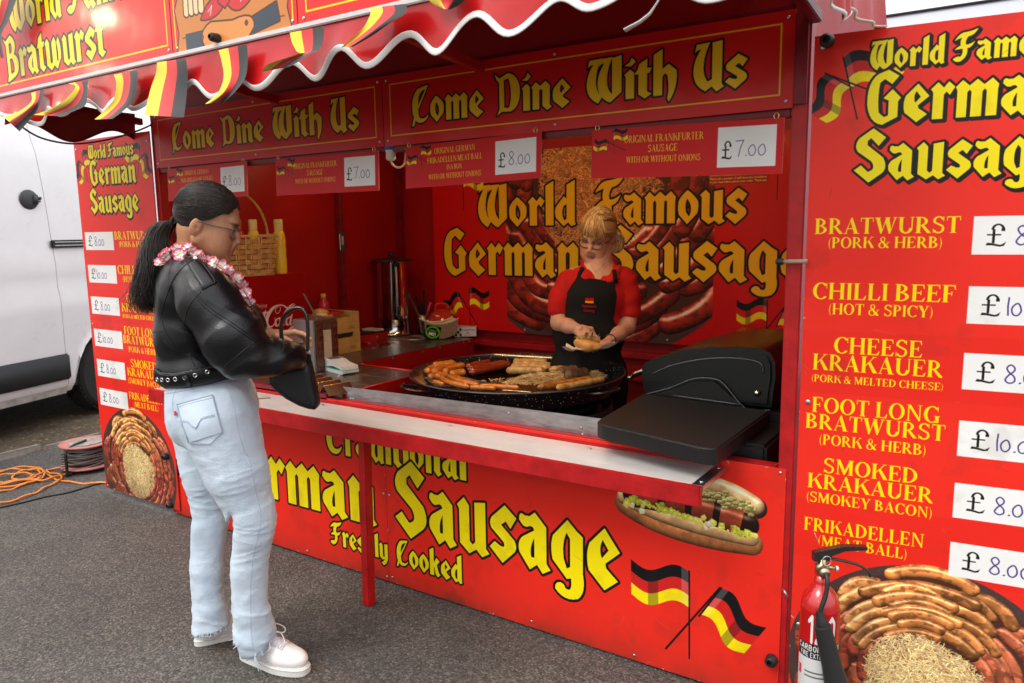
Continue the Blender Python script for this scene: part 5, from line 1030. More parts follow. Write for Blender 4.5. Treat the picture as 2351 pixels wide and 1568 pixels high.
pan=thing('paella_pan',(PC[0],PC[1],.75),'huge black speckled pan full of sausages and onions','pan')
prof=[(.0005,-.052),(.415,-.052),(.438,-.049),(.458,-.036),(.482,-.008),(PR_-.004,.004),(PR_,.0),(PR_-.004,-.008),(.462,-.058),(.432,-.094),(.40,-.100),(.0005,-.100)]
bm=MB(); n=96; V=[];F=[]
for r,h in prof:
    for k in range(n): V.append(PC+np.array([r*math.cos(2*math.pi*k/n),r*math.sin(2*math.pi*k/n),h]))
F=[(i*n+k,i*n+(k+1)%n,(i+1)*n+(k+1)%n,(i+1)*n+k) for i in range(len(prof)-1) for k in range(n)]
o=link('pan_body',V,F,pm,pan,True); autosmooth(o,50)
MB().lathe([(.420,-.0512),(.0005,-.0506)],PC,60).build('cooking_fat',mat('brown_fat',(.035,.014,.006),.12,coat=1.,col2=(.10,.04,.012),scale=14,bump=.1,bscale=30),pan,True)
MB().tube([PC+np.array([PR_*math.cos(a),PR_*math.sin(a),.001]) for a in np.linspace(0,2*math.pi,121)[:-1]],.0045,8,closed=True).build('rim',mat('bare_rim',(.10,.095,.09),.3,.8),pan,True)
for px_,py_ in ((963,884),(1045,813),(1395,893),(1400,814)):
    q=onZ(px_,py_,.84); a=math.atan2(q[1]-PC[1],q[0]-PC[0]); P=[PC+np.array([(PR_-.018+rr)*math.cos(a+da),(PR_-.018+rr)*math.sin(a+da),zz]) for da,rr,zz in ((-.15,.0,-.03),(-.15,.035,-.022),(-.13,.062,-.018),(-.06,.078,-.016),(.06,.078,-.016),(.13,.062,-.018),(.15,.035,-.022),(.15,.0,-.03))]
    MB().tube(catmull(P,5),.0062,8).build('handle',mat('handle_enamel',(.02,.02,.02),.2,.2,coat=.8),pan,True)
st=thing('gas_burner',(PC[0],PC[1],0),'black gas burner stand with red feet under the big pan','burner'); bk=mat('burner_black',(.012,.011,.011),.6)
mb=MB()
for R_ in (.15,.26,.36): mb.tube([PC+np.array([R_*math.cos(a),R_*math.sin(a),-.135]) for a in np.linspace(0,2*math.pi,61)[:-1]],.014,8,closed=True)
for k in range(6): a=k*math.pi/3+.3; mb.obox(PC+np.array([.2*math.cos(a),.2*math.sin(a),-.118]),np.array([.22*math.cos(a),.22*math.sin(a),0]),np.array([-.006*math.sin(a),.006*math.cos(a),0]),(0,0,.014))
mb.build('ring_burner',bk,st,True)
for k in range(3): a=k*2*math.pi/3+.5; c=np.array([math.cos(a),math.sin(a),0]); MB().tube([PC+c*.37-EZ*.12,PC+c*.42-EZ*.80],.016,8).build('leg',mat('burner_red',(.22,.01,.01),.5),st,True)
MB().lathe([(.44,-.28),(.44,-.14),(.42,-.14),(.42,-.28)],PC,48).build('wind_guard',bk,st,True)
# ---------------------------------------------------------------- what is cooking in it
def smat(n,c,c2,r=.3,coat=.6): return mat(n,c,r,coat=coat,col2=c2,scale=34,bump=.25,bscale=90,stretch=(1,1,1))
M_kr=smat('krakauer_skin',(.50,.12,.012),(.70,.24,.03)); M_ch=smat('chilli_skin',(.22,.022,.010),(.34,.045,.015),.2,.9); M_br=smat('bratwurst_skin',(.82,.56,.20),(.36,.10,.012)); M_fr=smat('frankfurter_skin',(.76,.25,.025),(.62,.16,.015),.25,.7); M_fl=smat('grilled_skin',(.60,.24,.03),(.20,.05,.008),.3,.7); M_on2=mat('browned_onion',(.50,.26,.08),.35,coat=.4); M_mb=smat('meat_ball_crust',(.28,.14,.05),(.10,.045,.02),.6,.2)
kz=lambda x,y:(895.4+x*.2442,769+y*.2442)
def sausage3(p,q,bend,r,m,lb,z=.800,name='sausage',zb=None,taper=.82,grp='sausages cooking in the big pan'):
    a=onZ(*kz(*p),z+r); b=onZ(*kz(*q),(zb if zb is not None else z)+r); mid=(a+b)/2; d=b-a; s=np.array([-d[1],d[0],0]); s/=np.linalg.norm(s)+1e-9
    P=[]; N=22
    for i in range(N): t=i/(N-1); P.append((1-t)**2*a+2*t*(1-t)*(mid+s*bend*2+EZ*.002)+t*t*b)
    L=np.linalg.norm(d); rr=[]
    for i in range(N):
        e=min(i,N-1-i)/(N-1)*L; rr.append(1.12*r*(math.sqrt(max(.02,1-(1-min(1,e/(r*.95)))**2)))*(1+.05*math.sin(i*1.3+p[0])))
    o=MB().tube(P,rr,12).build(name,m,smooth=True); tag(o,lb,'sausage' if name=='sausage' else 'meat patty',grp); return o
K=sausage3
K((600,262),(395,290),.010,.0165,M_kr,'orange-brown sausage at the back of the stack at the left of the pan',z=.820)
K((345,350),(470,262),.006,.0165,M_kr,'orange-brown sausage with a split end leftmost in the pan',z=.810)
K((410,352),(605,265),.010,.0165,M_kr,'orange-brown sausage second from the left with its cut end forward',z=.810)
K((520,352),(700,285),.022,.0165,M_kr,'curved orange-brown sausage third from the left beside the red ones',z=.805)
K((570,372),(715,350),.008,.0165,M_fr,'smooth orange sausage lying in front of the brown stack')
K((365,398),(480,365),.0,.0150,M_kr,'orange sausage end lowest at the left of the stack')
K((425,395),(545,375),.0,.0145,M_kr,'short orange sausage half hidden behind the frankfurters')
K((710,300),(1012,232),-.008,.0150,M_ch,'dark red chilli sausage at the back touching the pan wall')
K((728,325),(1085,262),-.006,.0165,M_ch,'dark red chilli sausage in the middle of three')
K((742,352),(1120,272),-.010,.0175,M_ch,'glossy dark red chilli sausage nearest the front')
K((1090,335),(1455,338),.012,.0175,M_br,'pale bratwurst at the front of the left row'); K((1130,302),(1490,312),.012,.0160,M_br,'pale bratwurst second from the front in the left row',z=.803); K((1150,275),(1515,290),.012,.0160,M_br,'browned bratwurst third from the front in the left row',z=.803); K((1155,250),(1485,252),.010,.0150,M_br,'browned bratwurst farthest back in the left row')
K((1525,268),(1870,268),.006,.0150,M_br,'pale bratwurst farthest back in the right row'); K((1545,295),(1915,305),.010,.0155,M_br,'bratwurst with a dark grill line in the right row'); K((1490,332),(1720,320),.008,.0165,M_br,'short pale bratwurst before the meat balls')
K((1580,352),(1770,330),.004,.022,M_mb,'crusted brown meat patty behind another one',name='meat_patty'); K((1650,385),(1865,352),.004,.023,M_mb,'crusted dark meat patty beside the onion heap',name='meat_patty')
K((1385,492),(1905,415),-.006,.0165,M_fl,'long dark grilled bratwurst along the near edge of the pan'); K((1560,500),(2010,412),-.008,.0140,M_br,'long pale bratwurst partly under the near edge of the pan',z=.796)
K((480,388),(745,487),-.030,.0115,M_fr,'frankfurter curling over the grey plate, leftmost',z=.807); K((560,385),(830,470),-.024,.0115,M_fr,'frankfurter curling over the grey plate, second from the left',z=.807); K((612,392),(835,470),-.010,.0110,M_fr,'frankfurter lying close behind two curled ones',z=.800)
K((750,490),(1000,500),.0,.0100,M_fr,'straight frankfurter at the near rim',z=.807); K((840,480),(1215,497),.004,.0100,M_fr,'straight frankfurter at the near rim reaching towards the onions',z=.807); K((410,440),(500,465),0,.0100,M_fr,'frankfurter end poking out at the left of the grey plate',z=.803)
q=[onZ(*kz(*p),.8055) for p in ((330,410),(640,395),(945,470),(430,480))]; q=[np.array(v) for v in q]
tag(MB().add([v for v in q]+[v-EZ*.003 for v in q],[(0,1,2,3),(7,6,5,4),(0,4,5,1),(1,5,6,2),(2,6,7,3),(3,7,4,0)]).tube([q[0]+EZ*.004,q[1]+EZ*.004,q[2]+EZ*.004],.003,5).build('steel_plate',mat('dull_plate',(.20,.20,.22),.4,.8)),'grey metal plate lying in the pan under the frankfurters','metal plate')
mb=MB(); mb2=MB()
def onion(cx,cy,sx,sy,h,n):
    c=onZ(*kz(cx,cy),.800)
    for i in range(n):
        a=rng.rand()*6.283; r=math.sqrt(rng.rand()); x=r*math.cos(a)*sx; y=r*math.sin(a)*sy; z=.801+h*(1-r*r)*rng.rand(); P0=c+E1*x+E2*y; P0[2]=z
        d=rng.rand()*6.283; l=.018+.020*rng.rand(); b=(rng.rand()-.5)*.03; dx=np.array([math.cos(d),math.sin(d),(rng.rand()-.5)*.5]); s=np.array([-math.sin(d),math.cos(d),0])
        (mb if rng.rand()<.72 else mb2).tube([P0-dx*l/2,P0-dx*l/5+s*b*.4+EZ*.003*rng.rand(),P0+dx*l/5+s*b*.4+EZ*.003*rng.rand(),P0+dx*l/2],[.0012,.0034,.0034,.0012],4,cap=False,flat=.45)
onion(1390,435,.130,.080,.036,1500); onion(1560,405,.08,.05,.03,380); onion(1940,390,.045,.05,.028,300); onion(1180,450,.05,.05,.004,70); onion(1080,430,.10,.05,.002,30)
tag(mb.build('fried_onions',mat('fried_onion',(.92,.72,.34),.35,coat=.4,col2=(.68,.45,.18),scale=40),smooth=True),'heap of fried pale onions in the middle of the pan','onions',kind='stuff')
tag(mb2.build('browned_onions',M_on2,smooth=True),'browned onion shreds mixed through the pale heap in the pan','onions',kind='stuff')
# ---------------------------------------------------------------- griddle at the right end
gb=mat('griddle_black',(.0085,.008,.008),.45,spec=.35,coat=.0,bump=.10,bscale=160); gr=thing('gas_griddle',(2.8,.6,.5),'black gas griddle with a domed lid and flat side shelf right of the pan','griddle')
c4=[(2.588,-.092),(3.036,-.205),(3.040,.355),(2.548,.395)]; P=[]
for i in range(4):
    p=np.array(c4[i]); a=np.array(c4[i-1])-p; b=np.array(c4[(i+1)%4])-p; a/=np.linalg.norm(a); b/=np.linalg.norm(b); r=.055 if i<2 else .004
    for t_ in np.linspace(0,1,7): P.append(tuple((1-t_)**2*(p+a*r)+2*t_*(1-t_)*p+t_*t_*(p+b*r)))
o=MB().prism(P,(0,0,.816),(1,0,0),(0,1,0),(0,0,.050)).build('side_shelf',gb,gr); 
bm_=bmesh.new(); bm_.from_mesh(o.data); es=[e for e in bm_.edges if abs(e.verts[0].co.z-e.verts[1].co.z)<.001 and e.verts[0].co.z>max(v.co.z for v in bm_.verts)-.001]; bmesh.ops.bevel(bm_,geom=es,offset=.006,segments=3,affect='EDGES'); bm_.to_mesh(o.data); bm_.free(); autosmooth(o,50)
lp=[(1478,908),(1470,870),(1471,846),(1478,834),(1510,820),(1560,807),(1620,799),(1690,797),(1745,801),(1767,812),(1777,835),(1778,870),(1772,905),(1769,938)]
lq=[onY(x,y,.42) for x,y in lp]; poly=[(p[0],p[2]) for p in lq]
o=MB().prism(poly,(0,.42,0),(1,0,0),(0,0,1),(0,.56,0)).build('lid',mat('lid_black',(.005,.007,.006),.30,spec=.4,coat=.15,bump=.05,bscale=100),gr)
bm_=bmesh.new(); bm_.from_mesh(o.data); my=min(v.co.y for v in bm_.verts); es=[e for e in bm_.edges if e.verts[0].co.y<my+.001 and e.verts[1].co.y<my+.001]; bmesh.ops.bevel(bm_,geom=es,offset=.014,segments=4,affect='EDGES'); bm_.to_mesh(o.data); bm_.free(); autosmooth(o,50)
tb=lambda pts,r,y=.417: MB().tube(catmull([onY(a,b,y) for a,b in pts],5),r,8)
tb([(1499,858),(1540,840),(1600,827),(1660,822),(1720,826),(1748,836),(1752,856)],.0036).build('lid_crease',mat('painted_crease_highlight',(.07,.078,.09),.25,.3),gr,True)  # highlight on the pressed creases painted as a lighter blue-grey metal
tb([(1482,906),(1540,890),(1592,870),(1640,870),(1665,885),(1712,938),(1768,942)],.0036,.412).build('body_crease',mat('painted_crease_highlight',(.07,.078,.09)),gr,True)
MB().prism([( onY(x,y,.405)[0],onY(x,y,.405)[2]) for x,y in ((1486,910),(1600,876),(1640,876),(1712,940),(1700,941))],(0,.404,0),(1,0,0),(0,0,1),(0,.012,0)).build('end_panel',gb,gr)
tb([(1545,908),(1700,929)],.0028,.402).build('pressed_line',mat('painted_crease_highlight',(.07,.078,.09)),gr,True)
MB().lathe([(.011,0),(.011,.006),(.007,.011),(.0005,.012)],onY(1739,902,.418),14,(0,-1,0)).build('lid_bolt',chrome,gr,True)
MB().tube(catmull([onY(1476,850,.44),onY(1458,858,.44),onY(1452,864,.46),onY(1452,864,.5)+(0,.0,0),onY(1452,864,.46)+(0,.45,0),onY(1476,850,.44)+(0,.50,0)],5),.0085,10).build('lid_handle',mat('brass_steel',(.55,.42,.28),.22,1.),gr,True)
MB().box(2.53,.42,.62,3.09,1.0,.845,.01).box(2.56,.44,.02,2.60,.48,.62).box(3.03,.44,.02,3.07,.48,.62).box(2.56,.94,.02,2.60,.98,.62).box(3.03,.94,.02,3.07,.98,.62).build('griddle_body',gb,gr)
MB().box(2.86,.09,.50,3.10,.40,.815,.01).build('regulator_box',gb,gr)
cbx=thing('side_cabinet',(2.8,1.45,0),'glossy red cabinet behind the griddle mirroring the yellow lettering','cabinet'); MB().prism([(1.14,.02),(1.14,.93),(1.74,.965),(1.74,.02)],(2.52,0,0),(0,1,0),(0,0,1),(.62,0,0)).build('cabinet_body',mat('mirror_red',(.34,.010,.008),.30,coat=.15,spec=.3),cbx)
MB().box(2.515,1.13,.02,2.56,1.139,.93).box(2.6,1.128,.2,2.9,1.139,.6,.003).build('cabinet_door',paintd,cbx)
# ---------------------------------------------------------------- things on the worktop
def sanstext(pr,txt,x,z,h,col,bold=0.,w=None):
    cu=bpy.data.curves.new('t','FONT'); cu.body=txt; cu.size=1.; cu.offset=bold; cu.resolution_u=3; o=bpy.data.objects.new('t',cu); S.collection.objects.link(o); bpy.context.view_layer.update()
    me=bpy.data.meshes.new_from_object(o.evaluated_get(bpy.context.evaluated_depsgraph_get())); V=np.array([v.co[:2] for v in me.vertices]); k=h/.7; kx=k if w is None else w/(V[:,0].max()-V[:,0].min())
    pr.polys([[np.array([(x+V[i][0]*kx,z+V[i][1]*k) for i in f.vertices])] for f in me.polygons],col)
    bpy.data.objects.remove(o); bpy.data.meshes.remove(me); bpy.data.curves.remove(cu)
cola=thing('drinks_cabinet',(.24,.3,.80),'red drinks box with white script lettering under the wicker basket','drinks box')
pc=Print(.64,.475,800,(.60,.02,.03)); 
CX=.412; cz4=lambda x,y:(lambda P:(P[1]+.02,P[2]-.80))(onX(516.6+x*.2197,516.6+y*.2197,CX)); kk=.2197*4.6/1759*1.25; WC=(.90,.80,.76)
def cl(pts,w,sub=6):
    c=catmull([np.array([*cz4(*p),0.]) for p in pts],sub); n=len(c)
    for i in range(n-1):
        t_=i/(n-1); ww=w if not hasattr(w,'__len__') else np.interp(t_,np.linspace(0,1,len(w)),w)
        pr_=[(c[i][0],c[i][1]),(c[i+1][0],c[i+1][1])]; pc.line(pr_,ww*kk,WC)
cl([(735,832),(700,856),(655,868),(610,842),(560,838),(500,870),(455,935),(435,1000),(450,1055),(490,1060),(525,1015),(520,965)],(4,10,14,9,10,22,30,30,20,8,6,3))
cl([(560,842),(528,880),(535,918),(560,918),(580,880),(572,850)],5)
for cx_,cy_ in ((552,1010),(664,1000),(388,955)): cl([(cx_+18,cy_-42),(cx_-18,cy_-14),(cx_-22,cy_+30),(cx_,cy_+42),(cx_+24,cy_+8),(cx_+18,cy_-42),(cx_+34,cy_-34)],(8,14,20,8,14,6,3))
cl([(600,1045),(598,1000),(640,900),(700,830),(720,832),(680,890),(630,960),(605,1000)],(12,22,18,8,4,5,6,4)); cl([(605,1048),(630,1040)],5); cl([(700,940),(680,1020),(692,1040),(715,1012)],(14,18,8,3)); cl([(424,900),(402,985),(412,1002),(432,975)],(14,16,8,3)); cl([(434,918),(458,910)],12)
pc.polys([[np.array([cz4(*p) for p in ((645,1104),(690,1062),(740,1030),(800,1008),(812,1008),(812,1072),(770,1072),(710,1082),(660,1100))])]],WC)
a_0=cz4(330,868); a_1=cz4(440,868); sanstext(pc,'Enjoy',a_0[0],a_0[1],.020,WC,w=a_1[0]-a_0[0]); a_0=cz4(405,1096); sanstext(pc,'Trade-mark \u00ae',a_0[0]-.05,a_0[1],.006,WC)
board('printed_front',pc,printmat('cola_print',pc,rough=.3,coat=.5),cola,lambda y,z:(CX,y-.02,z+.80),t=.004,edge=mat('deep_red',(.36,.006,.010),.3))
MB().box(.065,-.0,.802,CX-.0045,.618,1.272,.004).build('cabinet_body',mat('deep_red',(.36,.006,.010),.3,coat=.5),cola)
# wicker basket
bc=np.array([.285,.275,1.2735]); bk_=thing('wicker_basket',bc,'woven wicker basket with a hoop handle holding sauce bottles','basket'); hx,hy=.115,.190
wm=mat('wicker_band',(.66,.36,.11),.5,col2=(.42,.19,.05),scale=30,bump=.3,bscale=80); ws=mat('wicker_stake',(.68,.44,.20),.5,var=.2,scale=50)
def per(s_,z):
    """rounded rectangle of the basket at height z, s_ 0..1 round; returns the point and its outward direction"""
    k=1+.14*z/.21; a=2*math.pi*s_; c,s=math.cos(a),math.sin(a); e=.42; x=math.copysign(abs(c)**e,c); y=math.copysign(abs(s)**e,s); p=bc+np.array([x*hx*k,y*hy*k,z]); n=np.array([c/hx,s/hy,0]); return p,n/np.linalg.norm(n)
NS=17
SS=np.linspace(0,1,721); pp=np.array([per(s_,.1)[0] for s_ in SS]); cum=np.concatenate([[0],np.cumsum(np.linalg.norm(np.diff(pp,axis=0),axis=1))]); cum/=cum[-1]; su=lambda q: float(np.interp(q%1,cum,SS))
for j in range(7):
    z=.022+j*.0262; P=[]; N=NS*6
    for i in range(N):
        p,n=per(su(i/N),z); P.append(p+n*(.0062*math.cos(math.pi*(i/6)+math.pi*j)))
    mb=MB(); V=[]; 
    for i,p in enumerate(P):
        n=per(su(i/N),z)[1]; V+= [p-EZ*.0108-n*.0006,p-EZ*.0108+n*.0012,p+EZ*.0108+n*.0012,p+EZ*.0108-n*.0006]
    F=[]
    for i in range(N):
        k=(i+1)%N
        for a,b in ((0,1),(1,2),(2,3),(3,0)): F.append((i*4+a,i*4+b,k*4+b,k*4+a))
    mb.add(V,F).build('woven_band',wm,bk_)
mb=MB()
for i in range(NS):
    for d in (-.007,.007):
        P=[]
        for z in np.linspace(.0,.205,5): p,n=per(su((i+.0)/NS+d/1.1),z); P.append(p)
        mb.tube(P,.0028,5)
mb.build('stakes',ws,bk_,True)
mb=MB()
for z0_,nn in ((.006,4),(.207,5)):
    for k in range(nn):
        P=[]
        for i in range(120): p,n=per(su(i/120),z0_); P.append(p+n*.005*math.cos(i*.8+k*1.5)+EZ*(.005*math.sin(i*.8+k*1.5)))
        mb.tube(P,.0022,5,closed=True)
for i in range(40):
    s_=rng.rand(); p,n=per(s_,.207); mb.tube([p,p+n*.010*rng.randn()+EZ*.006,p+np.array([.02*rng.randn(),.03*rng.randn(),.012*rng.rand()])],.0012,4)
mb.build('braided_rim',ws,bk_,True)
mb=MB()
for k in range(4):
    P=[]
    for a in np.linspace(-.12,math.pi+.12,60): P.append(bc+np.array([.03*math.cos(a*1.)+.004*math.cos(a*14+k*1.57),(hy+.012)*math.cos(a)+.004*math.sin(a*14+k*1.57),.20+.245*max(-.2,math.sin(a))]))
    mb.tube(P,.0035,6)
mb.build('hoop_handle',mat('wicker_hoop',(.58,.36,.10),.5,var=.2,scale=60),bk_,True)
my,mr=mat('mustard_yellow',(.85,.58,.03),.35,coat=.3),mat('ketchup_red',(.55,.012,.010),.3,coat=.4)
def bottle(c,m,lb,h=.235,r=.031,capm=None):
    b=thing('sauce_bottle',c,lb,'sauce bottle','sauce bottles in and beside the basket'); autosmooth(MB().lathe([(r*.9,0),(r,.008),(r*1.02,h*.25),(r*.95,h*.33),(r*1.02,h*.42),(r*.95,h*.50),(r*1.02,h*.60),(r*.93,h*.70),(r*.80,h*.76),(r*.62,h*.79)],c,22).build('bottle_body',m,b,True))
    autosmooth(MB().lathe([(r*.66,h*.785),(r*.70,h*.80),(r*.70,h*.98),(r*.60,h),(.0005,h)],c,14).build('cap',capm or m,b,True)); return b
pm_=mat('pale_yellow_cap',(.80,.62,.20),.4)
bottle((.30,.190,1.305),my,'yellow bottle with a pale cap at the left of the basket',h=.262,r=.034,capm=pm_); bottle((.215,.250,1.305),mr,'red bottle behind the others in the basket',h=.255); bottle((.315,.285,1.305),mr,'red bottle in the middle of the basket',h=.258,r=.034)
bottle((.330,.372,1.305),my,'yellow bottle with a pale cap at the right of the basket',h=.262,capm=pm_); bottle((.335,.535,1.2735),my,'tall yellow bottle standing beside the basket on the red box',h=.295,r=.034,capm=pm_)
# napkin dispenser
nd=thing('napkin_dispenser',(.75,.40,.80),'steel napkin dispenser with brown diamond panels behind the card reader','napkin dispenser'); dm=mat('brown_diamond',(.10,.028,.014),.25,coat=.6,bump=.2)
MB().box(.66,.318,.8012,.815,.480,1.062,.004).build('case',mat('satin_steel',(.45,.42,.38),.35,1.),nd)
for y0_ in (.328,.428):
    MB().box(.8152,y0_,.805,.8232,y0_+.043,1.045,.001).build('side_panel',dm,nd); mb=MB()
    for k in range(6): z=.828+k*.038; mb.add([(.8234,y0_+.002,z),(.8234,y0_+.0215,z+.019),(.8234,y0_+.041,z),(.8234,y0_+.0215,z-.019),(.828,y0_+.0215,z)],[(0,1,4),(1,2,4),(2,3,4),(3,0,4)])
    mb.build('diamond_relief',dm,nd)
mb=MB()
for k in range(28): mb.box(.772,.374+.001*rng.rand(),.806+k*.0072,.8215+.002*rng.rand(),.4255+.001*rng.rand(),.8118+k*.0072)
mb.build('napkins',mat('napkin_paper',(.66,.52,.38),.85),nd)
MB().obox((.765,.352,1.125),(.006,0,0),(0,.003,0),(-.012,-.032,.070),.002).build('open_lid',mat('satin_steel',(.45,.42,.38),.35,1.),nd)
# card trays
cd_=mat('carton_card',(.58,.33,.085),.75,var=.12,scale=30)
for k,(z,lb) in enumerate(((.8012,'lower brown card tray with hand holes on the worktop'),(.918,'upper brown card tray stacked on another, rolls and packets in it'))):
    t_=thing('card_tray',(.35,.82,z),lb,'card tray','card trays stacked on the worktop'); x0_,x1_,y0_,y1_=.20,.505-.004*k,.690,.948
    MB().box(x0_,y0_,z,x1_,y1_,z+.004).build('tray_base',cd_,t_)
    for (a,b,c,d) in ((x1_-.004,y0_,x1_,y1_),(x0_,y0_,x0_+.004,y1_)): MB().prism([(b,0),(d,0),(d,.112),(d-.05,.114),(d-.06,.086),(b+.06,.086),(b+.05,.114),(b,.112)],(a,0,z+.004),(0,1,0),(0,0,1),(c-a,0,0)).build('tray_side',cd_,t_)
    MB().box(x0_+.004,y0_,z+.004,x1_-.004,y0_+.004,z+.116).build('tray_end',cd_,t_); MB().box(x0_+.004,y1_-.004,z+.004,x1_-.004,y1_,z+.116).build('tray_end',cd_,t_)
    lb_=Print(.05,.022,1200,(.77,.56,.27)); sanstext(lb_,'5 x 280 g',.006,.003,.006,(.25,.16,.08)); sanstext(lb_,'BEST',.012,.012,.005,(.3,.2,.1)); board('tray_print',lb_,printmat('tray_print',lb_,rough=.7,coat=0.),t_,lambda y,zz:(x1_+.0006,y+y1_-.085,zz+z+.018),t=.0004,edge=cd_)
    MB().tube([(x1_+.0008,y1_-.052,z+.108),(x1_+.0008,y1_-.052,z+.060),(x1_+.0008,y1_-.022,z+.058),(x1_+.0008,y1_-.018,z+.066)],.0009,4).build('punched_flap',mat('card_crease',(.25,.13,.04),.8),t_)
def blob(name,c,r,m,lb,cat,seed=0,R=None):
    B=Body().e((0,0,0),r); V,F=nets(B,max(r)/9); V=V+normals(V,F)*(noise3(V,40,seed)*min(r)*.12)[:,None]
    if R is not None: V=V@R.T
    return tag(link(name,V+np.array(c),F,m,None,True),lb,cat)
bun=mat('bread_crust',(.62,.25,.045),.45,col2=(.74,.40,.12),scale=14,coat=.15)
blob('bread_roll',(.34,.80,1.030),(.055,.040,.026),bun,'bread roll lying in the upper card tray','bread roll',3); blob('bread_roll',(.40,.75,1.018),(.050,.035,.022),mat('pale_bread',(.74,.58,.38),.6),'pale bread roll in front of another in the upper card tray','bread roll',4)
for c,m_,lb in (((.40,.86,1.028),mr,'red sauce packet in the upper card tray'),((.33,.89,1.028),mat('foil_packet',(.6,.55,.5),.25,1.,bump=.5),'silver packet in the upper card tray beside the red one')): tag(MB().obox(c,(.045,.01,0),(-.008,.030,0),(0,.002,.008),.005).build('packet',m_),lb,'packet')
pk_=thing('squeezy_bottle',(.13,1.02,.80),'bright pink squeezy bottle with a yellow cap behind the card trays','bottle'); autosmooth(MB().lathe([(.030,0),(.033,.02),(.033,.20),(.036,.235),(.030,.265),(.018,.280)],(.13,1.02,.8012),20).build('bottle_body',mat('pink_plastic',(.62,.02,.10),.3,coat=.4),pk_,True)); MB().lathe([(.017,.281),(.016,.315),(.0005,.318)],(.13,1.02,.8012),14).build('cap',mat('cap_yellow',(.75,.45,.05),.4),pk_,True)
rb=thing('cash_tray',(.22,1.24,.80),'red box with a black insert behind the card trays','cash tray'); MB().box(.11,1.125,.8012,.335,1.365,.852,.004).build('box_body',paint,rb); MB().box(.125,1.14,.8525,.32,1.35,.862,.003).build('insert',black,rb); MB().box(.20,1.27,.8625,.325,1.345,.874,.002).build('white_card',mat('card_white',(.6,.58,.55),.6),rb); screw((.3352,1.27,.828),(1,0,0),rb,.009)
uc_=np.array([.215,1.56,.8012]); ur_=thing('hot_water_urn',uc_,'tall polished steel hot water urn with a black lid in the back corner','urn')
autosmooth(MB().lathe([(.112,0),(.115,.012),(.110,.018),(.108,.105),(.112,.112)],uc_,48).build('urn_base',chrome,ur_,True)); autosmooth(MB().lathe([(.104,.113),(.102,.485),(.106,.492)],uc_,64).build('urn_body',mat('mirror_steel',(.70,.68,.66),.06,1.,bump=.02,bscale=5),ur_,True))
autosmooth(MB().lathe([(.135,.493),(.138,.498),(.132,.506),(.05,.518),(.014,.522),(.014,.530),(.024,.538),(.024,.548),(.012,.554),(.0005,.554)],uc_,40).build('lid',black,ur_,True)); MB().lathe([(.125,0),(.125,.004),(.0005,.004)],uc_-EZ*.0008,30).build('urn_foot',black,ur_,True)
ad=np.array([.83,-.56,0]); MB().tube([uc_+ad*.116+EZ*.16,uc_+ad*.116+EZ*.47],.007,8).build('sight_glass',mat('glass_tube',(.8,.8,.78),.05,trans=.6),ur_,True); MB().obox(uc_+ad*.118+EZ*.475,ad*.012,np.array([.56,.83,0])*.012,EZ*.010,.003).tube([uc_+ad*.10+EZ*.145,uc_+ad*.150+EZ*.145,uc_+ad*.158+EZ*.105],.010,8).tube([uc_+ad*.145+EZ*.15,uc_+ad*.152+EZ*.205],.009,8).build('tap',black,ur_,True)
# cutlery pot, trays in film, foil box, red dome
cp=thing('utensil_pot',(.36,1.70,.80),'steel pot holding knives and tongs behind the urn','utensil pot'); MB().lathe([(.040,0),(.045,.13),(.042,.13),(.038,.005),(.0005,.005)],(.36,1.70,.8012),24).build('pot',mat('satin_steel',(.45,.42,.38),.35,1.),cp,True)
for i,(dx,dy,l,m_) in enumerate(((-.06,-.05,.26,'satin_steel'),(-.05,.0,.24,'black_plastic'),(.00,-.02,.19,'black_plastic'),(.03,.01,.17,'satin_steel'),(-.02,.03,.27,'black_plastic'))): tag(MB().obox((.36+dx*.6,1.70+dy*.6,.82+l/2),(.009,0,0),(0,.002,0),(dx*.7,dy*.7,l/2),.001).build('utensil',_mc[m_],cp))
MB().tube([(.40,1.68,.90),(.455,1.66,1.02)],.007,7).build('utensil',mat('pink_handle',(.60,.03,.10),.35),cp,True)
tr=thing('paper_tray_stack',(.60,1.56,.80),'stack of brown paper trays in clear film with a green round sticker','paper trays'); pt=mat('tray_brown',(.30,.20,.11),.7,var=.2,scale=60); tw=mat('tray_inside',(.75,.58,.36),.7)
ta=np.array([.57,.82,0]); tb_=np.array([.82,-.57,0]); tc_=np.array([.60,1.565,.8012])
for k in range(14):
    z=k*.0068; mb=MB(); f=1+.006*k
    mb.grid([[tc_+ta*u*.105*f+tb_*v*.055*f+EZ*(.004+z+.030*max(abs(u)-.0,0)**2.2) for u in np.linspace(-1,1,13)] for v in (-1,1)]) 
    G=[[tc_+ta*u*.105*f+tb_*(.055*f+.002*q)+EZ*(.004+z+.030*abs(u)**2.2+q*.012) for u in np.linspace(-1,1,13)] for q in (0,1)]; mb.grid(G)
    G=[[tc_+ta*u*.105*f-tb_*(.055*f)+EZ*(.004+z+.030*abs(u)**2.2+q*.012) for u in np.linspace(-1,1,13)] for q in (0,1)]; mb.grid(G)
    mb.build('paper_tray',tw if k==13 else pt,tr)
pe=Print(.09,.075,1500,(.10,.07,.05)); el=lambda rx,rz: [[np.array([(.045+rx*math.cos(a),.0375+rz*math.sin(a)) for a in np.linspace(0,2*math.pi,40)[:-1]])]]
pe.polys(el(.044,.036),(.35,.72,.10)); pe.polys(el(.034,.027),(.06,.07,.05)); sanstext(pe,'COMPOST',.014,.042,.010,(.40,.78,.12),.02,w=.060); sanstext(pe,'ME!',.022,.018,.019,(.9,.9,.88),.03,w=.042)
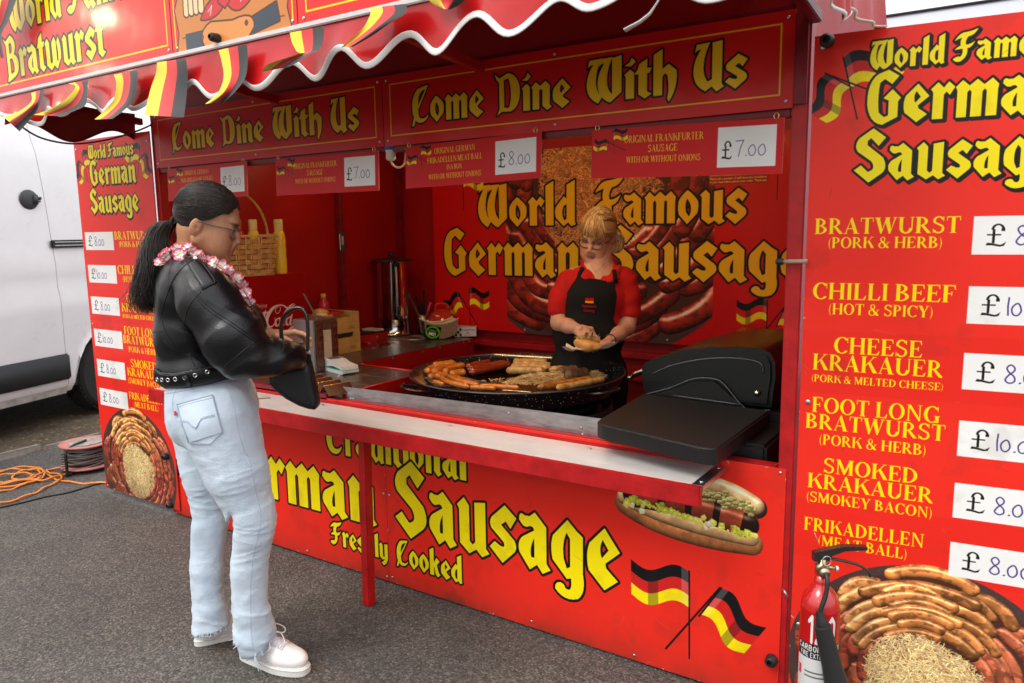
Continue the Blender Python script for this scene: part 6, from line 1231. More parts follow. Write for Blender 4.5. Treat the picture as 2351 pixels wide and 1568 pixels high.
rt_=-.25; board('sticker',pe,printmat('sticker_print',pe,rough=.25),tr,lambda x,z:tuple(tc_-ta*.118+tb_*.062+(ta*math.cos(rt_)+EZ*math.sin(rt_)*1.)*x*1.1+(EZ*math.cos(rt_)-ta*math.sin(rt_))*z*1.1+EZ*.022),t=.0006)
fl=Print(.165,.062,1200,(.85,.85,.85))
for i in range(3):
    for j in range(3):
        if (i+j)%2==0: fl.rect(.004+i*.017,.004+j*.017,.021+i*.017,.021+j*.017,(.06,.06,.07))
sanstext(fl,'catering',.068,.038,.013,(.15,.12,.12),w=.085); sanstext(fl,'foil',.090,.018,.012,(.15,.12,.12)); sanstext(fl,'450mm x 75m',.075,.006,.006,(.2,.2,.2))
fb_=thing('foil_box',(.70,1.71,.80),'white catering foil box with a black chequer pattern beside the paper trays','foil box'); board('printed_side',fl,printmat('foil_print',fl,rough=.5,coat=.1),fb_,lambda x,z:(.655+x*.62,1.655+x*.62,.8012+z),t=.002,edge=mat('card_white',(.6,.58,.55))); MB().obox((.655,1.76,.832),(.051,.051,0),(-.045,.045,0),(0,0,.0305)).build('box_body',mat('card_white',(.6,.58,.55)),fb_)
rd=thing('red_plastic_dome',(.50,1.74,.80),'translucent red plastic dome with a handle behind the paper trays','plastic dome'); rp=mat('translucent_red',(.75,.05,.02),.12,trans=.35,coat=.6)
autosmooth(MB().lathe([(.095,0),(.096,.08),(.085,.13),(.05,.165),(.0005,.175)],(.50,1.72,.8012),36).build('dome',rp,rd,True)); MB().tube(catmull([(.46,1.70,.965),(.465,1.70,1.0),(.50,1.72,1.012),(.535,1.74,1.0),(.54,1.74,.965)],4),.006,8).build('dome_handle',rp,rd,True)
# card reader
cr=thing('card_reader',(.90,.39,.80),'white card reader with a green line, plugged in beside the napkins','card reader'); wp=mat('reader_white',(.70,.69,.66),.4); gp=mat('reader_green',(.03,.42,.32),.4)
a_r=math.atan2(.315-.403,1.034-.711); du=np.array([math.cos(a_r),math.sin(a_r),0]); dv=np.array([-math.sin(a_r),math.cos(a_r),0]); rc_=np.array([.725,.400,.8012])
sl=lambda pts,w0,w1,m_,nm: autosmooth(MB().prism(pts,rc_+dv*w0,du,EZ,dv*(w1-w0)).build(nm,m_,cr),30)
sl([(.0,.0),(.27,.0),(.285,.008),(.285,.020),(.10,.018),(.0,.026)],.0,.088,wp,'reader_base'); sl([(.002,.0262),(.10,.0182),(.284,.0202),(.284,.0232),(.10,.0212),(.002,.0292)],.0008,.087,gp,'green_line'); sl([(.0,.0294),(.10,.0214),(.18,.034),(.284,.0234),(.280,.042),(.20,.048),(.16,.060),(.01,.066),(.0,.055)],.001,.086,wp,'reader_body')
sl([(.03,.0662),(.14,.0612),(.14,.0622),(.03,.0672)],.012,.075,mat('reader_slot',(.12,.12,.13),.4),'screen'); MB().tube(catmull([rc_+du*.24+EZ*.046,rc_+du*.28-dv*.01+EZ*.042,rc_+du*.315-dv*.03+EZ*.02,rc_+du*.32-dv*.05+EZ*.004],5),.0022,6).build('charging_lead',wp,cr,True)
# zigzag ticket holders
zm=mat('red_mirror_sheet',(.045,.003,.003),.25,0.,coat=.3); 
def zig(A,B,off,n,lb):
    a=onZ(*A,.840); b=onZ(*B,.840); o=onZ(B[0]+off[0],B[1]+off[1],.840)-b; V=[];F=[]
    for k in range(n):
        for s,z in ((-.5,.8015),(0,.840),(.5,.8015)):
            for p in (a,b): q=p+o*(k+s); q[2]=z; V.append(q.copy())
    for k in range(n): i=k*6; F+=[(i,i+1,i+3,i+2),(i+2,i+3,i+5,i+4)]
    h=thing('zigzag_holder',(a+b)/2*np.array([1,1,0])+EZ*.80,lb,'holder'); MB().add(V,F).build('folded_sheet',zm,h)
    for k in range(n):
        q0=a+o*k; q1=b+o*k; MB().tube([q0+EZ*.0006,q1+EZ*.0006],.0012,4).build('fold_edge',gold,h)
zig((742.6,886.4),(803,876.5),(-21.7,-5.9),4,'shiny red zigzag card holder at the end of the metal strip'); zig((623,868),(650,861),(-16,-4),1,'small shiny folded holder between the jacket and the black bag')
# thermometer, plug, sticker
tm=thing('thermometer',(.10,1.215,1.40),'black probe thermometer hanging on the dark pole','thermometer'); TY=1.212; tp=onY(784,556,TY)
MB().prism([(-.014,-.055),(-.016,.05),(-.008,.066),(.010,.064),(.019,.045),(.024,0),(.016,-.05),(.004,-.062)],tp,E1,EZ,E2*.018).build('case',black,tm); MB().obox(tp-E2*.001+E1*.008+EZ*.010,E1*.007,E2*.001,EZ*.028,.001).build('display',mat('lcd_buff',(.40,.28,.16),.4),tm); MB().obox(tp-E2*.001-E1*.009,E1*.002,E2*.0015,EZ*.052,.001).build('probe',chrome,tm); MB().tube([tp+EZ*.064,tp+EZ*.20,tp+EZ*.42],.0018,5).tube([tp-EZ*.06,tp-EZ*.22],.0015,5).build('cord',black,tm)
sp_=onY(897,352,.02); sk_=thing('power_socket',sp_,'blue and white power connector under the join of the header signs','power connector'); MB().lathe([(.020,.012),(.024,.016),(.024,.030),(.020,.034)],sp_,20).build('blue_collar',mat('socket_blue',(.02,.07,.40),.4),sk_,True); autosmooth(MB().lathe([(.012,-.028),(.019,-.022),(.020,.012)],sp_,20).build('white_plug',mat('plug_white',(.62,.58,.48),.45),sk_,True)); MB().tube(catmull([sp_-EZ*.028,sp_-EZ*.045+E1*.008,sp_-EZ*.055+E1*.03,sp_-EZ*.035+E1*.055,sp_+E1*.06+EZ*.03],5),.0042,7).build('lead',mat('lead_white',(.6,.5,.36),.5),sk_,True); MB().tube([sp_+E1*.02+EZ*.045,sp_+E1*.02+EZ*.010],.010,8).build('blue_clip',_mc['socket_blue'],sk_,True)
ps=Print(.305,.115,900,(.80,.60,.05)); ps.rect(0,0,.305,.046,(.62,.06,.05))
for i in range(8):
    c=.020+i*.0372; e=[[np.array([(c+.0155*math.cos(a),.070+.0175*math.sin(a)) for a in np.linspace(0,2*math.pi,24)[:-1]])]]; ps.polys(e,(.05,.04,.04)); rs_=np.random.RandomState(i); ps.polys([[np.array([(c+.009*math.cos(a)*(.5+.7*rs_.rand()),.070+.011*math.sin(a)*(.5+.7*rs_.rand())) for a in np.linspace(0,2*math.pi,9)[:-1]])]],(.80,.60,.05))
sanstext(ps,'Please ask a member of staff about the ingredients',.004,.027,.0115,(.95,.80,.35),.02,w=.296); sanstext(ps,'in your meal before placing your order. Thank you',.004,.010,.0115,(.95,.80,.35),.02,w=.296)
asg=board('allergen_sign',ps,printmat('allergen_print',ps,rough=.4),None,lambda x,z:(2.306+x,1.777,1.712+z),t=.002); tag(asg,'small yellow and red allergen notice on the back banner under the price card','notice')
# ================================================================ PEOPLE
RB=np.stack([E1,E2,EZ],1)
def polysdf(P,x,y):
    """signed distance to a polygon, negative inside"""
    P=np.array(P,float); d=np.full(x.shape,1e9); ins=np.zeros(x.shape,bool); n=len(P)
    for i in range(n):
        a=P[i];b=P[(i+1)%n]; e=b-a; wx=x-a[0]; wy=y-a[1]; t=np.clip((wx*e[0]+wy*e[1])/(e@e),0,1); d=np.minimum(d,np.hypot(wx-t*e[0],wy-t*e[1]))
        c=((a[1]>y)!=(b[1]>y))&(x<(b[0]-a[0])*(y-a[1])/((b[1]-a[1])+1e-12)+a[0]); ins^=c
    return np.where(ins,-d,d)
def headframe(org,f,roll=0.,s=1.):
    f=np.array(f,float); f/=np.linalg.norm(f); l=np.cross(EZ,f); l/=np.linalg.norm(l); u=np.cross(f,l)
    if roll: l,u=l*math.cos(roll)+u*math.sin(roll),u*math.cos(roll)-l*math.sin(roll)
    M=np.stack([f,l,u],0)*s; return lambda P: np.asarray(P)@M+org, (f,l,u)
def ears2(B):
    return B
def make_head(ear=(-.02,-.018)):
    B=head(ears=False)
    for s in (1,-1):
        x,z=ear; B.e((x,s*.077,z),(.019,.0075,.031),R=np.array([[.94,s*.30,.12],[-s*.30,.95,0],[-.12,0,1]]),k=.006)
        B.c((x+.008,s*.0855,z+.010),(x+.002,s*.0875,z+.016),.0045,k=.004,sub=True); B.c((x+.006,s*.086,z-.004),(x+.004,s*.087,z-.001),.0055,k=.004,sub=True)
    return B
def join(parts):
    V=[];F=[];n=0
    for v,f in parts: V.append(v);F.append(f+n);n+=len(v)
    return np.concatenate(V),np.concatenate(F)
def facemat(name,skin,lip,brow,cheek):
    """skin with tinted lips, brows and eyes from a colour layer on the mesh"""
    m=mat(name,skin,.46,sub=.08,bump=.10,bscale=220); t=m.node_tree; p=t.nodes['Principled BSDF']; a=t.nodes.new('ShaderNodeVertexColor'); a.layer_name='tint'; n=t.nodes.new('ShaderNodeTexNoise'); n.inputs['Scale'].default_value=30; n.inputs['Detail'].default_value=6
    mx=t.nodes.new('ShaderNodeMix'); mx.data_type='RGBA'; mx.blend_type='MULTIPLY'; mx.inputs[0].default_value=.35; r=t.nodes.new('ShaderNodeValToRGB'); r.color_ramp.elements[0].position=.35; r.color_ramp.elements[1].position=.65; r.color_ramp.elements[0].color=(.75,.62,.58,1); t.links.new(n.outputs[0],r.inputs[0])
    t.links.new(a.outputs[0],mx.inputs[6]); t.links.new(r.outputs[0],mx.inputs[7]); t.links.new(mx.outputs[2],p.inputs['Base Color']); return m
def tint(o,C):
    l=o.data.color_attributes.new('tint','FLOAT_COLOR','POINT'); a=np.ones((len(C),4),np.float32); a[:,:3]=C; l.data.foreach_set('color',a.ravel())
def facecols(V,skin,lip,brow,cheek,browz=.022):
    """V in the head's own frame"""
    C=np.tile(np.array(skin,float),(len(V),1)); g=lambda c,r: np.exp(-(((V-np.array(c))/np.array(r))**2).sum(1))
    def mix(w,c): C[:]=C*(1-w[:,None])+np.array(c)*w[:,None]
    for s in (1,-1): mix(.45*g((.07,s*.038,-.035),(.03,.02,.02)),cheek)
    mix(.35*g((.112,0,-.032),(.015,.014,.014)),cheek)
    mix(np.clip(1.5*g((.096,0,-.0665),(.014,.021,.0095)),0,.85),lip)
    for s in (1,-1):
        mix(np.clip(1.6*g((.085,s*.034,browz+.002),(.02,.019,.0045)),0,.9),brow); mix(np.clip(1.4*g((.086,s*.032,.004),(.012,.016,.0035)),0,.75),(.03,.02,.015)); mix(.30*g((.08,s*.033,.008),(.02,.02,.012)),[c*.5 for c in cheek])
        mix(.35*g((-.012,s*.085,-.018),(.012,.01,.02)),cheek)
    return C
def glasses(T,parent,m,cx=.098,rw=.0255,rh=.0205,z0=-.004,ear=(-.022,-.002)):
    G_=MB()
    for s in (1,-1):
        P=[T((cx-.010*((y/.03)**2) if 0 else cx-.012*abs(y)/.06,y,z)) for y,z in [(s*.0325+rw*math.copysign(abs(math.cos(a))**.75,math.cos(a)),z0+rh*math.copysign(abs(math.sin(a))**.75,math.sin(a))) for a in np.linspace(0,2*math.pi,29)[:-1]]]
        G_.tube(P,.0019,6,closed=True)
        G_.tube([T(q) for q in ((cx-.012,s*.060,z0+.010),(cx-.030,s*.070,z0+.010),(.03,s*.0755,z0+.006),(ear[0]+.01,s*.080,ear[1]+.006),(ear[0]-.012,s*.082,ear[1]-.012))],.0021,6)
    G_.tube([T((cx-.001,.008,z0+.006)),T((cx+.003,0,z0+.009)),T((cx-.001,-.008,z0+.006))],.0018,6)
    g=G_.build('glasses',m,parent,True)
    for s in (1,-1): MB().lathe([(rw*.96,-.0004),(rw*.96,.0004),(.0005,.0006)],T((cx-.0065,s*.0325,z0)),24,T((1,s*.12,0))-T((0,0,0)),sx=rh/rw).build('lens',mat('clear_lens',(1,1,1),.02,trans=1.,alpha=.07),g,True)
    return g
def ringstrip(bvh,cen,zlo,zhi,off,n=90,t=.004,nz=4):
    """a band round a body: cen centre point, zlo/zhi functions of the angle"""
    G=[]
    for j in range(nz+1):
        row=[]
        for i in range(n+1):
            a=2*math.pi*i/n; z=zlo(a)+(zhi(a)-zlo(a))*j/nz; d=E1*math.cos(a)+E2*math.sin(a); o=cen+d*.6; o=np.array([o[0],o[1],z]); h=bvh.ray_cast(Vector(o),Vector(-d),.6)
            row.append((np.array(h[0]) if h[0] is not None else np.array([cen[0],cen[1],z])+d*.18)+d*off)
        G.append(row)
    return G
# ---------------------------------------------------------------- the customer
CP=np.array([1.45,-.72,0]); c_=lambda x,y,b=0.: onP(x,y,CP,b)
cu=thing('person',(1.45,-.74,0),'customer in black leather jacket, pale jeans, white shoes and pink flower garland','person')
cf=E1*math.cos(math.radians(10))*math.cos(math.radians(19))+E2*math.sin(math.radians(10))*math.cos(math.radians(19))-EZ*math.sin(math.radians(19))
TH,(hf_,hl_,hu_)=headframe(c_(479,513,.0),cf,s=1.0)
HB=make_head(); 
V,F=nets(HB,.0024); V=relax(V,F,1,.4)
skin,lip,brow,chk=(.46,.215,.115),(.40,.10,.07),(.035,.022,.015),(.46,.17,.10)
C0=facecols(V,skin,lip,brow,chk); Vh=TH(V)
B=Body(); B.chain([c_(452,545),c_(445,575),c_(440,610)],[.050,.049,.055],k=.03); B.e(TH((-.03,0,-.03)),(.07,.06,.06),k=.02)
B.e(c_(455,720),(.085,.13,.17),RB); B.e(c_(480,860),(.09,.12,.12),RB)
B.chain([c_(475,650,-.17),c_(560,808,-.21),c_(668,815,-.10)],[.035,.036,.028]); B.chain([c_(480,650,.16),c_(565,760,.17),c_(632,775,.06)],[.05,.04,.026])
B.chain([c_(505,960,-.08),c_(585,1200,-.10),c_(578,1450,-.08)],[.07,.04,.032]); B.chain([c_(470,970,.07),c_(484,1210,.06),c_(480,1440,.06)],[.07,.034,.032])
Vb,Fb=nets(B,.009)
H=Body(); wr=c_(634,772,.055); handshape(H,wr,E1*.96+EZ*.12-E2*.1,-EZ*.9-E2*.3,-E2*1.,curl=(.35,.55,.8,1.0),thumb=.6,L=.165); H.c(c_(615,776,.06),wr,.028,.023,k=.015)
V2,F2=nets(H,.0020); V2=relax(V2,F2,1,.4)
Va,Fa=join([(Vh,F),(Vb,Fb),(V2,F2)]); bo=link('body',Va,Fa,facemat('skin_warm_brown',skin,lip,brow,chk),cu,True); C=np.tile(np.array(skin),(len(Va),1)); C[:len(C0)]=C0; C[len(Vh)+len(Vb):]=np.array(skin)*1.15; tint(bo,C)
for dx in (0,): MB().tube([c_(655+2*math.cos(q)*0+0,771,.03)+E2*.0095*math.cos(q)+(EZ*.010)*math.sin(q)+E1*.0 for q in np.linspace(0,2*math.pi,20)[:-1]],.0013,6,closed=True).build('ring',gold,bo,True)
glasses(TH,cu,mat('grey_clear_frame',(.10,.07,.07),.25,coat=.5))
# hair
hm_=mat('dark_hair',(.010,.006,.005),.36,spec=.6,coat=.15,var=.3,scale=90); 
def capfield(sc,zl):
    Bc=Body().e((-.014,0,.037),(.101*sc,.0795*sc,.094*sc))
    def mod(f,X):
        x,y,z=X[...,0],X[...,1],X[...,2]; return np.maximum(f,(zl(x,y)-z)*.75)
    return Bc,mod
zl=lambda x,y: np.interp(x,[-.12,-.075,-.045,-.030,-.005,.015,.040,.066,.084,.10],[-.090,-.085,-.060,-.014,.010,.018,.040,.066,.092,.12])
Bc,mod=capfield(1.04,zl); V,F=nets(Bc,.003,mod); link('hair_cap',TH(V),F,hm_,cu,True)
tie=np.array([-.122,.0,.012]); mbs=[MB(),MB(),MB()]; rs=np.random.RandomState(5); ER=np.array([.101,.0795,.094])*1.045; EC=np.array([-.014,0,.037])
def onell(d,k=1.): d=d/np.linalg.norm(d); t=1/np.linalg.norm(d/ER); return EC+d*t*k
td=(tie-EC)/np.linalg.norm(tie-EC)
for i in range(1500):
    y=(rs.rand()*2-1); x=rs.uniform(-.05,.088); z=float(zl(np.array(x),0.)); side=np.sign(y)
    if rs.rand()<.45: st=np.array([.055+.03*rs.rand(),y*.070,.0]); st[2]=float(np.interp(abs(y),[0,1],[.105,.055]))
    else: st=np.array([x,side*.075,z+.004*rs.rand()])
    sd_=(st-EC); sd_/=np.linalg.norm(sd_); w=math.acos(np.clip(sd_@td,-1,1)); P=[]
    if w<.25: continue
    bulge=.004*rs.rand()
    for u in np.linspace(0,1,9): q=(math.sin((1-u)*w)*sd_+math.sin(u*w)*td)/math.sin(w); P.append(TH(onell(q,1.006+bulge*4*u*(1-u)/1.+.004*rs.rand()*0+.010*rs.rand()*(i%9==0))))
    mbs[(i*7)%10//4 if (i*7)%10<9 else 2].tube(P,[.0007,.0011,.0013,.0013,.0013,.0013,.0012,.0011,.0009],3,cap=False)
PT=[np.array(c_(*p)) for p in ((400,510,.0),(384,513,.0),(366,533,.0),(356,568,-.01),(351,612,-.02),(347,655,-.02),(339,694,-.02),(338,722,-.01))]; PRr=[.013,.024,.034,.040,.045,.050,.048,.030]
cc=catmull(PT,6); cr_=np.interp(np.linspace(0,1,len(cc)),np.linspace(0,1,8),PRr)
for i in range(1300):
    a=rs.rand()*6.283; r=math.sqrt(rs.rand())*1.0; fr=rs.choice([1,1,1,1.45 if i%9==0 else 1.05]); ph=rs.rand()*6; lw=int(len(cc)*(.72+.28*rs.rand())); P=[]
    for k in range(lw):
        t=k/(len(cc)-1); w_=.034*max(0,t-.35)*math.sin(ph*.5+t*12+(i%4))*(1+.6*(i%7==0)); P.append(cc[k]+E1*(r*fr*cr_[k]*math.cos(a+t*1.2)+w_+(-.07*max(0,t-.72)*(i%3==0)))+E2*r*fr*cr_[k]*math.sin(a+t*1.2)+EZ*(.004*math.sin(ph*2+t*9)))
    mbs[(i*7)%10//4 if (i*7)%10<9 else 2].tube(P,np.linspace(.0013,.0005,len(P)),3,cap=False)
for i in range(26):
    k=rs.randint(8,len(cc)-4); p=cc[k]; d=-E1*(.4+.6*rs.rand())+EZ*(rs.rand()-.55)*.8; L_=.03+.05*rs.rand(); mbs[(i*7)%10//4 if (i*7)%10<9 else 2].tube([p,p+d*L_*.5+E1*-.012,p+d*L_+EZ*-.02*rs.rand()],[.0006,.0005,.0002],3,cap=False)
for k_,c_k in enumerate(((.008,.005,.004),(.018,.011,.008),(.040,.025,.017))): mbs[k_].build('hair_strands',mat('dark_strand_%d'%k_,c_k,.30,spec=.6),cu,True)

MB().tube([cc[1]+(-E2*math.cos(q)*.0185)+(EZ*.9+E1*.25)*math.sin(q)*.0185 for q in np.linspace(0,2*math.pi,24)[:-1]],.006,8,closed=True).build('hair_tie',mat('tie_black',(.01,.01,.01),.8),cu,True)
# jacket
J=Body()
J.e(c_(443,676),(.118,.180,.140),RB,k=.03); J.e(c_(444,760),(.128,.175,.140),RB,k=.03); J.e(c_(466,838),(.150,.175,.085),RB,k=.04)
JT=Body(); JT.P=list(J.P)
J.c(c_(440,632,-.150),c_(440,632,.150),.062,k=.04); J.e(c_(500,690,.0),(.085,.14,.13),RB,k=.04)
J.chain([c_(452,640,-.17),c_(478,690,-.205),c_(535,775,-.225),c_(566,815,-.215)],[.072,.090,.093,.086],k=.022); J.chain([c_(566,818,-.215),c_(625,822,-.175),c_(672,818,-.12),c_(690,815,-.10)],[.078,.068,.056,.048],k=.02)
J.chain([c_(480,650,.17),c_(520,710,.19),c_(572,755,.16),c_(612,775,.07)],[.088,.095,.080,.036],k=.03)
J.chain([c_(402,576,.03),c_(412,592,-.05),c_(448,604,-.066),c_(487,618,-.035),c_(500,634,.03)],[.017,.019,.019,.018,.016],k=.02); J.chain([c_(402,576,.03),c_(425,584,.085),c_(470,604,.075),c_(500,634,.03)],[.017,.018,.017,.016],k=.02)
JO=[(397,560),(380,572),(366,600),(356,650),(350,700),(348,760),(351,820),(354,852),(356,884),(380,893),(430,892),(480,884),(527,871),(560,869),(600,870),(650,865),(690,858),(704,850),(708,830),(702,802),(686,784),(662,776),(640,770),(622,772),(617,762),(609,730),(594,698),(574,678),(552,652),(530,625),(512,608),(498,606),(470,600),(448,588),(430,576),(414,566)]
def pxof(X):
    d=X-CAMP; w_=d@FWD; return 1175.5+FPX*(d@RGT)/w_,784.-FPX*(d@UPV)/w_
def clip_(f,X,poly,k=.02,ppm=690.):
    """trims a volume to the outline it has in the photograph, rounding the edge"""
    m=f<.06; x,y=pxof(X[m]); d=np.full(f.shape,-1.,f.dtype); d[m]=polysdf(poly,x,y)/ppm; h=np.clip(.5-.5*(f-d)/k,0,1); return np.where(m,f*(1-h)+d*h+k*h*(1-h),f)
V,F=nets(J,.0045,lambda f,X:clip_(f,X,JO,.03)); V=relax(V,F,1,.5); N=normals(V,F); Q=(V-CP)@RB
arm=np.clip((Q[:,0]-.02)/.12,0,1)*np.clip((-Q[:,1]-.10)/.06,0,1)
w=noise3(Q*np.array([9,5,26]),1.,3)*.0035+noise3(Q@np.array([[.8,0,-.6],[0,1,0],[.6,0,.8]])*np.array([7,6,34]),1.,5)*.0055*arm+noise3(Q,22,8)*.0012+noise3(Q*np.array([10,8,40]),1.,9)*.004*np.exp(-((Q[:,2]-1.03)/.06)**2)
w=w*.45+.0034*(rid(Q@rot(.78)*np.array([3.5,5,15]),15)*(.5+.5*arm)+rid(Q@rot(-.55)*np.array([4,5,13]),17)*.7)+.0030*rid(Q@rot(.2)*np.array([6,6,30]),19)*np.exp(-((Q[:,2]-1.05)/.07)**2)
w+= .002*arm*np.maximum(0,noise3(Q@np.array([[.7,0,-.7],[0,1,0],[.7,0,.7]])*np.array([5,4,22]),1.,15))
V=V+N*w[:,None]
leather=mat('black_leather',(.0045,.005,.0065),.30,coat=.0,spec=.40,bump=.12,bscale=240,var=.25,scale=12); jk=link('jacket',V,F,leather,cu,True); jb=tri_bvh(V,F)
Q6=lambda x,y:(287+.348*x,402+.348*y)
mb=MB()
for pts in ([(500,770),(430,850),(398,930),(395,1000),(402,1100),(425,1190),(455,1255)],[(485,810),(580,890),(700,970),(800,1040),(880,1095),(950,1103)],[(470,820),(565,905),(690,985),(790,1055),(870,1108)],[(855,1095),(760,1175),(655,1262)],[(440,565),(380,610),(320,690),(265,820),(237,920)],[(175,1042),(205,1032),(242,1030)],[(240,960),(270,1040),(325,1125)],[(262,1100),(330,1150),(415,1172)],[(430,1175),(445,1230),(460,1262)],[(1040,1085),(1050,1130),(1030,1180)]): seam(mb,jb,[Q6(*p) for p in pts],.0016,.0004)
mb.build('seams',leather,jk,True)
def _unused(): pass
def patch(bvh,quad,off,t,nu=8,nv=4,z=None):
    """a sheet laid on a surface inside a four-cornered outline"""
    q=[np.array(p,float) for p in quad]; G=[]
    for j in range(nv+1):
        row=[]
        for i in range(nu+1):
            u,v=i/nu,j/nv; p=(q[0]*(1-u)+q[1]*u)*(1-v)+(q[3]*(1-u)+q[2]*u)*v; h=drape(bvh,p[0],p[1],off); row.append(h if h is not None else c_(p[0],p[1],-.15))
        G.append(row)
    return G
G=patch(jb,[Q6(405,583),Q6(480,542),Q6(603,712),Q6(513,758)],.004,.003,4,10); 
pe_=MB().solid(G,.004,E2*.7-EZ*.3).build('epaulette',leather,jk,True)
mb=MB(); rim_=[Q6(*p) for p in ((412,588),(478,550),(594,708),(516,748),(412,588))]; seam(mb,tri_bvh(np.array([p for r in G for p in r]),np.array([(i*5+j,i*5+j+1,(i+1)*5+j+1,(i+1)*5+j) for i in range(10) for j in range(4)])),rim_,.0010,.0006,sub=6); mb.build('stitching',mat('thread_grey',(.05,.05,.055),.6),pe_,True)
h=drape(jb,*Q6(461,563),.009); MB().lathe([(.0075,0),(.0072,.0015),(.0005,.003)],h,16,-E2*.8+EZ*.5).build('snap',mat('silver_snap',(.75,.74,.72),.18,1.),jk,True)
cen=np.array([c_(466,850)[0],c_(466,850)[1],0])
zc=lambda a: .990+.034*math.cos(a)
BO=[(353,843),(370,855),(402,857),(433,850),(475,840),(524,831),(566,822),(570,860),(527,870),(479,883),(426,892),(377,893),(353,884)]
def bemod(f,X):
    q=(X-CP)@RB; z_=.990+.19*q[...,0]+.0; g_=f-.009; far=q[...,1]>0; x,y=pxof(X.reshape(-1,3)); d=(polysdf(BO,x,y)/690.).reshape(f.shape); return np.maximum(g_,np.where(far,np.abs(X[...,2]-z_)-.022,d))
V,F=nets(JT,.0042,bemod); bl=link('belt',V,F,leather,jk,True); bbv=tri_bvh(V,F)
mb=MB()
seam(mb,bbv,[(358,850),(370,860),(402,862),(433,855),(475,845),(524,836)],.0009,.0004); seam(mb,bbv,[(360,879),(377,887),(426,886),(479,877),(524,865)],.0009,.0004)
mb.build('belt_stitching',mat('thread_grey',(.05,.05,.055)),bl,True)
for x,y in ((215,1355),(245,1357),(285,1358),(333,1353),(395,1345),(463,1328),(542,1306),(628,1286)):
    h=drape(bbv,*Q6(x,y-8),.002)
    if h is None: continue
    d=(h-cen)*np.array([1,1,0]); d/=np.linalg.norm(d); MB().tube([h+EZ*.0055*math.sin(q)+np.cross(d,EZ)*.0055*math.cos(q) for q in np.linspace(0,2*math.pi,15)[:-1]],.0016,6,closed=True).build('eyelet',_mc['silver_snap'],bl,True)
_l=[p for p in [drape(bbv,x,y,.003) for x,y in ((420,851),(425,862),(431,874),(436,886))] if p is not None]
if len(_l)>1: MB().tube(_l,.0085,6,flat=.4,up=tuple(-E2)).build('belt_loop',leather,jk,True)
# jeans
Jn=Body()
Jn.e(c_(478,900),(.138,.165,.13),RB,k=.03); Jn.e(c_(448,958,-.080),(.102,.092,.105),RB,k=.04); Jn.e(c_(446,958,.08),(.102,.090,.105),RB,k=.04); Jn.e(c_(515,930),(.115,.140,.11),RB,k=.03)
Jn.chain([c_(505,965,-.09),c_(545,1080,-.10),c_(578,1180,-.10),c_(582,1215,-.10)],[.128,.104,.079,.074],k=.02); Jn.chain([c_(582,1215,-.10),c_(570,1300,-.09),c_(576,1400,-.085),c_(584,1455,-.085),c_(588,1482,-.085)],[.074,.069,.068,.072,.074],k=.02)
Jn.chain([c_(474,965,.085),c_(478,1080,.08),c_(486,1190,.07),c_(486,1215,.07)],[.120,.098,.076,.072],k=.02); Jn.chain([c_(486,1215,.07),c_(478,1300,.06),c_(484,1400,.06),c_(488,1440,.06),c_(489,1452,.06)],[.071,.064,.066,.070,.070],k=.02)
hemN=c_(572,1499,-.085)[2]; hemF=c_(445,1450,.06)[2]; aN=float((c_(588,1480,-.085)-CP)@E1); aF=float((c_(445,1450,.06)-CP)@E1)
def jmod(f,X):
    q=(X-CP)@RB; b=q[...,1]; z=X[...,2]; a=q[...,0]; hz=np.where(a-.25*b>.128,hemN+.006*np.sin(a*60)+1.0*np.maximum(0,a-aN),hemF+.006*np.sin(a*50)+.32*(a-aF)); f=np.maximum(f,(hz-z)*.7); return clip_(f,X,JP,.022,665.)
JP=[(372,870),(377,925),(375,955),(383,1000),(397,1045),(412,1090),(427,1130),(437,1165),(441,1195),(434,1225),(429,1260),(429,1310),(433,1370),(439,1420),(441,1475),(533,1475),(533,1429),(528,1402),(515,1372),(513,1346),(515,1279),(520,1226),(530,1182),(535,1189),(537,1219),(530,1272),(528,1322),(530,1379),(536,1439),(528,1515),(600,1515),(636,1447),(634,1432),(627,1410),(615,1385),(616,1360),(619,1300),(624,1252),(633,1220),(638,1185),(636,1150),(629,1105),(622,1070),(612,1035),(607,985),(598,930),(586,862),(500,850)]
V,F=nets(Jn,.0048,jmod); V=relax(V,F,1,.5); N=normals(V,F); Q=(V-CP)@RB
z=V[:,2]; kn=np.exp(-((z-.52)/.14)**2); hp=np.exp(-((z-.80)/.07)**2); hm2=np.exp(-((z-.16)/.12)**2); side=np.sin(Q[:,0]*30)
rot=lambda a:np.array([[math.cos(a),0,-math.sin(a)],[0,1,0],[math.sin(a),0,math.cos(a)]])
w=(.0012*kn+.0008*hp+.0006)*noise3((Q@rot(.25))*np.array([6,6,38]),1.,21)+.0008*kn*noise3((Q@rot(-.3))*np.array([5,5,30]),1.,22)+(.0028*hm2)*noise3((Q@rot(.7))*np.array([9,9,26]),1.,23)+.0030*hm2*noise3((Q@rot(-.6))*np.array([8,8,28]),1.,24)+.0012*noise3(Q,45,25)
w+=.0042*rid((Q@rot(.22))*np.array([5,5,42]),26)*(kn*.9+hp*.7+.25)+.0030*rid((Q@rot(-.15))*np.array([6,6,60]),29)*(kn*.8+.2)+.0045*rid((Q@rot(-.35))*np.array([6,6,22]),27)*(hm2*1.1+.15*kn)+.0035*rid((Q@rot(.9))*np.array([7,7,22]),28)*hm2
V=V+N*w[:,None]
dn=mat('bleached_denim',(.57,.66,.76),.85,col2=(.45,.54,.65),scale=7,bump=.35,bscale=420,sheen=.2,stretch=(1,1,.5)); je=link('jeans',V,F,dn,cu,True); jb2=tri_bvh(V,F)
Z4=lambda x,y:(x*.3335,523+y*.3335); Z7=lambda x,y:(x*.3335,1045.6+y*.3335); sm_=mat('denim_seam',(.40,.48,.57),.8); 
